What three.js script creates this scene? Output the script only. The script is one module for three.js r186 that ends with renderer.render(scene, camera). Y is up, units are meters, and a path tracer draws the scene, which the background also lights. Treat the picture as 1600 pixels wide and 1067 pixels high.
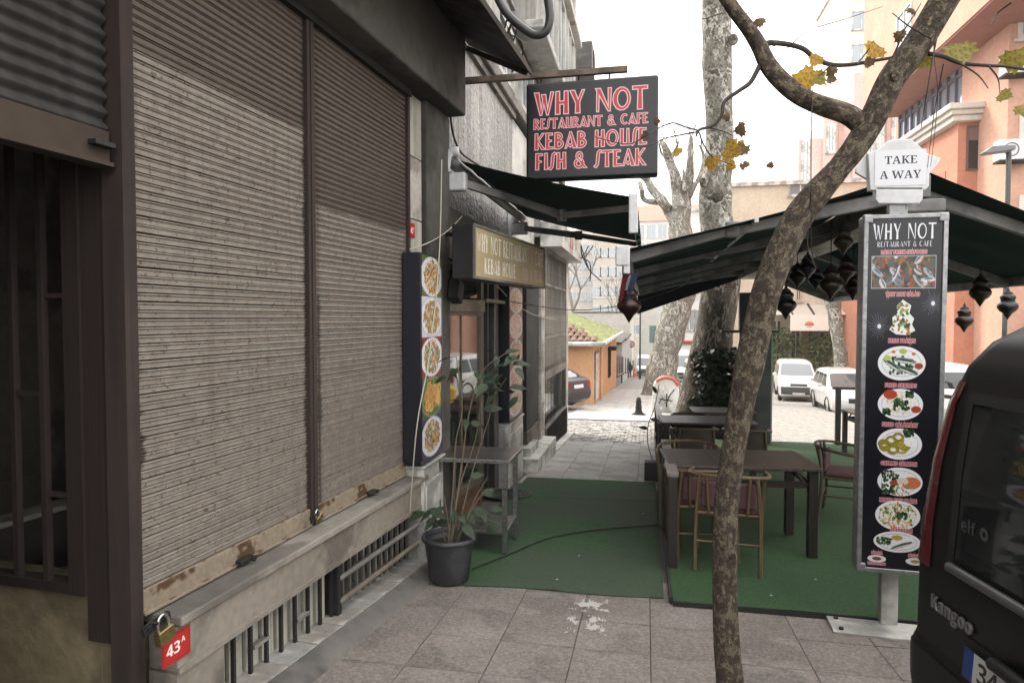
import * as THREE from 'three';
import { mergeGeometries } from 'three/addons/utils/BufferGeometryUtils.js';
import { RoundedBoxGeometry } from 'three/addons/geometries/RoundedBoxGeometry.js';
import { MarchingCubes } from 'three/addons/objects/MarchingCubes.js';
import { FontLoader } from 'three/addons/loaders/FontLoader.js';
import { TextGeometry } from 'three/addons/geometries/TextGeometry.js';

// ---------------------------------------------------------------- camera, sky, sun, exposure
const scene = new THREE.Scene();
const D2R = Math.PI / 180;
const camera = new THREE.PerspectiveCamera(53.14, 1024 / 682, 0.05, 800);
camera.rotation.order = 'YXZ';
camera.position.set(1.798, 1.6, 4.991);
camera.rotation.set(-1.965 * D2R, 11.15 * D2R, 0);
camera.updateMatrixWorld(true);

const renderer = new THREE.WebGLRenderer({ antialias: true });
renderer.toneMapping = THREE.LinearToneMapping;
renderer.toneMappingExposure = 3.1;
renderer.shadowMap.enabled = true;

{ // even overcast sky, a little brighter towards the zenith
  const W = 64, H = 32, d = new Float32Array(W * H * 4);
  for (let j = 0; j < H; j++) for (let i = 0; i < W; i++) {
    const e = Math.max(0, Math.sin(((j + 0.5) / H - 0.5) * Math.PI)), L = 0.95 * (1 + 0.35 * e), o = (j * W + i) * 4;
    d[o] = L; d[o + 1] = L * 0.995; d[o + 2] = L * 0.985; d[o + 3] = 1;
  }
  const t = new THREE.DataTexture(d, W, H, THREE.RGBAFormat, THREE.FloatType);
  t.mapping = THREE.EquirectangularReflectionMapping; t.magFilter = THREE.LinearFilter; t.needsUpdate = true;
  scene.background = t; scene.environment = t;
}
const sun = new THREE.DirectionalLight(0xfff2e2, 1.5);
sun.position.set(-26, 36, -34); sun.target.position.set(3, 0, -8);
sun.castShadow = true; sun.shadow.radius = 28; sun.shadow.mapSize.set(2048, 2048);
Object.assign(sun.shadow.camera, { left: -45, right: 45, top: 45, bottom: -45, near: 1, far: 130 });
scene.add(sun, sun.target);
scene.fog = new THREE.FogExp2(0xf4f3f0, 0.0006);

// ---------------------------------------------------------------- helpers
let seed = 12345;
const rnd = () => { seed = (seed + 0x6d2b79f5) | 0; let t = Math.imul(seed ^ (seed >>> 15), 1 | seed); t = (t + Math.imul(t ^ (t >>> 7), 61 | t)) ^ t; return ((t ^ (t >>> 14)) >>> 0) / 4294967296; };
const rr = (a, b) => a + (b - a) * rnd();
const V = (x, y, z) => new THREE.Vector3(x, y, z);
const lerp = (a, b, t) => a + (b - a) * t, clamp = (x, a = 0, b = 1) => Math.min(b, Math.max(a, x));
const sm = (a, b, x) => { const t = clamp((x - a) / (b - a)); return t * t * (3 - 2 * t); };
// a pixel of the 1600 x 1067 photograph gives a direction; the distance comes from a plane it touches
const FPX = 1066.7;
const ray = (px, py) => V((px - 800) / FPX, -(py - 533.5) / FPX, -1).applyQuaternion(camera.quaternion);
const hit = (px, py, n, d) => { const r = ray(px, py), t = (d - n.dot(camera.position)) / n.dot(r); return camera.position.clone().addScaledVector(r, t); };
const onX = (px, py, x) => hit(px, py, V(1, 0, 0), x), onY = (px, py, y) => hit(px, py, V(0, 1, 0), y), onZ = (px, py, z) => hit(px, py, V(0, 0, 1), z);
const GS = 0.0588, GC = -0.0042, G0 = -0.286;                    // the street falls away from the camera
const gy = (x, z) => G0 + GC * x + (z > -12 ? GS * z : GS * -12 + 0.0665 * (z + 12));
const onG = (px, py, up = 0) => { let p = hit(px, py, V(-GC, 1, -GS), G0 + up); if (p.z < -12) p = hit(px, py, V(-GC, 1, -0.0665), G0 + up + (0.0665 - GS) * 12); return p; };
// frame of the shuttered shop: its front is turned 4.1 degrees against the rest of the street
const SHOP = -4.1 * D2R, sq = new THREE.Quaternion().setFromAxisAngle(V(0, 1, 0), SHOP);
const toShop = (p) => p.clone().applyQuaternion(sq.clone().invert());
const sX = (px, py, x) => { const n = V(1, 0, 0).applyQuaternion(sq); return toShop(hit(px, py, n, x)); };
const sZ = (px, py, z) => { const n = V(0, 0, 1).applyQuaternion(sq); return toShop(hit(px, py, n, z)); };
const sgy = (x, z) => { const p = V(x, 0, z).applyQuaternion(sq); return gy(p.x, p.z); };

const names = new Map();
const numbered = (n) => { const k = names.get(n) || 0; names.set(n, k + 1); return k ? n + '_' + String(k).padStart(3, '0') : n; };
const shade = (o) => { o.castShadow = o.receiveShadow = true; return o; };
function clean(g) {
  g = g.index ? g.toNonIndexed() : g;
  for (const k of Object.keys(g.attributes)) if (!['position', 'normal', 'uv'].includes(k)) g.deleteAttribute(k);
  g.morphAttributes = {};
  return g;
}
function boxUV(g) {                                              // texture coordinates in metres, by the way each face points
  g = clean(g); const p = g.attributes.position, n = p.count, uv = new Float32Array(n * 2), a = V(), b = V(), c = V();
  for (let i = 0; i < n; i += 3) {
    a.fromBufferAttribute(p, i); b.fromBufferAttribute(p, i + 1); c.fromBufferAttribute(p, i + 2);
    const f = b.clone().sub(a).cross(c.clone().sub(a)), x = Math.abs(f.x), y = Math.abs(f.y), z = Math.abs(f.z);
    [a, b, c].forEach((q, k) => { const [u, v] = y >= x && y >= z ? [q.x, q.z] : x >= z ? [q.z, q.y] : [q.x, q.y]; uv[(i + k) * 2] = u; uv[(i + k) * 2 + 1] = v; });
  }
  g.setAttribute('uv', new THREE.BufferAttribute(uv, 2)); g.userData.uv = 1; return g;
}
const own = (g) => { g = clean(g); g.userData.uv = 1; return g; };
const prep = (g) => (g.userData.uv ? g : boxUV(g));
const join = (list) => { const l = list.flat(9).map(prep); const g = l.length === 1 ? l[0] : mergeGeometries(l); g.userData.uv = 1; return g; };
function part(name, geo, m, parent, label) { const o = shade(new THREE.Mesh(join([geo]), m)); o.name = name; if (label) o.userData.label = label; parent.add(o); return o; }
function thing(name, label, category, pos = [0, 0, 0], turn = 0, group) {
  const o = new THREE.Group(); o.name = numbered(name); o.position.set(...pos); o.rotation.y = turn; o.userData = { label, category };
  if (group) o.userData.group = group;
  scene.add(o); return o;
}
function solo(name, geo, m, label, category, group) { const o = shade(new THREE.Mesh(join([geo]), m)); o.name = numbered(name); o.userData = { label, category }; if (group) o.userData.group = group; scene.add(o); return o; }
function struct(name, geo, m) { const o = shade(new THREE.Mesh(join([geo]), m)); o.name = numbered(name); o.userData = { kind: 'structure', label: name.replace(/_/g, ' ') }; scene.add(o); return o; }
const bx = (x0, x1, y0, y1, z0, z1) => new THREE.BoxGeometry(Math.abs(x1 - x0), Math.abs(y1 - y0), Math.abs(z1 - z0)).translate((x0 + x1) / 2, (y0 + y1) / 2, (z0 + z1) / 2);
const rbx = (x0, x1, y0, y1, z0, z1, r = 0.01, s = 2) => new RoundedBoxGeometry(Math.abs(x1 - x0), Math.abs(y1 - y0), Math.abs(z1 - z0), s, r).translate((x0 + x1) / 2, (y0 + y1) / 2, (z0 + z1) / 2);
const cyl = (r0, r1, h, n = 16, open = false) => new THREE.CylinderGeometry(r0, r1, h, n, 1, open);
function bar(p, q, w, h = w, r = 0) {                            // a straight bar of square section
  const d = q.clone().sub(p), L = d.length(), g = r ? new RoundedBoxGeometry(w, h, L, 1, r) : new THREE.BoxGeometry(w, h, L);
  const m = new THREE.Matrix4().lookAt(p, q, Math.abs(d.y) > 0.95 * L ? V(0, 0, 1) : V(0, 1, 0));
  return prep(g).applyMatrix4(m).translate((p.x + q.x) / 2, (p.y + q.y) / 2, (p.z + q.z) / 2);
}
function tube(pts, rad, n = 8, { cap = true, wob = 0, sub = 0 } = {}) {        // round, tapering; uv in metres
  if (sub) { const c = new THREE.CatmullRomCurve3(pts, false, 'centripetal'), R = rad, N = pts.length - 1; const m = N * sub; pts = Array.from({ length: m + 1 }, (_, i) => c.getPoint(i / m)); const old = R; rad = typeof old === 'number' ? old : (t) => { if (typeof old === 'function') return old(t); const f = t * (old.length - 1), k = Math.min(old.length - 2, Math.floor(f)); return lerp(old[k], old[k + 1], f - k); }; }
  const R = (i) => typeof rad === 'number' ? rad : typeof rad === 'function' ? rad(i / (pts.length - 1)) : rad[i];
  const rings = [], uvs = []; let u = null, len = 0;
  pts.forEach((p, i) => {
    const t = (pts[Math.min(i + 1, pts.length - 1)]).clone().sub(pts[Math.max(i - 1, 0)]).normalize();
    if (!u) u = Math.abs(t.y) > 0.9 ? V(1, 0, 0) : V(0, 1, 0);
    u = u.clone().addScaledVector(t, -u.dot(t)).normalize(); const w = t.clone().cross(u);
    if (i) len += p.distanceTo(pts[i - 1]);
    const ring = [], uv = [];
    for (let k = 0; k <= n; k++) { const a = (k % n) / n * Math.PI * 2, r = R(i) * (1 + (wob ? wob * NZ(Math.cos(a) * 1.3 + p.x * 3 + 7, Math.sin(a) * 1.3 + p.z * 3, len * 2.2) : 0)); ring.push(p.clone().addScaledVector(u, Math.cos(a) * r).addScaledVector(w, Math.sin(a) * r)); uv.push([k / n * 6.283 * R(0), len]); }
    rings.push(ring); uvs.push(uv);
  });
  return grid(rings, uvs, cap);
}
function grid(rings, uvs, cap = false) {                          // smooth surface through rows of points
  const P = [], U = [], I = [], m = rings[0].length;
  rings.forEach((r, i) => r.forEach((p, k) => { P.push(p.x, p.y, p.z); U.push(...(uvs ? uvs[i][k] : [k / (m - 1), i / (rings.length - 1)])); }));
  for (let i = 0; i + 1 < rings.length; i++) for (let k = 0; k + 1 < m; k++) { const a = i * m + k, b = a + 1, c = a + m, d = c + 1; I.push(a, b, c, b, d, c); }
  if (cap) for (const i of [0, rings.length - 1]) { const c = rings[i].slice(0, -1).reduce((s, p) => s.add(p), V()).divideScalar(m - 1), at = P.length / 3; P.push(c.x, c.y, c.z); U.push(0, 0); for (let k = 0; k + 1 < m; k++) i ? I.push(at, i * m + k, i * m + k + 1) : I.push(at, k + 1, k); }
  const g = new THREE.BufferGeometry(); g.setAttribute('position', new THREE.Float32BufferAttribute(P, 3)); g.setAttribute('uv', new THREE.Float32BufferAttribute(U, 2)); g.setIndex(I); g.computeVertexNormals();
  // weld the seam's normals
  if (rings[0][0].distanceTo(rings[0][m - 1]) < 1e-6) { const N = g.attributes.normal; for (let i = 0; i < rings.length; i++) { const a = i * m, b = a + m - 1, v = V().fromBufferAttribute(N, a).add(V().fromBufferAttribute(N, b)).normalize(); N.setXYZ(a, v.x, v.y, v.z); N.setXYZ(b, v.x, v.y, v.z); } }
  return own(g);
}
const quad = (a, b, c, d) => { const g = new THREE.BufferGeometry(); g.setAttribute('position', new THREE.Float32BufferAttribute([a, b, c, d].flatMap((p) => [p.x, p.y, p.z]), 3)); g.setAttribute('uv', new THREE.Float32BufferAttribute([0, 0, 1, 0, 1, 1, 0, 1], 2)); g.setIndex([0, 1, 2, 0, 2, 3]); g.computeVertexNormals(); return own(g); };
const slab = (pts, y0, y1) => { // flat piece of any outline (x, z), thick from y0 to y1
  const s = new THREE.Shape(pts.map(([x, z]) => new THREE.Vector2(x, -z))); return new THREE.ExtrudeGeometry(s, { depth: y1 - y0, bevelEnabled: false }).rotateX(-Math.PI / 2).translate(0, y0, 0);
};
const tilt = (g, up = 0) => { g = clean(g); const p = g.attributes.position; for (let i = 0; i < p.count; i++) p.setY(i, p.getY(i) + gy(p.getX(i), p.getZ(i)) + up); g.computeVertexNormals(); return g; };  // lays a flat piece on the sloping street
const ext = (pts, depth, bevel = 0) => new THREE.ExtrudeGeometry(new THREE.Shape(pts.map(([x, y]) => new THREE.Vector2(x, y))), { depth, bevelEnabled: bevel > 0, bevelSize: bevel, bevelThickness: bevel, bevelSegments: 2, curveSegments: 6 });
const lathe = (pts, n = 20) => new THREE.LatheGeometry(pts.map(([r, y]) => new THREE.Vector2(r, y)), n);

// noise: smooth value noise in 3D, and a version that tiles in 2D for textures
const hsh = (x, y, z) => { let h = (x * 374761393 + y * 668265263 + z * 2147483647 + 1013) | 0; h = Math.imul(h ^ (h >>> 13), 1274126177); return ((h ^ (h >>> 16)) >>> 0) / 4294967296; };
function NZ(x, y, z = 0) { const X = Math.floor(x), Y = Math.floor(y), Z = Math.floor(z), f = (t) => t * t * (3 - 2 * t), u = f(x - X), v = f(y - Y), w = f(z - Z); const L = (k) => lerp(lerp(hsh(X, Y, Z + k), hsh(X + 1, Y, Z + k), u), lerp(hsh(X, Y + 1, Z + k), hsh(X + 1, Y + 1, Z + k), u), v); return lerp(L(0), L(1), w) * 2 - 1; }
function tn(u, v, nx, ny, s = 0) { const x = u * nx, y = v * ny, X = Math.floor(x), Y = Math.floor(y), f = (t) => t * t * (3 - 2 * t), a = f(x - X), b = f(y - Y), h = (i, j) => hsh(((X + i) % nx + nx) % nx, ((Y + j) % ny + ny) % ny, s + 77); return lerp(lerp(h(0, 0), h(1, 0), a), lerp(h(0, 1), h(1, 1), a), b); }
const fbm = (u, v, nx, ny, o = 4, s = 0) => { let t = 0, a = 0.5, w = 0; for (let i = 0; i < o; i++) { t += a * tn(u, v, nx << i, ny << i, s + i * 13); w += a; a *= 0.55; } return t / w; };
// ---------------------------------------------------------------- textures and materials
function pix(w, h, size, fn, srgb = true) {                       // fn(u, v) -> [r, g, b] in 0..1 (display values); size = metres covered
  const d = new Uint8Array(w * h * 4);
  for (let j = 0; j < h; j++) for (let i = 0; i < w; i++) { const c = fn((i + 0.5) / w, (j + 0.5) / h), o = (j * w + i) * 4; if (typeof c === 'number') d[o] = d[o + 1] = d[o + 2] = clamp(c) * 255; else { d[o] = clamp(c[0]) * 255; d[o + 1] = clamp(c[1]) * 255; d[o + 2] = clamp(c[2]) * 255; } d[o + 3] = 255; }
  const t = new THREE.DataTexture(d, w, h, THREE.RGBAFormat); t.wrapS = t.wrapT = THREE.RepeatWrapping; t.magFilter = THREE.LinearFilter; if (srgb) t.colorSpace = THREE.SRGBColorSpace;
  const [sx, sy] = [].concat(size, size); t.repeat.set(1 / sx, 1 / sy); t.needsUpdate = true; return t;
}
const asBump = (t) => { const b = t.clone(); b.colorSpace = THREE.NoColorSpace; return b; };
const at = (t, s, sy = s) => { const c = t.clone(); c.repeat.set(1 / s, 1 / sy); return c; };
const mixc = (a, b, t) => [lerp(a[0], b[0], t), lerp(a[1], b[1], t), lerp(a[2], b[2], t)];
// multiplying textures (grey, mean about 0.85)
const tGrain = pix(512, 512, 0.6, (u, v) => 0.86 + 0.28 * (fbm(u, v, 48, 48, 3, 1) - 0.5) + 0.14 * (fbm(u, v, 4, 4, 4, 2) - 0.5));
const tStain = pix(512, 512, 2.4, (u, v) => { const a = fbm(u, v, 3, 3, 6, 5), b = fbm(u, v, 40, 40, 3, 6), s = sm(0.5, 0.68, fbm(u, v, 5, 5, 5, 9)); return 0.92 + 0.34 * (a - 0.5) + 0.16 * (b - 0.5) - 0.2 * s; });
const tStreak = pix(512, 512, 1.6, (u, v) => { const a = fbm(u, v, 60, 2, 4, 15), b = fbm(u, v, 4, 3, 5, 16), c = fbm(u, v, 50, 50, 2, 17); return 0.9 + 0.4 * (a - 0.5) + 0.3 * (b - 0.5) + 0.1 * (c - 0.5); });
const tWood = pix(256, 512, [0.16, 0.9], (u, v) => { const g = fbm(u + 0.05 * fbm(u, v, 2, 4, 3, 30), v, 24, 2, 4, 31); return 0.84 + 0.5 * (g - 0.5) + 0.16 * (fbm(u, v, 60, 10, 2, 32) - 0.5); });
const tPlaster = pix(512, 512, 1.3, (u, v) => { const a = fbm(u, v, 30, 30, 4, 40), b = fbm(u, v, 4, 4, 5, 41); return 0.88 + 0.35 * (a - 0.5) + 0.25 * (b - 0.5); });
const bPlaster = pix(512, 512, 1.3, (u, v) => fbm(u, v, 34, 34, 4, 42), false);
const tSoft = pix(256, 256, 4, (u, v) => 0.9 + 0.16 * (fbm(u, v, 3, 3, 5, 45) - 0.5) + 0.1 * (fbm(u, v, 40, 40, 2, 46) - 0.5));
const std = (c, o = {}) => { const { tex, bump, bs = 0.002, ...r } = o; const m = new THREE.MeshStandardMaterial({ roughness: 0.8, ...r }); if (Array.isArray(c)) m.color.setRGB(...c); else m.color.set(c); if (tex) m.map = tex; if (bump) { m.bumpMap = asBump(bump); m.bumpScale = bs; } m.side = THREE.DoubleSide; return m; };
const phy = (c, o = {}) => { const m = new THREE.MeshPhysicalMaterial(o); if (Array.isArray(c)) m.color.setRGB(...c); else m.color.set(c); m.side = THREE.DoubleSide; return m; };

const M = {
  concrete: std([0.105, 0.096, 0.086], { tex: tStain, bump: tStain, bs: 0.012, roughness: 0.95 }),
  darkPaint: std([0.05, 0.048, 0.045], { tex: tStain, bump: tStain, bs: 0.01, roughness: 0.8 }),
  plaster: std([0.42, 0.4, 0.38], { tex: at(tStreak, 2.2), bump: bPlaster, bs: 0.02, roughness: 0.95 }),
  cream: std([0.25, 0.2, 0.115], { tex: tStain, bump: bPlaster, bs: 0.004 }),
  brownPaint: std([0.036, 0.023, 0.019], { tex: tStreak, roughness: 0.85 }),
  brownDoor: std([0.03, 0.016, 0.012], { tex: tWood, roughness: 0.85 }),
  room: std([0.2, 0.175, 0.15], { tex: tStain, roughness: 0.95 }),
  black: std([0.012, 0.012, 0.012], { roughness: 0.7 }),
  dark: std([0.03, 0.028, 0.026], { tex: tGrain, roughness: 0.85 }),
  rust: std([0.06, 0.042, 0.03], { tex: tStain, roughness: 0.9 }),
  sheet: std([0.035, 0.032, 0.03], { tex: tStreak, roughness: 0.75, metalness: 0.2 }),
  sill: std([0.28, 0.255, 0.22], { tex: tStain, bump: tGrain, bs: 0.003, roughness: 0.85 }),
  panel: std([0.27, 0.235, 0.195], { tex: at(tStain, 1.4), bump: tGrain, bs: 0.001, roughness: 0.7 }),
  panelPale: std([0.42, 0.4, 0.34], { tex: at(tStreak, 1.1), roughness: 0.7 }),
  marble: std([0.58, 0.53, 0.48], { tex: at(tStain, 1.0), bump: tGrain, bs: 0.001, roughness: 0.55 }),
  kerb: std([0.14, 0.127, 0.117], { tex: tStain, bump: tGrain, bs: 0.004, roughness: 0.85 }),
  steel: std([0.55, 0.55, 0.54], { metalness: 1, roughness: 0.32, tex: at(tGrain, 0.9) }),
  chrome: std([0.62, 0.62, 0.62], { metalness: 1, roughness: 0.2 }),
  brass: std([0.42, 0.32, 0.14], { metalness: 0.9, roughness: 0.4, tex: tGrain }),
  iron: std([0.04, 0.037, 0.034], { tex: tStain, roughness: 0.7, metalness: 0.3 }),
  ironPale: std([0.3, 0.28, 0.25], { tex: tStain, roughness: 0.65 }),
  white: std([0.66, 0.64, 0.6], { tex: at(tStain, 1.7), roughness: 0.6 }),
  whitePlastic: std([0.72, 0.72, 0.73], { tex: at(tSoft, 1.2), roughness: 0.45 }),
  alu: std([0.42, 0.42, 0.43], { metalness: 0.7, roughness: 0.45, tex: at(tGrain, 1) }),
  aluDark: std([0.1, 0.1, 0.098], { metalness: 0.3, roughness: 0.5, tex: tStain }),
  awnFrame: std([0.29, 0.28, 0.265], { roughness: 0.5, tex: at(tStain, 1.5) }),
  canvas: phy([0.014, 0.034, 0.027], { roughness: 1, specularIntensity: 0.15, transmission: 0.03, thickness: 0, map: tGrain }),
  canvasNavy: std([0.012, 0.016, 0.03], { roughness: 0.95, tex: tGrain }),
  darkWood: std([0.026, 0.018, 0.015], { tex: tWood, bump: tWood, bs: 0.001, roughness: 0.45 }),
  tableTop: std([0.072, 0.055, 0.048], { tex: at(tWood, 0.3, 1.2), roughness: 0.4 }),
  bamboo: std([0.155, 0.103, 0.053], { tex: tWood, roughness: 0.5 }),
  bambooDark: std([0.1, 0.07, 0.04], { tex: tWood, roughness: 0.5 }),
  wicker: std([0.075, 0.06, 0.045], { tex: tGrain, bump: tGrain, bs: 0.006, roughness: 0.8 }),
  cushion: std([0.12, 0.06, 0.065], { tex: at(tGrain, 0.3), bump: tGrain, bs: 0.002, roughness: 0.95 }),
  potGrey: std([0.05, 0.051, 0.056], { tex: at(tStain, 0.9), roughness: 0.55 }),
  soil: std([0.035, 0.027, 0.02], { tex: tGrain, bump: tGrain, bs: 0.02, roughness: 1 }),
  stem: std([0.2, 0.15, 0.1], { tex: tWood, roughness: 0.8 }),
  leafGreen: std([0.022, 0.042, 0.014], { roughness: 0.62, tex: at(tGrain, 0.2) }),
  leafYellow: phy([0.55, 0.33, 0.035], { roughness: 0.85, transmission: 0.4, thickness: 0, map: at(tStain, 0.3) }),
  leafOlive: phy([0.33, 0.27, 0.04], { roughness: 0.85, transmission: 0.4, thickness: 0, map: at(tStain, 0.3) }),
  leafBrown: phy([0.16, 0.1, 0.045], { roughness: 0.9, transmission: 0.25, thickness: 0, map: at(tStain, 0.3) }),
  ivy: phy([0.018, 0.032, 0.014], { roughness: 0.6, transmission: 0.15, thickness: 0 }),
  glass: phy([0.93, 0.95, 0.95], { roughness: 0.02, transmission: 1, thickness: 0, ior: 1.52 }),
  glassDark: phy([0.015, 0.017, 0.018], { roughness: 0.05, clearcoat: 0.5, specularIntensity: 1 }),
  paneSky: phy([0.26, 0.28, 0.3], { roughness: 0.08, metalness: 0.3 }),
  red: std([0.42, 0.028, 0.025], { roughness: 0.5, tex: at(tStain, 0.8) }),
  cable: std([0.018, 0.018, 0.02], { roughness: 0.55 }),
  cord: std([0.42, 0.38, 0.3], { roughness: 0.8 }),
};
const tex2 = (w, h, draw) => { const c = document.createElement('canvas'); c.width = w; c.height = h; const x = c.getContext('2d'); draw(x, w, h); const t = new THREE.CanvasTexture(c); t.colorSpace = THREE.SRGBColorSpace; t.magFilter = THREE.LinearFilter; return t; };

// display lettering: wedge strokes [x0, y0, w0, x1, y1, w1], or curves {c: [[x, y, w] ...]}
const arcp = (cx, cy, rx, ry, a0, a1, w) => ({ c: Array.from({ length: 15 }, (_, i) => { const t = lerp(a0, a1, i / 14) * D2R, q = typeof w === 'function' ? w(t, i / 14) : w; return [cx + rx * Math.cos(t), cy + ry * Math.sin(t), q]; }) });
const fat = (t) => 0.09 + 0.09 * Math.max(0, -Math.cos(t));
const FONT = {
  W: [1.0, [0.1, 1, 0.2, 0.32, 0, 0.05], [0.33, 0, 0.05, 0.5, 0.8, 0.06], [0.47, 0.9, 0.18, 0.68, 0, 0.05], [0.69, 0, 0.05, 0.93, 1, 0.1]],
  H: [0.72, [0.13, 1, 0.15, 0.13, 0, 0.2], [0.58, 1, 0.15, 0.58, 0, 0.2], [0.13, 0.5, 0.1, 0.58, 0.5, 0.1]],
  Y: [0.74, [0.1, 1, 0.2, 0.36, 0.45, 0.14], [0.66, 1, 0.08, 0.4, 0.45, 0.1], [0.38, 0.5, 0.16, 0.38, 0, 0.2]],
  N: [0.78, [0.07, 0, 0.06, 0.09, 1, 0.08], [0.1, 1, 0.2, 0.66, 0, 0.05], [0.68, 0, 0.05, 0.7, 1, 0.12]],
  O: [0.92, arcp(0.46, 0.5, 0.36, 0.45, 0, 360, fat)],
  T: [0.72, [0, 0.95, 0.1, 0.72, 0.95, 0.1], [0.36, 0.95, 0.15, 0.36, 0, 0.21]],
  R: [0.7, [0.12, 1, 0.15, 0.12, 0, 0.2], arcp(0.22, 0.74, 0.32, 0.22, 90, -90, 0.1), [0.2, 0.5, 0.08, 0.62, 0, 0.2]],
  E: [0.58, [0.12, 1, 0.16, 0.12, 0, 0.2], [0.12, 0.95, 0.1, 0.5, 0.95, 0.07], [0.12, 0.5, 0.16, 0.42, 0.52, 0.03], [0.12, 0.05, 0.1, 0.54, 0.05, 0.08]],
  S: [0.46, { c: [[0.5, 0.97, 0.06], [0.4, 1.0, 0.1], [0.3, 0.92, 0.13], [0.26, 0.7, 0.15], [0.24, 0.4, 0.15], [0.2, 0.12, 0.13], [0.1, 0.01, 0.1], [0, 0.04, 0.05]] }],
  A: [0.82, [0.06, 0, 0.06, 0.42, 1, 0.06], [0.42, 1, 0.08, 0.74, 0, 0.22], [0.2, 0.28, 0.05, 0.4, 0.12, 0.1], [0.4, 0.12, 0.1, 0.62, 0.32, 0.05]],
  U: [0.68, [0.12, 1, 0.18, 0.12, 0.1, 0.16], [0.56, 1, 0.1, 0.56, 0, 0.14], [0.08, 0.05, 0.1, 0.56, 0.05, 0.1]],
  B: [0.68, [0.12, 1, 0.16, 0.12, 0, 0.2], arcp(0.2, 0.76, 0.3, 0.2, 90, -90, 0.1), arcp(0.2, 0.28, 0.38, 0.24, 90, -90, 0.12)],
  K: [0.72, [0.12, 1, 0.16, 0.12, 0, 0.2], [0.2, 0.48, 0.06, 0.6, 1, 0.1], [0.22, 0.54, 0.06, 0.62, 0, 0.2]],
  I: [0.28, [0.14, 1, 0.15, 0.14, 0, 0.2]],
  F: [0.56, [0.12, 1, 0.16, 0.12, 0, 0.2], [0.12, 0.95, 0.1, 0.52, 0.95, 0.07], [0.12, 0.5, 0.14, 0.42, 0.5, 0.04]],
  C: [0.76, arcp(0.44, 0.5, 0.36, 0.45, 55, 305, fat)],
  '&': [0.86, arcp(0.36, 0.75, 0.18, 0.2, -60, 240, 0.1), arcp(0.34, 0.28, 0.28, 0.24, 120, 400, 0.12), [0.24, 0.62, 0.08, 0.78, 0, 0.16]],
  ' ': [0.42],
};
function deco(x, text, X, Y, H, width, fill, line, lw) {           // text with its base line at Y, fitted to the width
  const adv = [...text].map((c) => FONT[c][0] + 0.1), tot = adv.reduce((a, b) => a + b) - 0.1, s = width / tot;
  for (const pass of line ? [0, 1] : [1]) {
    let cx = X;
    [...text].forEach((c, i) => {
      for (const st of FONT[c].slice(1)) {
        const P = Array.isArray(st) ? [[st[0], st[1], st[2]], [st[3], st[4], st[5]]] : st.c, A = [], B = [];
        P.forEach((p, j) => { const a = P[Math.max(0, j - 1)], b = P[Math.min(P.length - 1, j + 1)]; let nx = -(b[1] - a[1]), ny = b[0] - a[0]; const l = Math.hypot(nx, ny) || 1; nx /= l; ny /= l; if (Array.isArray(st) && Math.abs(b[1] - a[1]) > 0.5) { nx = 1; ny = 0; } const w = p[2] / 2; A.push([cx + (p[0] + nx * w) * s, Y - (p[1] + ny * w) * H]); B.push([cx + (p[0] - nx * w) * s, Y - (p[1] - ny * w) * H]); });
        x.beginPath(); [...A, ...B.reverse()].forEach((q, j) => (j ? x.lineTo(...q) : x.moveTo(...q))); x.closePath();
        if (pass) { x.fillStyle = fill; x.fill(); } else { x.strokeStyle = line; x.lineWidth = lw; x.lineJoin = 'miter'; x.stroke(); }
      }
      cx += adv[i] * s;
    });
  }
}
const speck = (x, w, h, n, cols, r0, r1, a = 1) => { for (let i = 0; i < n; i++) { x.globalAlpha = a * rr(0.4, 1); x.fillStyle = cols[Math.floor(rnd() * cols.length)]; x.beginPath(); x.ellipse(rnd() * w, rnd() * h, rr(r0, r1), rr(r0, r1), rnd() * 3, 0, 7); x.fill(); } x.globalAlpha = 1; };
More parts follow.
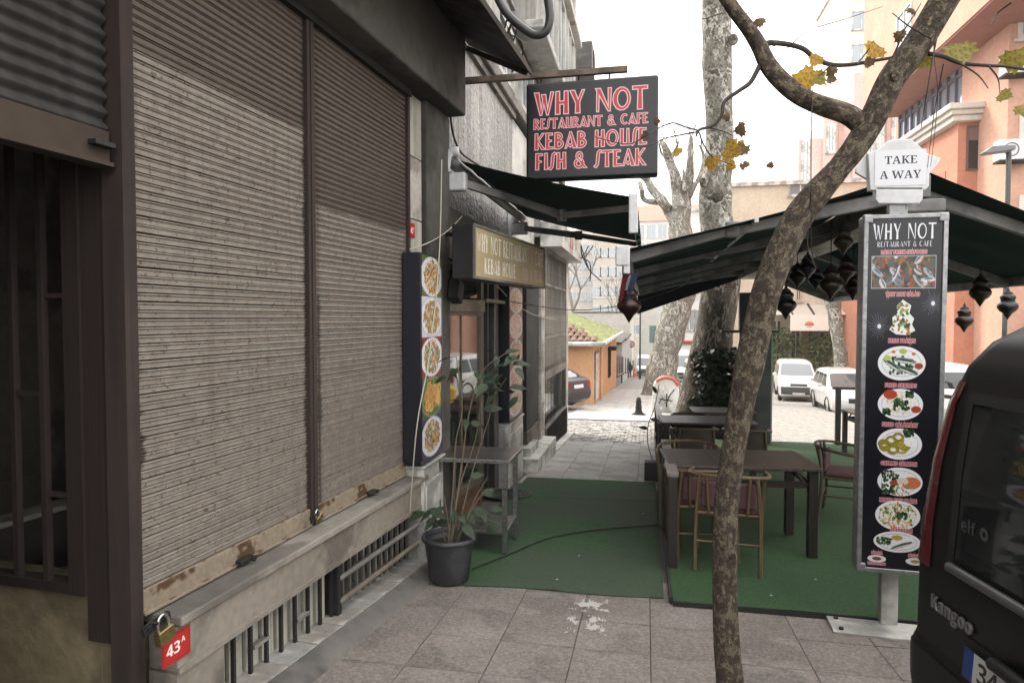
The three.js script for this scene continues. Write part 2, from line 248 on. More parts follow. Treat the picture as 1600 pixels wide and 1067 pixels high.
function plate(x, cx, cy, rx, ry, foods, opts = {}) {              // printed picture of a dish
  x.save(); x.translate(cx, cy);
  x.fillStyle = opts.rim || '#e9e8ea'; x.beginPath(); x.ellipse(0, 0, rx, ry, 0, 0, 7); x.fill();
  x.strokeStyle = '#b9bac4'; x.lineWidth = Math.max(1, rx * 0.03); x.beginPath(); x.ellipse(0, 0, rx * 0.82, ry * 0.78, 0, 0, 7); x.stroke();
  for (const [kind, fx, fy, fr, col, n] of foods) {
    for (let i = 0; i < (n || 1); i++) {
      const a = rnd() * 6.28, q = Math.sqrt(rnd()), px = (fx + (n ? Math.cos(a) * q * fr : 0)) * rx, py = (fy + (n ? Math.sin(a) * q * fr : 0)) * ry, c = Array.isArray(col) ? col[Math.floor(rnd() * col.length)] : col;
      x.fillStyle = x.strokeStyle = c;
      if (kind === 'ring') { x.lineWidth = rx * 0.1; x.beginPath(); x.ellipse(px, py, rx * 0.2, ry * 0.22, 0, 0, 7); x.stroke(); x.strokeStyle = '#5d5a1e'; x.lineWidth = rx * 0.015; x.beginPath(); x.ellipse(px, py, rx * 0.25, ry * 0.28, 0, 0, 7); x.stroke(); }
      else if (kind === 'bits') { x.beginPath(); x.ellipse(px, py, rx * rr(0.03, 0.1), ry * rr(0.03, 0.09), rnd() * 3, 0, 7); x.fill(); }
      else if (kind === 'disc') { x.beginPath(); x.ellipse(px, py, rx * (n ? 0.14 : fr), ry * (n ? 0.16 : fr), 0, 0, 7); x.fill(); }
      else if (kind === 'fish') { x.save(); x.translate(px, py); x.rotate(rr(-0.4, 0.5)); x.beginPath(); x.ellipse(0, 0, rx * 0.48, ry * 0.17, 0, 0, 7); x.fill(); x.fillStyle = '#39463f'; x.beginPath(); x.ellipse(0, -ry * 0.05, rx * 0.4, ry * 0.06, 0, 0, 7); x.fill(); x.fillStyle = '#d9dedb'; x.beginPath(); x.ellipse(0, ry * 0.08, rx * 0.34, ry * 0.04, 0, 0, 7); x.fill(); x.restore(); }
      else if (kind === 'leaf') { for (let q2 = 0; q2 < 40; q2++) { x.fillStyle = ['#1e3a22', '#2c5130', '#14281a', '#476b3a'][q2 % 4]; x.beginPath(); x.ellipse(px + rr(-1, 1) * rx * fr, py + rr(-1, 1) * ry * fr, rx * 0.07, ry * 0.08, rnd() * 3, 0, 7); x.fill(); } }
    }
  }
  for (let i = 0; i < 90; i++) { const a = rnd() * 6.28, q = Math.sqrt(rnd()) * 0.7; x.globalAlpha = 0.35; x.fillStyle = i % 3 ? '#1c1a14' : '#f4efe2'; x.beginPath(); x.ellipse(Math.cos(a) * q * rx, Math.sin(a) * q * ry, rx * rr(0.008, 0.03), ry * rr(0.01, 0.03), rnd() * 3, 0, 7); x.fill(); } x.globalAlpha = 1;
  x.restore();
}
// ---------------------------------------------------------------- the street: ground, road, pavement, carpets
const strip = (x0, x1, z0, z1, up, nx = 2, nz = 60, jag = 0) => {
  const rows = [], uvs = [];
  for (let j = 0; j <= nz; j++) { const z = lerp(z0, z1, j / nz), r = [], u = []; for (let i = 0; i <= nx; i++) { const X0 = typeof x0 === 'function' ? x0(z) : x0, X1 = typeof x1 === 'function' ? x1(z) : x1, x = lerp(X0, X1, i / nx); r.push(V(x, gy(x, z) + up + (jag ? jag * NZ(x * 3, z * 3, 5) + jag * 0.5 * NZ(x * 9, z * 9, 2) : 0), z)); u.push([x, z]); } rows.push(r); uvs.push(u); }
  return grid(rows, uvs);
};
const tAsphalt = pix(512, 512, 3, (u, v) => { const a = fbm(u, v, 90, 90, 2, 50), b = fbm(u, v, 4, 4, 5, 51); return mixc([0.46, 0.45, 0.44], [0.62, 0.61, 0.59], clamp(0.5 + (a - 0.5) * 1.2 + (b - 0.5) * 1.4)); });
M.ground = std([0.5, 0.5, 0.5], { tex: tAsphalt, bump: tAsphalt, bs: 0.006, roughness: 0.95 });
struct('ground', strip(-220, 220, 60, -420, -0.14, 2, 120), M.ground);
// cobbles of the carriageway: rows of small setts, worn and pale
const tSett = pix(512, 512, 1.2, (u, v) => { const row = Math.floor(v * 10), f = v * 10 - row, c = u * 10 + (row % 2) * 0.5, col = Math.floor(c) % 10, g = c - Math.floor(c), e = Math.min(f, 1 - f, g, 1 - g), h = hsh(col, row, 4); return mixc([0.34, 0.33, 0.31], mixc([0.58, 0.57, 0.55], [0.74, 0.72, 0.69], h), sm(0.02, 0.12, e) * (0.82 + 0.3 * (fbm(u, v, 40, 40, 3, 60) - 0.3))); });
M.setts = std([0.86, 0.86, 0.85], { tex: tSett, bump: tSett, bs: 0.02, roughness: 0.8 });
struct('road', strip(3.5, 13.5, 20, -140, -0.125, 4, 100), M.setts);
struct('far_pavement', strip(13.5, 18, 20, -140, -0.02, 2, 60), std([0.33, 0.32, 0.3], { tex: tStain }));

// pavement: bed plus single slabs
const pave = new THREE.Group(); pave.name = 'pavement'; pave.userData = { kind: 'structure', label: 'grey stone slab pavement' }; scene.add(pave);
const slabCol = [[0.25, 0.216, 0.191], [0.241, 0.208, 0.184], [0.26, 0.226, 0.2], [0.236, 0.204, 0.181], [0.254, 0.221, 0.197]];
const tSlab = pix(512, 512, 1.3, (u, v) => { const f = fbm(u, v, 110, 110, 2, 70), b = fbm(u, v, 3, 3, 6, 71), d = sm(0.54, 0.66, fbm(u, v, 5, 5, 6, 72)), s = hsh(Math.floor(u * 170), Math.floor(v * 170), 3) > 0.93 ? 0.1 : 0; return 0.86 + 0.34 * (f - 0.5) + 0.2 * (b - 0.5) - 0.09 * d + s * 0.6; });
const slabMat = slabCol.map((c) => std(c, { tex: tSlab, bump: tSlab, bs: 0.004, roughness: 0.82 }));
part('bed', strip(-0.3, 3.42, 14, -7.95, -0.02, 4, 60), std([0.15, 0.134, 0.121], { tex: tGrain, roughness: 1 }), pave);
part('bed', strip(-2.5, 3.42, -12.9, -95, -0.03, 4, 90), std([0.36, 0.345, 0.325], { tex: at(tSlab, 2.2), roughness: 0.9 }), pave);
const slope = Math.atan(GS);
function paveSlabs(x0, nx, z0, nz, w, l, mats, skip, gap = 0.0032) {
  const geos = Array.from({ length: 6 }, (_, i) => { const g = boxUV(new RoundedBoxGeometry(w - gap, 0.05, l - gap, 1, 0.0035)), uv = g.attributes.uv; for (let q = 0; q < uv.count; q++) uv.setXY(q, uv.getX(q) + i * 0.37, uv.getY(q) + i * 0.61); g.userData.uv = 1; return g; });
  for (let j = 0; j < nz; j++) for (let i = 0; i < nx; i++) {
    const x = x0 + (i + 0.5) * w, z = z0 - (j + 0.5) * l; if (skip && skip(x, z)) continue;
    const o = shade(new THREE.Mesh(geos[Math.floor(rnd() * 6)], mats[Math.floor(rnd() * mats.length)]));
    o.name = 'slab'; o.position.set(x, gy(x, z) - 0.025 + rr(-0.0016, 0.0016), z); o.rotation.set(-(z > -12 ? slope : Math.atan(0.0665)) + rr(-0.002, 0.002), rnd() < 0.5 ? 0 : Math.PI, rr(-0.002, 0.002) + GC); pave.add(o);
  }
}
const jx = onG(725, 922).x, jz = onG(672, 990).z;
paveSlabs(jx - 0.415, 8, jz + 4 * 0.415, 8, 0.415, 0.415, slabMat, (x, z) => (z < 0.1 && z > -3.6) || (x > 1.72 && x < 2.55 && z > 1.72) || x < 0.28);
const paleCol = [[0.5, 0.482, 0.455], [0.48, 0.462, 0.435], [0.52, 0.5, 0.472]].map((c) => std(c, { tex: tSlab, bump: tSlab, bs: 0.004, roughness: 0.85 }));
paveSlabs(0.2, 6, -3.5, 9, 0.5, 0.5, paleCol, (x, z) => x > 1.95 && z > -8.9);
paveSlabs(-0.35, 7, -12.95, 28, 0.55, 0.8, paleCol);
struct('kerb', [tilt(bx(3.42, 3.56, -0.14, 0, 14, 0.6)), tilt(bx(3.42, 3.56, -0.14, 0, -12.9, -60))], M.sill);
// side lane of setts crossing the pavement
{ const lane = new THREE.Group(); lane.name = 'cobbled_lane'; lane.userData = { kind: 'structure', label: 'cobbled lane crossing the pavement' }; scene.add(lane);
  part('bed', strip(-9, 3.5, -7.95, -12.9, -0.05, 6, 20), std([0.12, 0.115, 0.108], { tex: tGrain }), lane);
  const gs = []; const one = boxUV(new RoundedBoxGeometry(0.15, 0.06, 0.105, 1, 0.02));
  for (let z = -8.02, r = 0; z > -12.85; z -= 0.115, r++) for (let x = -3.2 + (r % 2) * 0.08; x < 3.45; x += 0.16) { const g = one.clone(); const uv = g.attributes.uv, ou = rnd() * 5; for (let q = 0; q < uv.count; q++) uv.setX(q, uv.getX(q) + ou); g.rotateY(rr(-0.08, 0.08)).rotateX(-slope + rr(-0.05, 0.05)).translate(x + rr(-0.012, 0.012), gy(x, z) - 0.05 + rr(-0.008, 0.008), z); g.userData.uv = 1; gs.push(g); }
  const o = part('setts', gs, std([0.46, 0.445, 0.42], { tex: at(tStain, 3.1), roughness: 0.85 }), lane); o.userData.kind = 'stuff';
}
// inspection cover let into the pavement
{ const c = thing('inspection_cover', 'smooth grey rectangular cover slab let into the pavement beside the slim tree', 'cover'); const y = -0.02;
  const m = std([0.21, 0.185, 0.17], { tex: at(tStain, 0.8), bump: tGrain, bs: 0.002, roughness: 0.75 });
  part('frame', ['0', '1', '2', '3'].map((s, i) => tilt([bx(1.73, 2.54, y, 0.004, 2.7, 2.62), bx(1.73, 2.54, y, 0.004, 1.83, 1.75), bx(1.73, 1.81, y, 0.004, 2.62, 1.83), bx(2.46, 2.54, y, 0.004, 2.62, 1.83)][i])), m, c);
  part('plate', tilt(bx(1.816, 2.454, y, 0.001, 2.614, 1.836)), m, c);
  part('lifting_slot', tilt(bx(1.9, 2.0, -0.004, 0.0025, 1.9, 1.88)), M.black, c);
}
// whitish paint worn into the slabs
{ const w = 128, d = new Uint8Array(w * w * 4); for (let j = 0; j < w; j++) for (let i = 0; i < w; i++) { const u = i / w, v = j / w, e = Math.min(u, 1 - u, v, 1 - v), n = fbm(u, v, 5, 9, 4, 90) + 0.28 * (fbm(u, v, 50, 26, 2, 91) - 0.5), a = n > 0.56 && e > 0.06 * fbm(u, v, 9, 9, 2, 3) + 0.03 ? 255 : 0, o = (j * w + i) * 4; d[o] = d[o + 1] = d[o + 2] = a; d[o + 3] = 255; }
  const t = new THREE.DataTexture(d, w, w, THREE.RGBAFormat); t.magFilter = THREE.LinearFilter; t.needsUpdate = true;
  const a = onG(890, 930), b = onG(955, 1002); const g = quad(V(a.x, gy(a.x, b.z) + 0.004, b.z), V(b.x, gy(b.x, b.z) + 0.004, b.z), V(b.x, gy(b.x, a.z) + 0.004, a.z), V(a.x, gy(a.x, a.z) + 0.004, a.z));
  part('paint_smear', g, std([0.42, 0.39, 0.36], { alphaMap: t, transparent: true, roughness: 0.9 }), pave);
}
// carpets
const tCarpet = pix(1024, 1024, 2.1, (u, v) => { const f = fbm(u, v, 240, 120, 2, 80), s = fbm(u, v, 3, 3, 6, 81), d = sm(0.5, 0.66, fbm(u, v, 2, 2, 6, 83)), w = hsh(Math.floor(u * 512), Math.floor(v * 512), 9) > 0.9985 ? 0.35 : 0; const c = mixc([0.2, 0.35, 0.2], [0.27, 0.43, 0.25], clamp(0.5 + (f - 0.5) * 2 + (s - 0.5))); return mixc(mixc(c, [0.29, 0.33, 0.29], 0.65 * d), [0.6, 0.6, 0.56], w); });
M.carpet = std([0.45, 0.45, 0.43], { tex: tCarpet, bump: tCarpet, bs: 0.006, roughness: 1 });
const tCarpetD = pix(1024, 1024, 2.6, (u, v) => { const f = fbm(u, v, 240, 120, 2, 80), s = fbm(u, v, 3, 3, 6, 85), d = sm(0.36, 0.6, fbm(u, v, 2, 2, 6, 86)), w = hsh(Math.floor(u * 600), Math.floor(v * 600), 9) > 0.999 ? 0.35 : 0; const c = mixc([0.19, 0.33, 0.19], [0.26, 0.41, 0.24], clamp(0.5 + (f - 0.5) * 2 + (s - 0.5))); return mixc(mixc(c, [0.3, 0.32, 0.3], 0.62 * d), [0.6, 0.6, 0.56], w); });
M.carpetWorn = std([0.62, 0.62, 0.58], { tex: tCarpetD, bump: tCarpetD, bs: 0.006, roughness: 1 });
const cedge = (x) => 0.47 + 0.02 * Math.sin(x * 5) - 0.05 * (x - 0.3);
{ const rows = [], uvs = []; for (let j = 0; j <= 90; j++) { const r = [], u = []; for (let i = 0; i <= 36; i++) { const x = lerp(0.26, 1.925, i / 36), z = lerp(cedge(x), -3.86 - 0.05 * x, j / 90), wr = 0.009 * Math.exp(-(((z + 1.2) - 0.35 * x) ** 2) / 0.004) + 0.008 * Math.exp(-((z + 2.6 + 0.1 * x) ** 2) / 0.003) + 0.007 * Math.exp(-(((x - 1.25) + 0.15 * z) ** 2) / 0.002) * sm(-0.9, 0.2, z); r.push(V(x, gy(x, z) + 0.009 + 0.003 * NZ(x * 2.5, z * 2.5, 1) + wr, z)); u.push([x, z]); } rows.push(r); uvs.push(u); }
  const under = rows.map((r) => r.map((p) => p.clone().setY(p.y - 0.006)));
  solo('green_carpet', [grid(rows, uvs), grid([rows[0], under[0]]), grid([rows[90], under[90]])], M.carpetWorn, 'worn green outdoor carpet laid on the pavement before the restaurant window', 'carpet'); }
const PZ0 = 0.5, PZ1 = -8.95, PX0 = 1.99, PX1 = 6.3, PH = 0.036;
const py = (x, z) => gy(x, z) + PH;
{ const p = thing('seating_platform', 'low green carpeted platform under the dark awning, tables and chairs on it', 'platform');
  part('base', tilt(new THREE.BoxGeometry(PX1 - PX0, PH + 0.14, PZ0 - PZ1, 2, 1, 12).translate((PX0 + PX1) / 2, (PH - 0.15) / 2 - 0.004, (PZ0 + PZ1) / 2)), M.dark, p);
  part('carpet', strip(PX0 - 0.01, PX1, PZ0 + 0.012, PZ1, PH, 30, 80, 0.003), M.carpet, p);
  part('edge_trim', [tilt(bx(PX0 - 0.012, PX1, 0.0, PH - 0.004, PZ0 + 0.004, PZ0 + 0.022)), tilt(new THREE.BoxGeometry(0.02, 0.045, 9.4, 1, 1, 12).translate(PX0 - 0.022, 0.022, -4.22))], M.black, p);
}
// cable lying on the carpet, round mat
const onCarpet = (px, py, up = 0.018) => onG(px, py, up);
solo('power_cable', tube([[738, 888], [790, 868], [850, 843], [905, 831], [960, 825], [1030, 820]].map(([a, b]) => onCarpet(a, b, 0.021)), 0.007, 6, { sub: 5 }), M.cable, 'black power cable running across the worn green carpet', 'cable');
{ const c = onCarpet(792, 774, 0); const m = thing('round_mat', 'round black rubber doormat on the green carpet by the restaurant door', 'mat', [c.x, gy(c.x, c.z) + 0.014, c.z]); m.rotation.x = -slope;
  part('rubber_disc', cyl(0.29, 0.3, 0.014, 40).translate(0, 0.002, 0), M.black, m);
  for (let i = 0; i < 5; i++) part('ridge', new THREE.TorusGeometry(0.05 + i * 0.05, 0.005, 5, 36).rotateX(Math.PI / 2).translate(0, 0.01, 0), M.dark, m); }
// ---------------------------------------------------------------- the shuttered shop (own frame, turned with its front)
const tShut = [0, 1].map((w) => pix(512, 1024, [1.25, 2.95], (u, v) => {
  const y = v * 2.95 + 0.38;                                      // height above the sill line
  const row = Math.floor(v * 2.95 / 0.034), rj = hsh(row, w, 5);
  let c = mixc([0.6, 0.56, 0.515], [0.68, 0.64, 0.59], clamp(0.5 + (fbm(u, v, 40, 90, 3, 100 + w) - 0.5) * 1.6 + (rj - 0.5) * 0.5));
  const old = (w ? 2.22 : 2.62) + 0.03 * (fbm(u, v, 6, 3, 3, 104) - 0.5);       // rows above this height are darker and browner
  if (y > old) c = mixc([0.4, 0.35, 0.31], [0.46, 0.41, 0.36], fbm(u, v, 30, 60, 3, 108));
  const drip = sm(0.58, 0.75, fbm(u, v, 70, 3, 4, 110 + w)) * 0.16; c = mixc(c, [0.34, 0.28, 0.23], drip);
  const chip = sm(0.76, 0.8, fbm(u, v, 90, 220, 2, 120 + w)); c = mixc(c, [0.3, 0.24, 0.19], chip * 0.6);
  const edge = w ? Math.min(u, 1 - u) : Math.min(u, (1 - u)), gr = sm(0.022, 0.0, edge - 0.07 * sm(0.45, 0.8, fbm(u, v, 4, 50, 3, 130)) * (w ? 0.15 : u > 0.5 && v < 0.4 ? 0.7 : 0.2)); c = mixc(c, [0.25, 0.22, 0.19], gr * 0.85 * (v < 0.45 || w === 0 ? 1 : 0.4));
  return c;
}));
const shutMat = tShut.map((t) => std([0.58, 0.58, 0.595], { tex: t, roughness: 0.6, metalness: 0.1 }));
const shop = thing('shuttered_shop', 'old shop with two closed beige roller shutters and a half open dark entrance', 'shop', [0, 0, 0], SHOP);
const SB = 0.41, ST = 3.32;
function slatGeo(z0, z1, y, w) {
  const prof = [[-0.009, 0], [0.0055, 0.004], [0.0055, 0.0225], [0.0115, 0.0275], [0.0095, 0.031], [-0.009, 0.0338]], rows = [], uvs = [];
  for (const [x, dy] of prof) { rows.push([V(x, dy, z0), V(x, dy, z1)]); uvs.push([[z0 - Math.min(z0, z1), y + dy - SB], [z1 - Math.min(z0, z1), y + dy - SB]]); }
  const g = []; for (let i = 0; i + 1 < rows.length; i++) g.push(grid([rows[i], rows[i + 1]], [uvs[i], uvs[i + 1]])); return join(g);
}
const zr = { L: 2.645, M0: 1.425, M1: 1.36, R: 0.045 };
function rollerShutter(z0, z1, w, label) {
  const s = new THREE.Group(); s.name = 'roller_shutter'; s.userData.label = label; shop.add(s);
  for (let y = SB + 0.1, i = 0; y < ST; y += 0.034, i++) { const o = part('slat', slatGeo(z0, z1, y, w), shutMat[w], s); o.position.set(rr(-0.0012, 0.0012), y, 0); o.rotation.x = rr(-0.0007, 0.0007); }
  const b = part('bottom_rail', [rbx(0.0, 0.022, SB + 0.012, SB + 0.1, z0, z1, 0.004), rbx(-0.01, 0.034, SB, SB + 0.014, z0, z1, 0.003)], railMat, s);
  const h = (z0 + z1) / 2; part('handle', [rbx(0.02, 0.06, SB + 0.008, SB + 0.032, h - 0.05, h + 0.05, 0.008), cyl(0.014, 0.014, 0.02, 10).rotateZ(Math.PI / 2).translate(0.066, SB + 0.02, h - 0.03)], M.iron, s);
  return s;
}
const tRail = pix(512, 128, [1.2, 0.2], (u, v) => { const r = sm(0.52, 0.66, fbm(u, v, 10, 2, 5, 140)), b = 0.5 + (fbm(u, v, 60, 12, 3, 141) - 0.5); return mixc(mixc([0.52, 0.47, 0.4], [0.66, 0.6, 0.52], b), [0.34, 0.24, 0.15], r); });
const railMat = std([0.72, 0.72, 0.72], { tex: tRail, roughness: 0.7 });
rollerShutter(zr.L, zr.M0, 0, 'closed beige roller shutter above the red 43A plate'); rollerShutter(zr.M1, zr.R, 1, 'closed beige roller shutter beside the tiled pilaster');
// guide rails
part('guide_rail', [bx(-0.06, 0.04, -0.12, 3.75, 2.725, 2.688), bx(-0.06, 0.026, -0.12, 3.75, 2.685, 2.648)], M.brownPaint, shop);
part('guide_rail', [rbx(-0.03, 0.03, SB, ST, zr.M0, zr.M0 - 0.028, 0.004), rbx(-0.03, 0.036, SB, ST, zr.M0 - 0.03, zr.M1, 0.004)], M.brownPaint, shop);
part('guide_rail', rbx(-0.03, 0.03, SB, ST, zr.R, zr.R - 0.035, 0.004), M.brownPaint, shop);
part('top_track', bx(-0.02, 0.045, ST - 0.05, ST, 2.6, 0.01), M.iron, shop);
// masonry
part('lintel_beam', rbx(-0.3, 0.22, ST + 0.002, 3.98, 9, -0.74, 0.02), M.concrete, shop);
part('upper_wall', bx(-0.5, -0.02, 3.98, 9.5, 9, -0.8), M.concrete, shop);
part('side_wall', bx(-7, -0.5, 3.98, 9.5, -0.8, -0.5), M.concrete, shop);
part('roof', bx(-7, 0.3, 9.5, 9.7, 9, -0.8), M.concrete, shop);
part('back_room', [bx(-3.6, -3.5, -0.5, 4, 2.5, -0.7), bx(-3.5, -0.1, 3.4, 3.5, 2.5, -0.7)], M.room, shop);
part('concrete_pillar', rbx(-0.3, 0.07, -0.35, ST, -0.215, -0.74, 0.012), M.concrete, shop);
{ const p = new THREE.Group(); p.name = 'tiled_pilaster'; shop.add(p); part('core', bx(-0.3, 0.012, -0.3, ST, 0.008, -0.21), M.dark, p);
  for (let y = 0.46, i = 0; y < 3.28; y += 0.475, i++) part('tile', rbx(0.012, 0.03, y + 0.004, Math.min(y + 0.471, 3.3), 0.004, -0.206, 0.004), i % 2 ? M.panelPale : M.marble, p); }
// sill, front panel, cellar grille
part('sill', [rbx(-0.1, 0.165, 0.362, 0.402, 2.6, 0.0, 0.008, 2)], M.sill, shop);
part('front_panel', [rbx(0.0, 0.142, 0.18, 0.36, 2.6, 0.004, 0.006), bx(0.0, 0.15, 0.165, 0.19, 2.6, 0.0), bx(0.02, 0.13, -0.3, 0.18, 0.09, 0.004)], M.panel, shop);
part('end_block', bx(0.0, 0.138, -0.2, 0.18, 2.6, 2.32), M.panel, shop);
part('cellar_back', bx(-1.9, -1.8, -0.5, 0.36, 2.5, 0), M.room, shop);
for (let i = 0; i < 8; i++) { const z = 2.3 - i * 0.125; part('pale_panel', rbx(0.03, 0.05, sgy(0.05, z) - 0.02, 0.165, z, z - 0.098, 0.003), M.panelPale, shop); part('bar', bx(0.078, 0.095, sgy(0.1, z), 0.165, z - 0.1, z - 0.118), M.iron, shop); }
for (const [z, y] of [[2.05, 0.0], [1.68, -0.03]]) part('bracket', bx(0.07, 0.1, y, y + 0.018, z, z - 0.12), M.ironPale, shop);
part('post', bx(0.03, 0.12, -0.3, 0.165, 1.3, 1.255), M.iron, shop);
for (let i = 0; i < 13; i++) { const z = 1.2 - i * 0.088; part('bar', bx(0.03, 0.05, sgy(0.05, z), 0.165, z, z - 0.016), M.ironPale, shop); }
for (const up of [0.27, 0.13]) part('pipe_rail', tube([V(0.115, sgy(0.1, 1.27) + up, 1.27), V(0.115, sgy(0.1, 0.1) + up + 0.05, 0.1)], 0.017, 8), up > 0.2 ? M.ironPale : std([0.3, 0.24, 0.19], { tex: tStain, roughness: 0.8 }), shop);
// white tiles along the foot of the wall, grey kerb stone
for (let i = 0; i < 11; i++) { const z1 = 2.72 - i * 0.262, z0 = z1 - 0.256; const g = boxUV(new RoundedBoxGeometry(0.19, 0.05, 0.256, 1, 0.004)); const o = part('foot_tile', g, i % 3 ? M.marble : M.white, shop); o.position.set(0.095 + 0.02, sgy(0.11, (z0 + z1) / 2) + 0.03 + rr(-0.002, 0.002), (z0 + z1) / 2); o.rotation.set(-slope, 0, rr(-0.01, 0.01)); }
{ const rows = [], uvs = [], P = [[0.212, 0.05], [0.225, 0.044], [0.3, 0.03], [0.36, 0.012], [0.375, -0.02]]; for (const [x, dy] of P) { const r = [], u = []; for (let j = 0; j <= 30; j++) { const z = lerp(5, -0.12, j / 30), X = x * (1 - 0.0 * j) - 0.1 * (j / 30) * (x - 0.21); r.push(V(X, sgy(X, z) + dy + 0.004 * NZ(z * 4, x * 9), z)); u.push([x, z]); } rows.push(r); uvs.push(u); } part('kerb_stone', grid(rows, uvs), M.kerb, shop); }
// red number plates
const numTex = (t, sup) => tex2(256, 208, (x, w, h) => { x.fillStyle = '#a8241f'; x.fillRect(0, 0, w, h); x.strokeStyle = '#7e1a17'; x.lineWidth = 6; x.strokeRect(10, 10, w - 20, h - 20); x.fillStyle = '#e9e2dc'; x.font = 'bold 118px sans-serif'; x.fillText(t, 34, 148); x.font = 'bold 54px sans-serif'; x.fillText(sup, 172, 92); });
function numberPlate(name, label, text, sup, c, w, h, parent) { const g = thing(name, label, 'number plate', [0, 0, 0], SHOP); part('plate_body', rbx(c.x - 0.003, c.x + 0.0006, c.y - h / 2, c.y + h / 2, c.z - w / 2, c.z + w / 2, 0.001, 1), M.red, g); part('number', quad(V(c.x + 0.002, c.y - h / 2, c.z + w / 2), V(c.x + 0.002, c.y - h / 2, c.z - w / 2), V(c.x + 0.002, c.y + h / 2, c.z - w / 2), V(c.x + 0.002, c.y + h / 2, c.z + w / 2)), std(0xffffff, { tex: numTex(text, sup), roughness: 0.5 }), g); }
numberPlate('house_number_plate', 'red enamel number plate reading 43A below the shutter sill', '43', 'A', sX(275, 1010, 0.146), 0.15, 0.115);
numberPlate('house_number_plate', 'small red number plate reading 45 on the tiled pilaster', '45', 'A', sX(644, 360, 0.034), 0.085, 0.11);
// padlocks
function padlock(label, p, s = 1, tiltA = 0) { const t = thing('padlock', label, 'padlock', p, SHOP); t.rotation.order = 'YXZ'; t.rotation.x = tiltA; t.scale.setScalar(s);
  part('body', rbx(-0.014, 0.014, -0.05, 0.0, -0.032, 0.032, 0.006), M.brass, t); part('shackle', tube([V(0, -0.004, -0.022), V(0, 0.022, -0.022), V(0, 0.04, -0.012), V(0, 0.044, 0), V(0, 0.04, 0.012), V(0, 0.022, 0.022), V(0, -0.004, 0.022)], 0.0055, 8, { sub: 3 }), M.chrome, t); part('hasp', [rbx(-0.03, -0.012, 0.0, 0.03, -0.05, 0.06, 0.005), tube([V(-0.02, 0.03, 0.06), V(0, 0.05, 0.05), V(0.01, 0.035, 0.03)], 0.006, 6)], M.iron, t); }
{ const p = sX(255, 985, 0.19).applyQuaternion(sq); padlock('brass padlock with steel shackle hanging on the shutter above the 43A plate', [p.x, p.y + 0.01, p.z], 1.2, 0.15); }
{ const p = sX(497, 808, 0.1).applyQuaternion(sq); padlock('small brass padlock at the foot of the rail between the two shutters', [p.x, p.y + 0.01, p.z], 0.85, 0.5); }
// half open entrance with its raised corrugated shutter
const corr = (() => { const rows = [], P = []; for (let i = 0; i <= 8; i++) { const t = i / 8; P.push([0.012 * Math.sin(t * Math.PI * 2), t * 0.058]); } return (z0, z1) => grid(P.map(([x, y]) => [V(x, y, z0), V(x, y, z1)]), P.map(([x, y]) => [[z0, y], [z1, y]])); })();
{ const s = new THREE.Group(); s.name = 'raised_shutter'; s.userData.label = 'half raised dark corrugated shutter over the entrance'; shop.add(s); const m = std([0.045, 0.042, 0.038], { tex: at(tStreak, 2), roughness: 0.9 });
  const y0 = sX(175, 232, 0.0).y; for (let i = 0; i < 19; i++) { const o = part('slat', corr(6.5, 2.74), m, s); o.position.set(-0.02, y0 + 0.06 + i * 0.058, 0); }
  part('bottom_rail', [rbx(-0.03, 0.0, y0 - 0.06, y0 + 0.06, 6.5, 2.74, 0.004), rbx(-0.06, 0.02, y0 - 0.075, y0 - 0.058, 6.5, 2.74, 0.003)], M.rust, s); part('latch', rbx(0.0, 0.04, y0 - 0.01, y0 + 0.01, 2.84, 2.75, 0.004), M.iron, s); }
{ // recess behind it: side wall with barred window
  const w = 2.7, top = sZ(60, 918, w).y, e = new THREE.Group(); e.name = 'entrance_recess'; shop.add(e);
  const zx = (px) => sZ(px, 700, w).x;
  part('cream_wall', [bx(-1.9, zx(152), -0.4, top, w, w - 0.2), bx(zx(152), -0.03, -0.4, sZ(170, 1003, w).y, w - 0.001, w - 0.2)], M.cream, e);
  part('window_frame', [bx(zx(110), zx(135), top, 3.3, w + 0.025, w - 0.06), bx(zx(135) , zx(178), sZ(170, 1003, w).y, 3.3, w + 0.012, w - 0.1), bx(-1.9, zx(112), top, top + 0.04, w + 0.02, w - 0.05)], M.brownDoor, e);
  for (const p of [24, 70]) part('bar', bx(zx(p) - 0.013, zx(p) + 0.013, top + 0.04, 3.3, w + 0.012, w - 0.014), M.brownPaint, e);
  for (const [a, b, y] of [[-40, 24, 763], [24, 70, 615], [70, 112, 769], [70, 112, 462], [-40, 24, 480]]) { const Y = sZ(50, y, w).y; part('crossbar', bx(zx(a), zx(b), Y - 0.01, Y + 0.01, w + 0.006, w - 0.01), M.brownPaint, e); }
  part('inner_room', [bx(-3.4, -0.1, top - 0.6, 3.4, w - 3.2, w - 3.25), bx(-0.16, -0.1, -0.2, 3.4, w - 0.2, w - 3.25), bx(-3.4, -3.3, -0.4, 3.4, w + 0.1, w - 3.25), bx(-3.4, -0.1, 3.3, 3.42, w - 0.1, w - 3.25), bx(-3.4, -0.1, -0.3, top - 0.5, w - 0.2, w - 3.25)], M.room, e);
  part('added_pier', bx(-0.3, 0.03, -0.2, 3.3, 9, 3.42), M.concrete, e); part('recess_ceiling', bx(-2.2, -0.05, 3.3, 3.4, 7, w - 0.2), M.room, e); part('recess_back', bx(-2.05, -1.9, -0.5, 3.3, 7, w), M.room, e); part('recess_end', bx(-2.0, -0.1, -0.2, 3.3, 7.2, 7), M.room, e); part('recess_floor', bx(-1.95, 0.02, -0.3, sgy(0, 4.5) + 0.02, 7, w), M.kerb, e);  // pier out of view, added to cut the light entering the recess
}
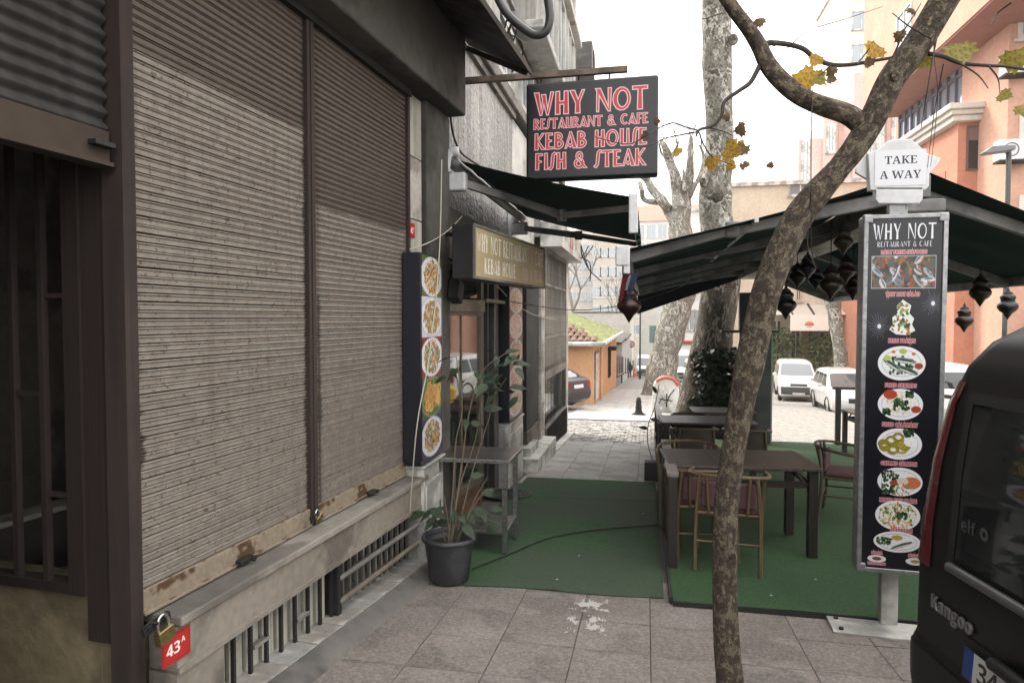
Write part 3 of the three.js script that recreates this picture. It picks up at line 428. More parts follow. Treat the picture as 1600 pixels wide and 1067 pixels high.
// rusty sheet canopy above the shutters
{ const c = thing('sheet_canopy', 'dark rusty corrugated sheet canopy jutting out above the closed shutters', 'canopy', [0, 0, 0], SHOP); const rows = [], uvs = [];
  const zE = -0.86; for (let j = 0; j <= 120; j++) { const z = lerp(8.5, zE, j / 120), r = [], u = []; for (let i = 0; i <= 4; i++) { const x = lerp(0.2, 0.76 + 0.012 * NZ(z * 9, 3) * (i === 4 ? 1 : 0), i / 4), y = lerp(3.98, 3.69, i / 4) + 0.012 * Math.sin(z * 52); r.push(V(x, y, z)); u.push([x, z]); } rows.push(r); uvs.push(u); }
  part('sheet', grid(rows, uvs), M.sheet, c); part('edge_strip', bar(V(0.768, 3.675, 8.5), V(0.768, 3.675, zE), 0.012, 0.05), M.rust, c);
  for (const z of [-0.8, 0.4, 1.6, 2.8, 4]) part('rafter', bar(V(0.21, 3.92, z), V(0.74, 3.66, z), 0.035, 0.04), M.rust, c);
  for (let i = 0; i < 7; i++) { const z = rr(-0.7, 1.2); part('dead_twig', tube([V(0.77, 3.71, z), V(0.78 + rr(-0.02, 0.04), 3.76 + rr(0, 0.05), z + rr(-0.03, 0.03)), V(0.79 + rr(-0.03, 0.05), 3.78 + rr(0, 0.06), z + rr(-0.05, 0.05))], 0.006, 4), M.soil, c); } }
// ---------------------------------------------------------------- restaurant building
const rest = thing('restaurant_building', 'plastered restaurant building with a glazed ground floor and dark columns', 'building');
const LOW = -0.75;
part('plaster_wall', bx(-0.35, 0.0, 2.62, 4.36, -0.78, -4.15), M.plaster, rest);
part('string_course', [rbx(-0.1, 0.1, 4.36, 4.5, -0.78, -9.5, 0.02), bx(-0.1, 0.05, 4.28, 4.36, -0.78, -4.15)], std([0.3, 0.27, 0.24], { tex: tStain, roughness: 0.9 }), rest);
part('soffit_panel', bx(-0.3, 0.02, 2.1, 2.62, -0.78, -2.6), std([0.2, 0.18, 0.15], { tex: at(tStain, 1.6), roughness: 0.8 }), rest);
part('dark_fascia', bx(-0.3, -0.02, 2.05, 2.62, -2.6, -4.7), M.dark, rest);
part('stair_wall', bx(-0.35, 0.0, 2.6, 4.3, -4.15, -6.0), M.white, rest);
part('room', [bx(-4, -3.9, -1, 3, -0.8, -6), bx(-3.9, -0.3, 2.6, 2.75, -0.8, -6), bx(-3.9, -0.3, -0.75, -0.62, -0.8, -6), bx(-3.9, -0.1, -0.9, 2.6, -0.76, -0.82), bx(-3.9, -0.4, -0.9, 2.6, -6.0, -6.1)], M.room, rest);
// shop window
{ const s = new THREE.Group(); s.name = 'shop_window'; s.position.set(-0.03, 0, -0.86); s.rotation.y = -9 * D2R; rest.add(s); const fr = std([0.2, 0.17, 0.13], { tex: tStain, roughness: 0.5 }), W = 0.97; // the glazing stands at an angle to the street
  part('glass_pane', bx(-0.003, 0.003, -0.02, 1.62, -0.03, -0.48), M.glass, s); part('glass_pane', bx(-0.003, 0.003, -0.02, 1.62, -0.5, -W + 0.03), M.glass, s); part('transom_pane', bx(-0.003, 0.003, 1.8, 2.06, -0.03, -W + 0.03), M.glass, s);
  part('transom', rbx(-0.06, 0.05, 1.66, 1.78, 0.02, -W - 0.02, 0.008), std([0.36, 0.31, 0.24], { tex: tStain, roughness: 0.6 }), s);
  part('frame', [bx(-0.03, 0.025, -0.6, 2.08, 0.0, -0.03), bx(-0.02, 0.012, -0.02, 1.63, -0.48, -0.5), bx(-0.03, 0.025, -0.6, 2.08, -W + 0.03, -W), bx(-0.03, 0.022, -0.1, -0.02, -0.03, -W + 0.03), bx(-0.03, 0.022, 1.62, 1.66, -0.03, -W + 0.03)], fr, s);
  part('stall_riser', bx(-0.03, 0.01, -0.8, -0.1, -0.03, -W + 0.03), std([0.2, 0.1, 0.07], { tex: at(tStain, 0.7), roughness: 0.5 }), s); part('inner_wall', bx(-0.5, -0.45, -0.8, 2.1, 0.0, -W - 0.4), M.room, s);
  part('return_wall', bx(-0.5, 0.0, -0.8, 2.1, -W - 0.01, -W - 0.04), M.aluDark, s); }
part('metal_shelf', rbx(-0.02, 0.1, 1.77, 1.81, -2.2, -3.2, 0.006), std([0.34, 0.3, 0.24], { tex: tStain, roughness: 0.5 }), rest);
part('door_frame', [bx(-0.16, 0.03, LOW, 2.05, -2.27, -2.36), bx(-0.12, 0.01, LOW, 2.05, -2.62, -2.7)], M.aluDark, rest);
part('steel_column', [rbx(-0.1, 0.06, LOW, 2.06, -2.78, -2.9, 0.01), rbx(-0.12, 0.04, LOW, 2.06, -2.93, -3.1, 0.01)], std([0.16, 0.155, 0.145], { metalness: 0.6, roughness: 0.4, tex: tStain }), rest);
part('dark_pillar', [rbx(-0.35, 0.1, -0.05, 2.6, -4.72, -5.85, 0.015)], M.darkPaint, rest);
part('pillar_foot', rbx(-0.35, 0.115, -0.75, -0.052, -4.7, -5.87, 0.01), std([0.2, 0.17, 0.14], { tex: tStain, bump: tStain, bs: 0.01 }), rest);
for (let i = 0; i < 7; i++) part('corner_stone', rbx(-0.2, 0.14, -0.72 + i * 0.47, -0.255 + i * 0.47, -5.9, -6.25, 0.008), i % 2 ? M.marble : M.white, rest);
part('stoop', [rbx(0.0, 0.34, -0.8, -0.36, -4.3, -6.2, 0.008), rbx(0.0, 0.2, -0.4, -0.24, -4.45, -5.2, 0.008)], M.white, rest);
// storeys above: overhanging bay with white windows
{ const wm = std([0.42, 0.4, 0.37], { tex: at(tStreak, 2.5) }), tr = std([0.6, 0.58, 0.54], { tex: at(tStain, 2) }), blue = std([0.16, 0.27, 0.36], { tex: tGrain, roughness: 0.5 });
  part('upper_storeys', bx(-4, -0.02, 4.5, 12, -0.9, -10), wm, rest);
  part('bay', bx(-0.02, 0.3, 5.6, 12, -4.3, -9.6), wm, rest);
  for (const y of [5.5, 7.3, 8.9]) part('ledge', rbx(0.0, 0.42, y, y + 0.12, -4.2, -9.7, 0.02), tr, rest);
  for (const y of [4.62, 5.75, 7.5]) for (let i = 0; i < 5; i++) { const z = -1.6 - i * 1.55, x = z < -4.2 && y > 5 ? 0.3 : -0.02, h = y < 5 ? 0.78 : 1.35; if (y > 5 && z > -3.0) continue;
    const w = new THREE.Group(); w.name = 'window'; rest.add(w);
    part('frame', [bx(x, x + 0.05, y, y + h, z, z - 0.07), bx(x, x + 0.05, y, y + h, z - 1.0, z - 1.07), bx(x, x + 0.05, y, y + 0.07, z - 0.07, z - 1.0), bx(x, x + 0.05, y + h - 0.07, y + h, z - 0.07, z - 1.0), bx(x, x + 0.04, y + 0.07, y + h - 0.07, z - 0.5, z - 0.56)], tr, w);
    part('pane', bx(x + 0.005, x + 0.012, y + 0.07, y + h - 0.07, z - 0.07, z - 1.0), M.paneSky, w); part('blind', bx(x + 0.014, x + 0.02, y + 0.07, y + h - 0.1, z - 0.1, z - 0.3), blue, w); }
  part('cornice', [rbx(-0.2, 0.55, 9.7, 9.95, -0.9, -10.1, 0.03), rbx(-0.2, 0.45, 9.45, 9.7, -0.9, -10.05, 0.03)], tr, rest); }
{ const p = onX(925, 95, 0.55); const a = thing('air_conditioner', 'grey box air conditioner on the upper wall behind the hanging sign', 'air conditioner', [0.45, p.y, p.z]); part('case', rbx(-0.42, 0.14, -0.3, 0.3, -0.4, 0.4, 0.03), std([0.3, 0.29, 0.28], { tex: tStain }), a); part('grille', new THREE.TorusGeometry(0.2, 0.015, 6, 24).rotateY(Math.PI / 2).translate(0.145, 0, 0), M.dark, a); }
// food lightboxes and their pedestals
const foodTex = (seedN, pal) => tex2(256, 768, (x, w, h) => { seed = seedN; const bands = pal; bands.forEach(([bg, food, rim, kind], i) => { const y0 = i * h / bands.length, H = h / bands.length; x.fillStyle = bg; x.fillRect(0, y0, w, H); x.save(); x.beginPath(); x.rect(0, y0, w, H); x.clip(); x.translate(0, y0);
  if (kind !== 'fill') { x.fillStyle = rim; x.beginPath(); x.ellipse(w / 2, H / 2, w * 0.55, H * 0.49, 0, 0, 7); x.fill(); x.strokeStyle = '#a9aab4'; x.lineWidth = 3; x.stroke(); }
  for (let q = 0; q < (kind === 'rings' ? 34 : 420); q++) { const a = rnd() * 6.28, r = Math.sqrt(rnd()) * 0.4, px = w / 2 + Math.cos(a) * r * w, py2 = H / 2 + Math.sin(a) * r * H; x.fillStyle = x.strokeStyle = food[Math.floor(rnd() * food.length)]; if (kind === 'rings') { x.lineWidth = 10; x.beginPath(); x.ellipse(px, py2, 20, 18, 0, 0, 7); x.stroke(); } else { x.beginPath(); x.globalAlpha = 0.85; x.ellipse(px, py2, rr(3, 17) * (1 - q / 700), rr(2, 9) * (1 - q / 700), rnd() * 3, 0, 7); x.fill(); x.globalAlpha = 1; } }
  x.restore(); }); });
function lightbox(label, z0, z1, x1, y0, y1, tex) { const g = thing('food_lightbox', label, 'lightbox'); const x0 = 0.005; part('case', rbx(x0, x1, y0, y1, z0, z1, 0.006), std([0.008, 0.009, 0.016], { roughness: 0.35 }), g); part('print', quad(V(x1 + 0.003, y0 + 0.02, z0 - 0.015), V(x1 + 0.003, y0 + 0.02, z1 + 0.03), V(x1 + 0.003, y1 - 0.015, z1 + 0.03), V(x1 + 0.003, y1 - 0.015, z0 - 0.015)), std([0.85, 0.85, 0.85], { tex, roughness: 0.35 }), g); part('rim', [bx(x1 - 0.002, x1 + 0.006, y0, y1, z1 + 0.03, z1), bx(x1 - 0.002, x1 + 0.006, y0, y0 + 0.02, z0, z1 + 0.03)], M.aluDark, g); }
const tFood1 = foodTex(71, [['#5a6b35', ['#b8742e', '#d9a35c', '#7d2f1b', '#3f6a2c', '#e3c48d'], '#dcdce4'], ['#cfd0da', ['#9c7a3d', '#c29b56', '#6b5424', '#87602c'], '#e2e2e8'], ['#7d1c22', ['#3f7a35', '#b5482e', '#d3c8a2', '#665135', '#9a8c60'], '#e6e5e6'], ['#2f5a2a', ['#d29a4a', '#e0b266', '#b47a30', '#c98d3c'], '#3c6d34', 'rings'], ['#3a2350', ['#d8b56b', '#8a4c2b', '#6d3320', '#c9a24e', '#587a34'], '#d9d7e2']]);
lightbox('narrow food picture lightbox on a white pedestal beside the closed shutters', 0.14, -0.4, 0.15, 0.5, 2.09, tFood1);
const tFood2 = foodTex(72, [['#6d1c1c', ['#c98d5c', '#8d4a35', '#d9c7b0'], '#c9b8b0'], ['#7d2a28', ['#d2a08a', '#a8554a', '#e0d0c0'], '#cdbcb4'], ['#6b1f22', ['#b06a48', '#d9b79a', '#7c3a2a'], '#cbbab2'], ['#86302c', ['#c47a5a', '#e2cbb4', '#9a4b3a'], '#cdbcb4'], ['#5c2420', ['#a0603f', '#d2b18f'], '#cbb9a8']]);
lightbox('food picture lightbox on the second white pedestal beside the dark pillar', -3.2, -4.1, 0.15, 0.32, 2.0, tFood2);
function pedestal(label, z0, z1, y1) { const g = thing('white_pedestal', label, 'pedestal'), y0 = gy(0.1, z0) - 0.12, m = M.white; part('body', rbx(0.004, 0.15, y0, y1 - 0.02, z0, z1, 0.006), m, g); part('cap', rbx(0.002, 0.168, y1 - 0.02, y1, z0 + 0.012, z1 - 0.01, 0.006), m, g); const h = (y1 - y0) / 2; for (let i = 0; i < 2; i++) part('raised_panel', rbx(0.14, 0.163, y0 + 0.14 + i * (h - 0.06), y0 + h + i * (h - 0.14), z0 - 0.05, z1 + 0.05, 0.01), m, g); part('corner_strip', rbx(0.1, 0.158, y0, y1 - 0.021, z0 + 0.008, z0 - 0.03, 0.004), m, g); }
pedestal('white panelled pedestal under the lightbox by the closed shutters', 0.1, -0.42, 0.48); pedestal('white panelled pedestal under the lightbox by the restaurant door', -3.15, -4.15, 0.3);
// slanting fascia sign
const tSign2 = tex2(1024, 224, (x, w, h) => { x.fillStyle = '#b8a680'; x.fillRect(0, 0, w, h); speck(x, w, h, 500, ['#ab9a76', '#c2b08a', '#a3926e'], 4, 40, 0.12); deco(x, 'WHY NOT RESTAURANT & CAFE', 20, 108, 84, 985, '#fdf9ee', null); deco(x, 'KEBAB HOUSE', 110, 204, 72, 420, '#fdf9ee', null); deco(x, 'FISH & STEAK', 640, 204, 66, 340, '#ddd6c4', null); x.fillStyle = '#b3a382'; x.globalAlpha = 0.7; x.fillRect(712, 12, 150, 100); x.fillRect(720, 130, 60, 80); x.globalAlpha = 1; x.fillStyle = '#b56a62'; x.globalAlpha = 0.4; deco(x, 'WH', 20, 108, 84, 80, '#b5635c', null); x.globalAlpha = 1; });
{ const a = onZ(742, 348, -0.3), b = onZ(852, 384, -2.35), yaw = Math.atan2(b.x - a.x, -(b.z - a.z)); const L = Math.hypot(b.x - a.x, b.z - a.z), H = 0.44, y0 = 1.915;
  const g = thing('fascia_sign', 'faded beige box sign with pale lettering slanting out from the restaurant front', 'sign', [a.x, y0, a.z], -yaw); // local -z runs along the sign, +x is its face
  part('case', rbx(-0.2, -0.012, 0.0, H, 0, -L, 0.01), std([0.02, 0.02, 0.028], { roughness: 0.5, tex: tStain }), g);
  part('face', quad(V(-0.008, 0.02, -0.02), V(-0.008, 0.02, -L + 0.02), V(-0.008, H - 0.02, -L + 0.02), V(-0.008, H - 0.02, -0.02)), std([0.85, 0.85, 0.85], { tex: tSign2, roughness: 0.4 }), g);
  part('rim', [rbx(-0.02, 0.0, 0, 0.022, 0, -L, 0.003), rbx(-0.02, 0.0, H - 0.022, H, 0, -L, 0.003), rbx(-0.02, 0.0, 0.022, H - 0.022, 0, -0.022, 0.003), rbx(-0.02, 0.0, 0.022, H - 0.022, -L + 0.022, -L, 0.003)], M.sill, g);
  for (const [z, l] of [[-0.25, 0.42], [-L + 0.3, 0.98]]) part('bracket', bar(V(-0.19, H - 0.06, z), V(-0.19 - l, H - 0.02, z - 0.08), 0.035), M.iron, g); }
// floodlight and small hanging bits below it
{ const p = onX(712, 455, 0.18); const g = thing('floodlight', 'small black floodlight hanging in front of the restaurant window', 'lamp', [p.x, p.y, p.z]); part('housing', rbx(-0.05, 0.05, -0.09, 0.09, -0.08, 0.08, 0.012).rotateX(-0.35), M.black, g); part('stem', [tube([V(0, 0.08, 0.0), V(0, 0.25, 0.02), V(-0.1, 0.3, 0)], 0.012, 6), bx(-0.16, -0.09, 0.22, 0.34, -0.03, 0.03)], M.iron, g); }
// restaurant awning: wall tube, fabric, folding arms, front bar
{ const z0 = -0.72, z1 = -4.0, xw = 0.22, yw = 2.95, xf = 1.69, yf = 2.59; const a = thing('folding_awning', 'dark green folding arm awning over the restaurant entrance', 'awning');
  const rows = [], uvs = []; for (let j = 0; j <= 24; j++) { const t = j / 24, r = [], u = []; for (let i = 0; i <= 16; i++) { const s = i / 16, z = lerp(z0, z1, s); r.push(V(lerp(xw, xf, t), lerp(yw, yf, t) - 0.06 * Math.sin(Math.PI * t) * (0.35 + 0.65 * Math.sin(Math.PI * s)) + 0.008 * Math.sin(s * 60), z)); u.push([t * 1.5, z]); } rows.push(r); uvs.push(u); }
  part('fabric', grid(rows, uvs), M.canvas, a);
  part('valance', grid([0, 1, 2].map((j) => Array.from({ length: 40 }, (_, i) => V(xf + 0.03 + 0.012 * Math.sin(i * 1.1) * j, yf - 0.02 - j * 0.12, lerp(z0, z1, i / 39)))), [0, 1, 2].map((j) => Array.from({ length: 40 }, (_, i) => [i * 0.08, j * 0.12]))), M.canvas, a);
  part('roller_tube', tube([V(0.16, 2.93, z0 + 0.02), V(0.16, 2.93, z1)], 0.055, 14), M.awnFrame, a);
  part('front_bar', rbx(xf - 0.03, xf + 0.025, yf - 0.06, yf + 0.02, z0 + 0.01, z1 - 0.01, 0.01), M.awnFrame, a);
  part('end_cap', rbx(xf - 0.04, xf + 0.035, yf - 0.3, yf + 0.025, z0 + 0.045, z0 + 0.012, 0.012), M.whitePlastic, a);
  for (const [zs, dir] of [[z0 - 0.06, -1], [z1 + 0.1, 1]]) { const sh = V(0.2, 2.78, zs), el = V(1.0, 2.58, zs + dir * 0.75), fr = V(xf - 0.03, yf - 0.06, zs + dir * 0.12); part('upper_arm', bar(sh, el, 0.045, 0.075, 0.012), M.awnFrame, a); part('forearm', bar(el, fr, 0.04, 0.06, 0.012), M.awnFrame, a); part('elbow', cyl(0.045, 0.045, 0.1, 14).translate(el.x, el.y, el.z), M.awnFrame, a);
    part('shoulder_bracket', [rbx(0.0, 0.26, 2.7, 2.86, zs - 0.05, zs + 0.05, 0.02), rbx(0.0, 0.05, 2.6, 3.04, zs - 0.07, zs + 0.07, 0.015), tube([V(0.1, 2.86, zs + 0.05), V(0.13, 3.02, zs + 0.05), V(0.2, 3.03, zs + 0.04)], 0.045, 10, { sub: 3 })], M.whitePlastic, a); } }
// hanging sign on its pole
const tSign1 = tex2(1024, 720, (x, w, h) => { x.fillStyle = '#17171d'; x.fillRect(0, 0, w, h); speck(x, w, h, 160, ['#202028', '#121218', '#24242c'], 3, 30, 0.25); const F = '#b8353a', L = '#e6b9bb';
  deco(x, 'WHY NOT', 56, 232, 168, 900, F, L, 17); deco(x, 'RESTAURANT & CAFE', 46, 342, 76, 920, F, L, 10); deco(x, 'KEBAB HOUSE', 56, 500, 120, 900, F, L, 14); deco(x, 'FISH & STEAK', 62, 656, 120, 884, F, L, 14); });
{ const z = -1.0, tl = onZ(822, 131, z), br = onZ(1028, 274, z), w = br.x - tl.x, h = tl.y - br.y; const g = thing('hanging_sign', 'black box sign with red lettering hanging from a rusty pole over the pavement', 'sign', [tl.x, br.y, z], -1.2 * D2R);
  part('case', rbx(0, w, 0.0, h, -0.14, 0.0, 0.022, 3), std([0.012, 0.012, 0.016], { roughness: 0.45, tex: tStain }), g);
  for (const s of [0, 1]) { const Z = s ? -0.143 : 0.003; part('printed_face', s ? quad(V(w - 0.02, 0.02, Z), V(0.02, 0.02, Z), V(0.02, h - 0.02, Z), V(w - 0.02, h - 0.02, Z)) : quad(V(0.02, 0.02, Z), V(w - 0.02, 0.02, Z), V(w - 0.02, h - 0.02, Z), V(0.02, h - 0.02, Z)), std([0.9, 0.9, 0.9], { tex: tSign1, roughness: 0.35 }), g); }
  for (const x of [0.12, w - 0.42, w * 0.4]) part('hanger', tube([V(x, h - 0.01, -0.07), V(x + 0.005, h + 0.075, -0.06)], 0.008, 6), M.rust, g);
  const p = thing('sign_pole', 'rusty steel pole holding the black hanging sign out from the wall', 'pole'); const a = onZ(706, 128, -1.02), b = onZ(981, 108, -1.06); a.x = Math.max(a.x, -0.02); part('pole', bar(a, b, 0.05, 0.05), std([0.2, 0.15, 0.11], { tex: at(tStain, 0.6), roughness: 0.85 }), p); part('wall_plate', rbx(-0.03, 0.02, a.y - 0.1, a.y + 0.1, a.z - 0.07, a.z + 0.07, 0.005), M.rust, p); }
// cables on the wall
const wire = (name, label, pts, r, m, cat = 'cable', sub = 6) => solo(name, tube(pts, r, 6, { sub }), m, label, cat);
wire('wall_cable', 'black cable running down the concrete pillar and plaster wall', [onX(702, 140, 0.02), onX(706, 200, 0.03), onX(716, 232, 0.03), onX(735, 250, 0.04), onX(748, 258, 0.05)], 0.011, M.cable);
wire('looped_cable', 'thick black cable hanging in a loop over the sheet canopy', [onZ(770, -20, 0.2), onZ(790, 18, 0.2), onZ(815, 42, 0.2), onZ(838, 55, 0.2), onZ(852, 50, 0.2), onZ(859, 30, 0.2), onZ(853, -20, 0.2)], 0.03, std([0.035, 0.034, 0.035], { roughness: 0.4 }));
wire('looped_cable', 'thin cable curling from the canopy edge to the rusty pole', [onZ(797, 54, -0.3), onZ(812, 62, -0.4), onZ(817, 80, -0.6), onZ(812, 97, -0.8), onZ(800, 112, -1.0)], 0.008, M.cable);
wire('loose_cord', 'pale cord hanging in front of the food lightbox by the shutters', [sX(690, 250, 0.3), sX(686, 400, 0.3), sX(670, 560, 0.3), sX(652, 660, 0.28), sX(640, 800, 0.17)].map((p) => p.applyQuaternion(sq)), 0.005, M.cord);
wire('light_cable', 'thin dark cable strung from the restaurant wall across to the big plane tree', [onX(790, 470, 0.1), onZ(890, 484, -4), onZ(975, 476, -5.5), onZ(1060, 450, -7), onZ(1105, 428, -8.2)], 0.006, M.cable);
wire('light_cable', 'thin pale cable sagging between the second lightbox and the barred windows', [onX(775, 445, 0.12), onX(800, 470, 0.12), onX(830, 490, 0.14), onX(868, 500, 0.16)], 0.006, M.cord);
wire('wall_cable', 'thin cable crossing the beige panel above the food lightbox', [sX(640, 390, 0.08), sX(672, 378, 0.09), sX(700, 360, 0.1), sX(722, 338, 0.1)].map((p) => p.applyQuaternion(sq)), 0.005, M.cord);
// ---------------------------------------------------------------- barred house next door
{ const h = thing('barred_house', 'narrow house with barred windows and dark railings beside the cobbled lane', 'house'), X = 0.12, za = -6.27, zb = -9.7;
  part('wall', [bx(-4, X - 0.06, -1.2, 4.3, za - 2.9, zb), bx(-4, X - 0.06, 2.95, 4.3, za, za - 2.9), bx(-4, -3.6, -1.2, 3, za, zb), bx(X - 0.16, X - 0.06, -1.2, -0.75, za, za - 2.9)], M.white, h);
  part('room', [bx(-1.6, -1.5, -1.2, 3, za, zb + 0.4), bx(-1.6, X - 0.1, -1.1, -0.9, za, zb + 0.4)], M.room, h);
  part('sign_band', rbx(X - 0.06, X + 0.3, 2.78, 3.2, za + 0.02, zb - 0.05, 0.01), M.white, h); part('red_mark', [0, 1].map((i) => bx(X + 0.3, X + 0.304, 2.88, 3.08, -7.5 - i * 0.3, -7.62 - i * 0.3)), M.red, h);
  part('window_pane', bx(X - 0.1, X - 0.095, 0.66, 2.75, za - 0.1, za - 2.9), M.glass, h); part('window_pane', bx(X - 0.1, X - 0.095, -0.2, 0.6, za - 0.1, za - 2.9), M.glass, h);
  part('curtain', bx(X - 0.2, X - 0.19, 0.66, 2.75, za - 0.1, za - 2.9), std([0.2, 0.17, 0.13], { tex: tStreak }), h);
  part('frame', [rbx(X - 0.04, X + 0.03, 0.55, 0.68, za, zb + 0.4, 0.006), rbx(X - 0.04, X + 0.03, 2.72, 2.78, za, zb + 0.4, 0.006), rbx(X - 0.05, X + 0.03, -1.1, 2.78, zb + 0.5, zb + 0.38, 0.006), bx(X - 0.04, X + 0.02, 1.25, 1.29, za, zb + 0.5), bx(X - 0.04, X + 0.02, 2.15, 2.19, za, zb + 0.5), rbx(X - 0.04, X + 0.03, -0.3, -0.24, za, zb + 0.5, 0.005)], M.ironPale, h);
  const pb = std([0.5, 0.45, 0.38], { tex: tStain, roughness: 0.6 }); for (let i = 0; i < 15; i++) { const z = za - 0.12 - i * 0.19; part('bar', bx(X + 0.01, X + 0.024, 0.68, 2.72, z, z - 0.014), pb, h); part('bar', bx(X + 0.01, X + 0.018, -0.24, 0.55, z, z - 0.01), M.iron, h); }
  for (let i = 0; i < 24; i++) { const z = za - 0.06 - i * 0.12, y = gy(X, z); part('railing_bar', [bx(X + 0.05, X + 0.068, y + 0.04, -0.26 , z, z - 0.018), new THREE.OctahedronGeometry(0.026).translate(X + 0.06, lerp(y, -0.26, i % 2 ? 0.35 : 0.65), z - 0.009)], M.iron, h); }
  part('railing_back', bx(X - 0.02, X + 0.0, -1.05, -0.27, za, zb + 0.5), M.room, h);
  part('plinth', [tilt(bx(X - 0.05, 0.32, -0.1, 0.03, za - 0.2, zb + 0.3))], M.white, h); part('wall_end', bx(-4, X + 0.02, -1.2, 3, zb + 0.38, zb), M.white, h);
  for (let i = 0; i < 5; i++) { const p = V(X + 0.3, 2.8 + rr(-0.1, 0.35), zb + rr(0, 0.6)); part('dead_vine', tube([p, p.clone().add(V(rr(0.02, 0.2), rr(-0.35, -0.1), rr(-0.4, 0.2))), p.clone().add(V(rr(0.1, 0.5), rr(-0.7, 0.2), rr(-0.8, 0)))], 0.012, 5, { sub: 4 }), M.soil, h); } }
// ---------------------------------------------------------------- seating area
// big double awning on a central ridge
const TZ0 = -0.38, TZ1 = -9.1, TL = [1.62, 2.13], TR = [3.72, 2.66], TE = [5.3, 1.98];
{ const t = thing('terrace_awning', 'large dark green double awning with grey arms roofing the seating platform', 'awning');
  const side = (a, b, nm) => { const rows = [], uvs = []; for (let j = 0; j <= 20; j++) { const f = j / 20, r = [], u = []; for (let i = 0; i <= 60; i++) { const s = i / 60, z = lerp(TZ0, TZ1, s); r.push(V(lerp(a[0], b[0], f), lerp(a[1], b[1], f) - 0.05 * Math.sin(Math.PI * f) + 0.014 * Math.sin(s * 75 + f * 2) * Math.sin(Math.PI * f) + 0.01 * NZ(f * 4, s * 12), z)); u.push([f * 2, z]); } rows.push(r); uvs.push(u); } return part(nm, grid(rows, uvs), M.canvas, t); };
  side(TL, TR, 'fabric'); side(TR, TE, 'fabric');
  const fb = (p, o) => [rbx(p[0] - 0.04 + o, p[0] + 0.04 + o, p[1] - 0.075, p[1] + 0.02, TZ0 + 0.01, TZ1 - 0.01, 0.012)];
  part('front_bar', fb(TL, 0), M.awnFrame, t); part('front_bar', fb(TE, 0), M.awnFrame, t);
  part('end_cap', [rbx(TL[0] - 0.06, TL[0] + 0.05, TL[1] - 0.13, TL[1] + 0.03, TZ0 + 0.05, TZ0 + 0.012, 0.015), rbx(TL[0] - 0.0, TL[0] + 0.05, TL[1] - 0.19, TL[1] - 0.12, TZ0 + 0.04, TZ0 - 0.02, 0.01)], M.whitePlastic, t);
  part('ridge_beam', [rbx(TR[0] - 0.06, TR[0] + 0.06, TR[1] - 0.2, TR[1] - 0.04, TZ0, TZ1, 0.01), rbx(TR[0] - 0.16, TR[0] + 0.16, TR[1] - 0.3, TR[1] - 0.21, TZ0, TZ1, 0.01)], M.awnFrame, t);
  for (const z of [-0.6, -2.5, -4.6, -6.8, -8.9]) {
    const q = V(TL[0] + 0.04, TL[1] - 0.05, z), m = V(2.45, 2.29, z), r = V(TR[0] - 0.1, TR[1] - 0.16, z); part('arm', [bar(q, m, 0.05, 0.085, 0.012), bar(m, r, 0.06, 0.1, 0.012), rbx(m.x - 0.05, m.x + 0.05, m.y - 0.06, m.y + 0.06, z - 0.04, z + 0.04, 0.01)], M.awnFrame, t);
    part('arm', [bar(V(TE[0] - 0.04, TE[1] - 0.05, z), V(TR[0] + 0.1, TR[1] - 0.16, z), 0.055, 0.09, 0.012)], M.awnFrame, t); }
  part('front_flap', grid([0, 1, 2].map((j) => Array.from({ length: 30 }, (_, i) => V(TL[0] - 0.02 + 0.01 * Math.sin(i) * j, TL[1] - 0.06 - j * 0.06, lerp(TZ0 - 0.3, TZ1, i / 29)))), [0, 1, 2].map((j) => Array.from({ length: 30 }, (_, i) => [i * 0.3, j * 0.1]))), M.canvasNavy, t);
  part('back_flap', grid([0, 1].map((j) => Array.from({ length: 24 }, (_, i) => { const f = i / 23; return V(lerp(TL[0], TR[0], f), lerp(TL[1], TR[1], f) - 0.03 - j * (0.42 - 0.2 * f), TZ1 + 0.02 + 0.01 * Math.sin(i) * j); })), [0, 1].map((j) => Array.from({ length: 24 }, (_, i) => [i * 0.1, j * 0.4]))), M.canvasNavy, t);
  for (const z of [-0.55]) part('post', rbx(3.56, 3.66, py(3.6, z), TR[1] - 0.3, z - 0.05, z + 0.05, 0.008), M.awnFrame, t);
  for (let i = 0; i < 1; i++) part('light_track', bar(V(2.6 + i * 0.2, 2.33 + i * 0.045, TZ0 + 0.0), V(2.6 + i * 0.2, 2.33 + i * 0.045, -4), 0.03, 0.03), i % 2 ? M.awnFrame : M.whitePlastic, t);
}
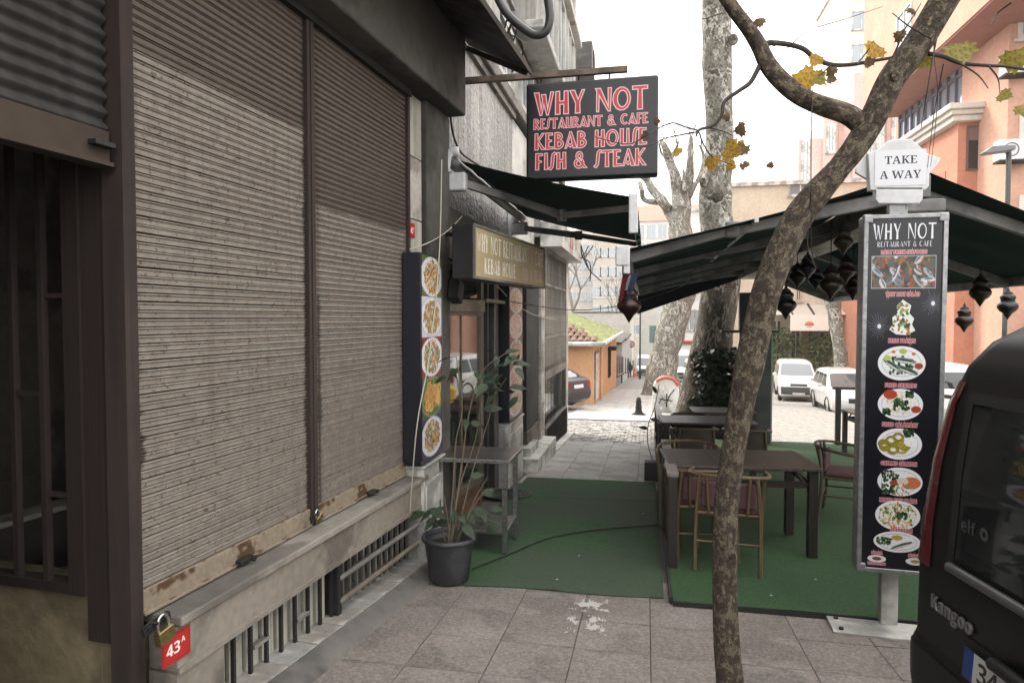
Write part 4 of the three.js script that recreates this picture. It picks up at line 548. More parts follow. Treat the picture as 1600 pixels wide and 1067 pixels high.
// lanterns
{ const geos = { body: lathe([[0.0, 0], [0.012, 0.02], [0.03, 0.05], [0.045, 0.075], [0.075, 0.095], [0.098, 0.13], [0.1, 0.155], [0.085, 0.185], [0.06, 0.2], [0.062, 0.215], [0.075, 0.235], [0.07, 0.262], [0.045, 0.28], [0.02, 0.29], [0.014, 0.31], [0, 0.312]], 16), };
  const kinds = [[0.55, 0.045, 0.02], [0.02, 0.09, 0.05], [0.4, 0.2, 0.03], [0.03, 0.06, 0.16]].map((c) => phy(c.map((v) => v * 0.045), { roughness: 0.35, map: tGrain }));
  const spots = [[983, 505, -0.48, 1.0], [1228, 500, -1.7, 1.1], [1298, 470, -1.6, 1.15], [1262, 438, -2.6, 1], [1322, 444, -2.2, 1], [1246, 452, -3.4, 1.1], [1318, 400, -1.1, 0.9], [1275, 455, -4, 1.1], [1333, 470, -3, 1.1], [1215, 455, -2.9, 1.0], [1532, 480, -2.2, 1.1], [1575, 500, -3.5, 1.2], [1507, 520, -4.2, 1.2]];
  const where = ['hanging from the awning corner over the pavement', 'beside the leaning tree trunk', 'hanging nearest the menu board post', 'with green glass in the cluster under the awning', 'with amber glass in the cluster under the awning', 'with blue glass deep under the awning', 'hung short below the awning ridge', 'with red glass far under the awning', 'half hidden behind the menu board', 'behind the leaning tree trunk', 'right of the menu board', 'above the dark van roof', 'low behind the van roof'];
  spots.forEach(([px, q, z, s], i) => { const p = onZ(px, q, z), L = thing('hanging_lantern', 'dark oriental glass lantern ' + where[i], 'lantern', [p.x, p.y, p.z], i, 'lanterns under the terrace awning'); L.scale.setScalar(s * (i ? 0.85 : 0.95));
    const f = (p.x - TL[0]) / (TR[0] - TL[0]), top = p.x < TR[0] ? lerp(TL[1], TR[1], clamp(f)) - 0.1 : lerp(TR[1], TE[1], (p.x - TR[0]) / (TE[0] - TR[0])) - 0.08;
    part('glass_body', geos.body.clone(), kinds[i % 4], L); part('collar', new THREE.TorusGeometry(0.062, 0.008, 6, 18).rotateX(Math.PI / 2).translate(0, 0.207, 0), M.iron, L); part('cap', lathe([[0.05, 0.275], [0.045, 0.295], [0.015, 0.315], [0.012, 0.34]], 12), M.iron, L);
    part('chain', tube([V(0, 0.33, 0), V(0, Math.max(0.36, (top - p.y) / L.scale.y), 0)], 0.005, 5), M.iron, L); }); }
// cloth streamers at the awning corner
for (const [px, q0, q1, c, l] of [[972, 425, 482, [0.12, 0.012, 0.016], 'red'], [985, 428, 470, [0.02, 0.03, 0.07], 'blue'], [978, 430, 474, [0.42, 0.42, 0.42], 'pale grey']]) { const a = onZ(px + 8, q0, -0.42), b = onZ(px - 4, q1, -0.42); solo('cloth_streamer', grid(Array.from({ length: 7 }, (_, j) => { const f = j / 6, p = a.clone().lerp(b, f); return [V(p.x - 0.03 + 0.01 * f, p.y, p.z - 0.01 * (px % 5) + 0.02 * Math.sin(f * 5)), V(p.x, p.y, p.z + 0.02 - 0.01 * (px % 5)), V(p.x + 0.03 - 0.015 * f, p.y + 0.01, p.z - 0.01 * (px % 5))]; })), std(c, { roughness: 0.95, tex: at(tGrain, 0.5) }), l + ' cloth streamer tied to the corner of the terrace awning', 'streamer'); }
// tables
function makeTable(label, pos, turn, w, d, h, group) { const t = thing('dining_table', label, 'table', pos, turn, group);
  part('tabletop', rbx(-w / 2, w / 2, h - 0.028, h, -d / 2, d / 2, 0.006), M.tableTop, t); part('apron', [bx(-w / 2 + 0.08, w / 2 - 0.08, h - 0.17, h - 0.12, d / 2 - 0.08, d / 2 - 0.05), bx(-w / 2 + 0.08, w / 2 - 0.08, h - 0.17, h - 0.12, -d / 2 + 0.05, -d / 2 + 0.08), bx(-w / 2 + 0.05, -w / 2 + 0.08, h - 0.17, h - 0.12, -d / 2 + 0.08, d / 2 - 0.08), bx(w / 2 - 0.08, w / 2 - 0.05, h - 0.17, h - 0.12, -d / 2 + 0.08, d / 2 - 0.08)], M.darkWood, t);
  for (const sx of [-1, 1]) for (const sz of [-1, 1]) { const x = sx * (w / 2 - 0.06), z = sz * (d / 2 - 0.06); part('leg', rbx(x - 0.035, x + 0.035, 0, h - 0.028, z - 0.035, z + 0.035, 0.004), M.darkWood, t); part('corner_brace', tube([V(x - sx * 0.03, h - 0.17, z), V(x - sx * 0.12, h - 0.06, z)], 0.012, 5), M.darkWood, t); } return t; }
const put = (x, z) => [x, py(x, z) + 0.002, z];
const T1 = put(2.545, -1.02); makeTable('dark wooden dining table behind the slim leaning tree, bamboo chair pushed under', T1, 5 * D2R, 1.19, 0.74, 0.735);
const T2 = put(2.62, -4.75); makeTable('dark dining table by the railing, between the near table and the big tree', T2, 4 * D2R, 1.25, 0.72, 0.74);
const T3p = onG(1335, 690, PH); const T3 = put(5.62, -7.3); makeTable('brown topped table at the far side of the platform beside the menu board', T3, 0.1, 1.0, 0.7, 0.74);
makeTable('dark dining table in front of the big tree trunk', put(3.05, -6.7), 0.05, 1.0, 0.7, 0.74);
// chairs with a bent hoop for arms and back
function hoopChair(name, label, pos, turn, m, seatM, group) { const c = thing(name, label, 'chair', pos, turn, group); const hoop = [[-0.27, 0.665, -0.2], [-0.29, 0.68, 0], [-0.26, 0.705, 0.2], [-0.14, 0.72, 0.3], [0, 0.725, 0.325], [0.14, 0.72, 0.3], [0.26, 0.705, 0.2], [0.29, 0.68, 0], [0.27, 0.665, -0.2]].map((p) => V(...p));
  part('arm_hoop', tube(hoop, 0.015, 8, { sub: 4 }), m, c);
  for (const s of [-1, 1]) { part('leg', tube([V(s * 0.23, 0, 0.27), V(s * 0.225, 0.4, 0.235), V(s * 0.2, 0.71, 0.27)], 0.015, 8, { sub: 3 }), m, c); part('leg', tube([V(s * 0.24, 0, -0.24), V(s * 0.25, 0.42, -0.22), V(s * 0.27, 0.665, -0.2)], 0.015, 8, { sub: 3 }), m, c); }
  part('stretcher', [tube([V(-0.23, 0.22, 0.25), V(0.23, 0.22, 0.25)], 0.009, 6), tube([V(-0.245, 0.24, -0.23), V(-0.228, 0.24, 0.25)], 0.009, 6), tube([V(0.245, 0.24, -0.23), V(0.228, 0.24, 0.25)], 0.009, 6)], m, c);
  part('seat', rbx(-0.235, 0.235, 0.405, 0.43, -0.24, 0.24, 0.012), seatM, c); part('cushion', rbx(-0.22, 0.22, 0.43, 0.475, -0.22, 0.21, 0.02, 3), M.cushion, c);
  if (name === 'wicker_chair') { const rows = []; for (let j = 0; j <= 6; j++) { const f = j / 6; rows.push(Array.from({ length: 13 }, (_, i) => { const a = lerp(-1, 1, i / 12); return V(0.25 * a * (0.85 + 0.12 * f), 0.43 + 0.3 * f, 0.235 + 0.08 * f * (1 - a * a) + 0.012 * (1 - a * a)); })); } part('woven_back', grid(rows), M.wicker, c); }
  else { for (const x of [-0.15, 0.15]) part('back_slat', tube([V(x * 0.9, 0.42, 0.24), V(x * 0.95, 0.56, 0.265), V(x, 0.715, 0.3)], 0.013, 6, { sub: 3 }), m, c); part('back_cushion', rbx(-0.19, 0.19, 0.47, 0.66, 0.2, 0.235, 0.02, 2), M.cushion, c); part('back_rail', tube([V(-0.22, 0.43, 0.238), V(0.22, 0.43, 0.238)], 0.012, 6), m, c); } return c; }
{ const a = onG(1100, 893, PH), b = onG(1190, 903, PH), x = (a.x + b.x) / 2, z = (a.z + b.z) / 2, yaw = -Math.atan2(b.z - a.z, b.x - a.x); hoopChair('bamboo_chair', 'bamboo armchair with a mauve cushion pushed under the near table behind the slim tree', [x, py(x, z) + 0.002, z - 0.27], yaw, M.bamboo, M.bambooDark); }
hoopChair('bamboo_chair', 'bamboo armchair at the far side of the near table', put(2.2, -1.75), Math.PI - 0.1, M.bamboo, M.bambooDark);
hoopChair('bamboo_chair', 'bamboo armchair standing sideways beside the menu board, its hoop arm in view', put(3.82, -2.35), -Math.PI / 2 - 0.35, M.bambooDark, M.bambooDark);
hoopChair('bamboo_chair', 'bamboo armchair at the railing end of the near table', put(2.25, -0.7), 0.1, M.bamboo, M.bambooDark);
hoopChair('wicker_chair', 'dark wicker chair with its rounded back to the near table, by the railing', put(2.4, -3.95), 0.05, M.bambooDark, M.wicker);
hoopChair('wicker_chair', 'dark wicker chair beside the leaning trunk at the second table', put(3.05, -4.0), -0.1, M.bambooDark, M.wicker);
hoopChair('wicker_chair', 'dark wicker chair on the far side of the second table', put(2.45, -5.5), Math.PI, M.bambooDark, M.wicker);
hoopChair('wicker_chair', 'dark wicker chair at the table before the big tree', put(3.0, -6.1), 0.2, M.bambooDark, M.wicker);
// railing along the pavement side
{ const r = thing('wooden_railing', 'low dark wooden railing between the carpeted path and the tables', 'railing'); const X = 2.0, top = (z) => gy(X, z) + 0.72;
  for (const z of [-0.23, -2.35, -4.5, -6.6]) part('post', rbx(X - 0.035, X + 0.035, gy(X, z) + PH, top(z), z - 0.035, z + 0.035, 0.004), M.darkWood, r);
  for (const [a, b] of [[-0.2, -2.38], [-4.46, -8.6]]) part('top_rail', bar(V(X, top(a) + 0.015, a), V(X, top(b) + 0.015, b), 0.085, 0.03, 0.004), std([0.22, 0.19, 0.17], { tex: tWood, roughness: 0.4 }), r);
  part('post', rbx(X - 0.035, X + 0.035, gy(X, -8.55) + PH, top(-8.55), -8.59, -8.51, 0.004), M.darkWood, r);
  for (const [a, b] of [[-0.2, -2.35], [-2.35, -4.5], [-4.5, -8.55]]) part('lower_rail', bar(V(X, top(a) - 0.55, a), V(X, top(b) - 0.55, b), 0.04, 0.04), M.darkWood, r); }
{ const r = thing('wooden_railing', 'dark wooden railing at the far edge of the platform towards the parked cars', 'railing'), z = -8.75; for (const x of [5.35, 6.2]) part('post', rbx(x - 0.045, x + 0.045, py(x, z), py(x, z) + 1.05, z - 0.04, z + 0.04, 0.004), M.darkWood, r); part('top_rail', rbx(5.25, 6.3, py(5.8, z) + 1.05, py(5.8, z) + 1.1, z - 0.05, z + 0.05, 0.004), M.darkWood, r); part('top_rail', bar(V(6.2, py(6.2, z) + 1.075, z + 0.06), V(6.2, py(6.2, -4) + 1.075, -4), 0.09, 0.05), M.darkWood, r); part('post', rbx(6.155, 6.245, py(6.2, -4), py(6.2, -4) + 1.05, -4.04, -3.96, 0.004), M.darkWood, r); }
// dark display stand at the far end of the platform
{ const z = -8.55, x0 = onZ(1157, 600, z).x, x1 = onZ(1207, 600, z).x, yb = py(x1, z); const d = thing('display_stand', 'tall dark grey display stand with a shelf board at the end of the platform', 'display stand'); const m = std([0.05, 0.058, 0.056], { roughness: 0.5, tex: tStain });
  const yt = onZ(1190, 520, z).y, yu = onZ(1160, 457, z).y; part('cabinet', rbx(x0, x1, yb, yt, z - 0.22, z, 0.012), m, d); part('shelf_board', rbx(onZ(1127, 520, z).x, onZ(1216, 520, z).x, yt, yt + 0.05, z - 0.26, z + 0.08, 0.006), M.darkWood, d); part('upper_box', rbx(x0 - 0.02, x0 + 0.36, yt + 0.052, yu, z - 0.2, z - 0.02, 0.01), m, d); part('edge_trim', [bx(x1 - 0.004, x1 + 0.008, yb, yt, z - 0.2, z - 0.18), bx(x1 - 0.02, x1 + 0.006, yb + 0.01, yt - 0.01, z - 0.001, z + 0.004)], std([0.2, 0.33, 0.24], { roughness: 0.5 }), d); }
// ---------------------------------------------------------------- menu board
const tMenu = tex2(512, 2048, (x, w, h) => { seed = 991; x.fillStyle = '#14141b'; x.fillRect(0, 0, w, h); x.translate(-20, 0);
  deco(x, 'WHY NOT', 52, 118, 92, 436, '#e4e3e8', null); deco(x, 'RESTAURANT & CAFE', 84, 160, 30, 380, '#d8d8dd', null);
  const cap = (t, cx, y, s = 30) => { x.font = `bold ${s}px sans-serif`; x.textAlign = 'center'; x.lineWidth = 6; x.strokeStyle = '#d9a7ab'; x.strokeText(t, cx, y); x.fillStyle = '#8f2a33'; x.fillText(t, cx, y); };
  cap('DAILY FRESH SEAFOODS', 270, 202, 28);
  x.fillStyle = '#5a5148'; x.fillRect(48, 214, 444, 186); x.save(); x.beginPath(); x.rect(48, 214, 444, 186); x.clip(); x.translate(48, 214); speck(x, 444, 186, 260, ['#8a4a24', '#b36a35', '#2b2a24', '#4c5250', '#3c3f30'], 6, 26); for (let i = 0; i < 14; i++) { x.save(); x.translate(rr(20, 430), rr(20, 170)); x.rotate(rr(-1.2, 1)); x.fillStyle = ['#9aa5ab', '#c9c5c9', '#6c7a80', '#b9b0b4'][i % 4]; x.beginPath(); x.ellipse(0, 0, rr(30, 60), rr(10, 22), 0, 0, 7); x.fill(); x.fillStyle = '#4a5257'; x.beginPath(); x.ellipse(0, -6, 30, 5, 0, 0, 7); x.fill(); x.restore(); } speck(x, 444, 186, 26, ['#b8352c', '#d8e0ea', '#46603a'], 5, 16); x.restore(); x.strokeStyle = '#aeb2b8'; x.lineWidth = 4; x.strokeRect(48, 214, 444, 186);
  cap('WHY NOT SALAD', 270, 446);
  for (const [sx, sy] of [[478, 488], [110, 622]]) { x.strokeStyle = '#70727c'; x.lineWidth = 2.5; for (let i = 0; i < 22; i++) { const a = i / 22 * 6.283, l = rr(40, 90); x.beginPath(); x.moveTo(sx, sy); x.lineTo(sx + Math.cos(a) * l, sy + Math.sin(a) * l); x.stroke(); } x.fillStyle = '#dfe0ea'; x.beginPath(); x.arc(sx, sy, 13, 0, 7); x.fill(); }
  x.fillStyle = '#dfe3dc'; x.beginPath(); x.moveTo(270, 466); x.lineTo(330, 500); x.lineTo(318, 545); x.lineTo(352, 575); x.lineTo(338, 610); x.lineTo(362, 645); x.lineTo(300, 672); x.lineTo(230, 668); x.lineTo(180, 640); x.lineTo(206, 610); x.lineTo(200, 570); x.lineTo(236, 545); x.lineTo(230, 510); x.closePath(); x.fill(); x.save(); x.translate(190, 480); for (let i = 0; i < 60; i++) { const yy = rr(0, 175), ww = 30 + yy * 0.28; x.fillStyle = ['#b5532c', '#3c6b34', '#86a35b', '#27452a', '#c9672f'][i % 5]; x.beginPath(); x.ellipse(82 + rr(-ww, ww), yy + 8, rr(5, 14), rr(5, 10), rnd() * 3, 0, 7); x.fill(); } x.restore();
  cap('KING PRAWN', 270, 716); plate(x, 272, 836, 166, 100, [['leaf', 0, 0.1, 0.5, '#2a4a2c'], ['fish', -0.35, 0.15, 0.3, '#77847c'], ['fish', 0.15, -0.15, 0.3, '#8a968f'], ['fish', 0.25, 0.4, 0.3, '#6a766f'], ['disc', -0.6, -0.3, 0.16, '#b8c25a'], ['disc', 0.05, -0.7, 0.16, '#a9b85a'], ['disc', -0.35, -0.66, 0.09, '#d4702f'], ['disc', 0.5, -0.55, 0.09, '#d4702f'], ['disc', 0.72, 0.15, 0.18, '#9a4a24']]);
  cap('FRIED SHRIMPS', 270, 976); plate(x, 270, 1076, 158, 92, [['bits', 0, 0.05, 0.7, ['#e8e0d0', '#d8cbb8', '#c9b79f', '#f0ece4'], 130], ['leaf', 0.05, 0, 0.34, '#1f3b20'], ['disc', -0.45, -0.62, 0.3, '#b4452c'], ['disc', 0.7, 0.3, 0.22, '#a8462c'], ['leaf', 0.4, -0.66, 0.14, '#1f3b20'], ['leaf', -0.6, 0.5, 0.14, '#1f3b20']]);
  cap('FRIED CALAMARY', 270, 1206); plate(x, 270, 1308, 158, 92, [['ring', -0.2, 0.05, 0.5, ['#a8993a', '#b8a94a', '#94882f'], 13], ['disc', 0.5, -0.15, 0.3, '#eeeef0'], ['leaf', 0.4, -0.72, 0.2, '#1f3b20']]);
  cap('GRILLED SALMON', 270, 1434); plate(x, 280, 1530, 158, 84, [['leaf', -0.45, -0.35, 0.38, '#1f3b20'], ['leaf', -0.5, 0.55, 0.3, '#1f3b20'], ['disc', -0.25, 0.1, 0.2, '#9c4a2a'], ['disc', 0.5, 0.05, 0.42, '#c97248'], ['disc', 0.12, -0.05, 0.26, '#dcc8bc'], ['bits', 0.1, 0.6, 0.4, ['#8fb06a', '#6d9150', '#d8783c'], 24]]);
  cap('MIXED FISH PLATE', 270, 1652); plate(x, 270, 1730, 158, 88, [['bits', 0, 0, 0.85, ['#d9cf9a', '#d0803f', '#45683a', '#e4dcc0', '#8a8a3c', '#c9b25c'], 170], ['leaf', 0.2, 0, 0.2, '#1f3b20']]);
  cap('SEABREAM', 300, 1828); plate(x, 270, 1886, 166, 62, [['leaf', -0.55, 0, 0.3, '#1f3b20'], ['disc', 0, -0.4, 0.24, '#b59a4a'], ['fish', 0.2, 0.3, 0.1, '#6a6a5c'], ['disc', 0.5, -0.4, 0.2, '#eeeef0']]);
  cap('BAKLAVA', 130, 1966, 18); plate(x, 130, 1994, 66, 22, [['disc', 0, 0, 0.5, '#6b4a22']]); cap('RICE PUDDING', 130, 2030, 18); cap('KAZANDIBI', 400, 1966, 18); plate(x, 400, 1994, 66, 22, [['disc', 0, 0, 0.5, '#a88a5a']]);
});
{ const z = 0.62, a = onZ(1352, 336, z), b = onZ(1485, 330, z + 0.02), c = onZ(1352, 892, z), w = b.x - a.x, h = a.y - c.y, yaw = -3 * D2R; const g = thing('menu_board', 'tall black illuminated style menu board in an aluminium frame on a white post', 'menu board', [c.x - 0.05, c.y, z], yaw);
  g.rotation.z = -0.004; const F = 0.028;
  part('case', rbx(-0.0, w, 0, h, -0.13, -0.012, 0.02, 2), M.alu, g);
  part('print', quad(V(F, F, 0.002), V(w - F, F, 0.002), V(w - F, h - F, 0.002), V(F, h - F, 0.002)), std([0.9, 0.9, 0.9], { tex: tMenu, roughness: 0.3 }), g);
  part('frame', [rbx(0, F, F, h - F, -0.02, 0.012, 0.006), rbx(w - F, w, F, h - F, -0.02, 0.012, 0.006), rbx(0, w, 0, F, -0.02, 0.012, 0.006), rbx(0, w, h - F, h, -0.02, 0.012, 0.006)], M.alu, g);
  part('frame_corner', [[0, 0], [w - 0.05, 0], [0, h - 0.05], [w - 0.05, h - 0.05]].map(([x, y]) => rbx(x - 0.003, x + 0.053, y - 0.003, y + 0.053, -0.024, 0.0135, 0.012, 3)), M.alu, g);
  const bp = onG(1360, 992), bx0 = onG(1298, 980).x - g.position.x, bx1 = bx0 + 0.52, yb = gy(bp.x, z) - c.y; part('post', rbx(w * 0.34, w * 0.34 + 0.095, yb + 0.02, h + 0.1, -0.12, -0.04, 0.008), M.white, g);
  part('base_plate', rbx(bx0, bx1, yb + 0.001, yb + 0.024, -0.085, 0.14, 0.006).rotateX(0), M.white, g);
  part('bolt', [[bx0 + 0.05, 0.1], [bx1 - 0.05, 0.1], [bx0 + 0.05, -0.05]].map(([x, q]) => cyl(0.014, 0.014, 0.012, 8).translate(x, yb + 0.03, q)), M.rust, g); }
{ const z = 0.6, P = (list) => { const o = onZ(1354, 298, z); return list.map(([a, b]) => { const p = onZ(a, b, z); return [p.x - o.x, p.y - o.y]; }); }, o = onZ(1354, 298, z); const g = thing('takeaway_sign', 'white plastic sign with pointed wings on top of the menu board', 'sign', [o.x, o.y, z]);
  part('plate', ext(P([[1357, 298], [1354, 244], [1372, 236], [1385, 224], [1417, 222], [1430, 232], [1446, 248], [1445, 293], [1440, 298]]), 0.05, 0.006), M.whitePlastic, g);
  part('wing', ext(P([[1352, 244], [1338, 264], [1337, 270], [1353, 280]]), 0.02, 0.004).translate(0, 0, 0.0), M.whitePlastic, g); part('wing', ext(P([[1434, 237], [1467, 249], [1464, 256], [1447, 276]]), 0.02, 0.004), M.whitePlastic, g);
  part('foot', ext(P([[1366, 296], [1436, 296], [1435, 314], [1431, 319], [1370, 319], [1366, 314]]), 0.05, 0.006), M.whitePlastic, g);
  const t = tex2(512, 384, (x, w, h) => { x.fillStyle = '#dcdce0'; x.fillRect(0, 0, w, h); x.fillStyle = '#20202c'; x.textAlign = 'center'; x.font = 'bold 118px serif'; x.fillText('TAKE', 262, 150); x.fillText('A WAY', 258, 308); });
  const [[x0, y0], [x1, y1]] = P([[1362, 294], [1442, 236]]); part('lettering', quad(V(x0, y0, 0.0585), V(x1, y0, 0.0585), V(x1, y1, 0.0585), V(x0, y1, 0.0585)), std([0.92, 0.92, 0.92], { tex: t, roughness: 0.45 }), g);
  part('neck', rbx(x0 + 0.09, x0 + 0.18, P([[1400, 345]])[0][1], 0.0, 0.005, 0.03, 0.004), M.alu, g); }
// ---------------------------------------------------------------- steel table and potted plant by the window
{ const t = thing('steel_table', 'small stainless steel table against the restaurant window on the green carpet', 'table', [0.1, gy(0.4, -0.5) + 0.012, -0.55]), H = 0.775;
  part('top', rbx(-0.02, 0.64, H - 0.035, H, -0.28, 0.26, 0.006), M.steel, t); part('shelf', rbx(0.02, 0.6, 0.16, 0.185, -0.24, 0.22, 0.005), M.steel, t);
  for (const x of [0.03, 0.59]) for (const z of [-0.24, 0.22]) { part('leg', rbx(x - 0.02, x + 0.02, 0.012 + gy(0.4, z - 0.5) - gy(0.4, -0.5) - 0.01, H - 0.035, z - 0.02, z + 0.02, 0.004), M.steel, t); } }
const leafGeo = (L, W, curl = 0.25, lobes = 0) => { const rows = [], n = 7; for (let i = 0; i <= n; i++) { const t = i / n, w = W * Math.sin(Math.PI * Math.pow(t, 0.75)) * 0.5; rows.push([-1, -0.5, 0, 0.5, 1].map((s) => V(s * w, -curl * L * t * t + 0.12 * Math.abs(s) * w, t * L))); } return grid(rows); };
{ const c = onG(702, 908), z = c.z, g = thing('potted_plant', 'leggy green shrub in a grey plastic pot at the corner of the carpet', 'plant', [c.x, gy(c.x, c.z) + 0.014, z]);
  part('pot', lathe([[0, 0.004], [0.13, 0], [0.138, 0.01], [0.175, 0.285], [0.192, 0.287], [0.196, 0.3], [0.192, 0.318], [0.178, 0.318], [0.172, 0.29], [0.16, 0.24], [0, 0.24]], 32), M.potGrey, g); part('soil', lathe([[0, 0.262], [0.1, 0.258], [0.165, 0.25]], 20), M.soil, g);
  const L = (px, q, dz = 0) => onZ(px, q, z + dz).sub(g.position);
  const stems = [[[[704, 850], [712, 790], [722, 720], [730, 660], [742, 610], [758, 575], [790, 552]], 0.0085], [[[700, 850], [708, 760], [712, 690], [722, 640], [716, 580], [712, 555]], 0.007], [[[710, 850], [740, 730], [762, 660], [778, 610], [792, 590]], 0.006], [[[706, 850], [718, 760], [742, 690], [750, 640], [755, 600]], 0.006], [[[712, 850], [735, 800], [752, 775], [770, 762]], 0.007], [[[696, 850], [690, 820], [686, 800]], 0.006], [[[714, 850], [728, 812], [742, 780], [762, 745]], 0.008], [[[704, 850], [700, 815], [694, 775]], 0.005], [[[712, 850], [722, 828], [740, 815]], 0.005]];
  stems.forEach(([pts, r], i) => part('stem', tube(pts.map(([a, b], j) => L(a, b, 0.03 * Math.sin(i * 2.1) * (1 + j * 0.4))), (t) => r * (1 - 0.6 * t), 6, { sub: 3 }), M.stem, g));
  const lg = [leafGeo(0.13, 0.065, 0.45), leafGeo(0.1, 0.05, 0.6), leafGeo(0.14, 0.07, 0.35), leafGeo(0.08, 0.045, 0.5)];
  const tops = [[790, 553], [800, 560], [806, 556], [775, 556], [795, 570], [810, 562], [712, 558], [705, 575], [720, 575], [698, 590], [752, 590], [745, 605], [760, 600], [768, 612], [738, 615], [735, 660], [742, 668], [728, 655], [755, 640], [772, 620], [780, 600], [786, 585], [665, 800], [672, 808], [680, 795], [690, 805], [700, 812], [715, 805], [725, 800], [735, 795], [745, 810], [752, 800], [758, 815], [765, 795], [770, 765], [676, 815], [660, 806], [708, 795], [722, 818], [740, 822], [685, 818], [735, 745], [752, 770], ...Array.from({ length: 12 }, (_, i) => [rr(740, 815), rr(545, 625)]), ...Array.from({ length: 8 }, () => [rr(662, 770), rr(790, 835)])];
  tops.forEach(([a, b], i) => { const o = shade(new THREE.Mesh(lg[i % 4], M.leafGreen)); o.name = 'leaf'; o.position.copy(L(a, b, 0.05 * Math.sin(i * 1.7))); o.rotation.set(rr(0.1, 0.9), i < 22 || i > 42 ? rr(0, 6.28) : Math.atan2(a - 705, 8) + rr(-0.8, 0.8), rr(-0.4, 0.4)); g.add(o); }); }
{ const c = onG(1019, 750), g = thing('black_pot', 'small black pot with one bare stem beside the railing', 'plant', [c.x, gy(c.x, c.z), c.z]); part('pot', rbx(-0.1, 0.1, 0, 0.25, -0.1, 0.1, 0.02), M.black, g); const L = (a, b) => onZ(a, b, c.z).sub(g.position); part('stem', [tube([L(1020, 720), L(1012, 690), L(1014, 660), L(1022, 640), L(1030, 600)], 0.006, 5, { sub: 4 })], M.stem, g); for (const [a, b] of [[1013, 670], [1016, 655], [1026, 615]]) { const o = part('leaf', leafGeo(0.14, 0.05, 0.6), M.leafGreen, g); o.position.copy(L(a, b)); o.rotation.set(1.2, rr(0, 6), 0); } }
// ---------------------------------------------------------------- vehicles: bodies lofted from rings [height, rear, front, half width, corner radius]
function carShell(rows, n = 6) {
  const f = (y) => { let i = 0; while (i < rows.length - 2 && y > rows[i + 1][0]) i++; const a = rows[i], b = rows[i + 1], t = clamp((y - a[0]) / (b[0] - a[0])); return a.map((v, j) => lerp(v, b[j], t)); };
  const ring = (y) => { const [, xr, xf, hw, r] = f(y), P = []; const c = [[xf - r, hw - r, 0], [xr + r, hw - r, 90], [xr + r, -hw + r, 180], [xf - r, -hw + r, 270]]; // counter-clockwise seen from above (x, z)
    for (const [cx, cz, a0] of c) for (let i = 0; i <= n; i++) { const a = (a0 + 90 * i / n) * D2R; P.push(V(cx + r * Math.cos(a), y, cz + r * Math.sin(a))); } P.push(P[0].clone()); return P; };
  const ys = []; rows.forEach((r, i) => { if (i + 1 < rows.length) for (let q = 0; q < 3; q++) ys.push(lerp(r[0], rows[i + 1][0], q / 3)); }); ys.push(rows[rows.length - 1][0]);
  const rings = ys.map(ring);
  return { f, ring, geo: () => grid(rings, null, true), rear: (w, y, o = 0) => { const [, xr, , hw, r] = f(y), e = Math.max(0, Math.abs(w) - (hw - r)); return V(xr - o + (r - Math.sqrt(Math.max(0, r * r - e * e))), y, w); }, front: (w, y, o = 0) => { const [, , xf, hw, r] = f(y), e = Math.max(0, Math.abs(w) - (hw - r)); return V(xf + o - (r - Math.sqrt(Math.max(0, r * r - e * e))), y, w); }, side: (x, y, s, o = 0) => { const [, , , hw] = f(y); return V(x, y, s * (hw + o)); } };
}
const surf = (pt, u0, u1, v0, v1, nu = 6, nv = 8) => grid(Array.from({ length: nv + 1 }, (_, j) => Array.from({ length: nu + 1 }, (_, i) => { const v = lerp(v0, v1, j / nv), U0 = typeof u0 === 'function' ? u0(v) : u0, U1 = typeof u1 === 'function' ? u1(v) : u1; return pt(lerp(U0, U1, i / nu), v); })));
function wheel(parent, x, z, r, w = 0.19) { const g = new THREE.Group(); g.name = 'wheel'; g.position.set(x, r, z); parent.add(g); part('tyre', new THREE.TorusGeometry(r - 0.07, 0.075, 10, 28).scale(1, 1, w / 0.15), M.black, g); part('rim', [cyl(r - 0.11, r - 0.11, w * 0.8, 20).rotateX(Math.PI / 2), ...Array.from({ length: 5 }, (_, i) => bx(-0.025, 0.025, 0, r - 0.12, -w * 0.46, w * 0.46).rotateZ(i * 1.2566))], M.alu, g); }
const paint = (c, o = {}) => phy(c, { roughness: 0.35, clearcoat: 0.7, clearcoatRoughness: 0.12, ...o });
const plateTex = (t) => tex2(512, 112, (x, w, h) => { x.fillStyle = '#c9c8c2'; x.fillRect(0, 0, w, h); x.fillStyle = '#123c86'; x.fillRect(0, 0, 54, h); x.strokeStyle = '#22222a'; x.lineWidth = 5; x.strokeRect(2, 2, w - 4, h - 4); x.fillStyle = '#17171c'; x.font = 'bold 96px sans-serif'; x.fillText(t, 74, 92); });
const font = await new FontLoader().loadAsync('fonts/droid/droid_sans_bold.typeface.json');
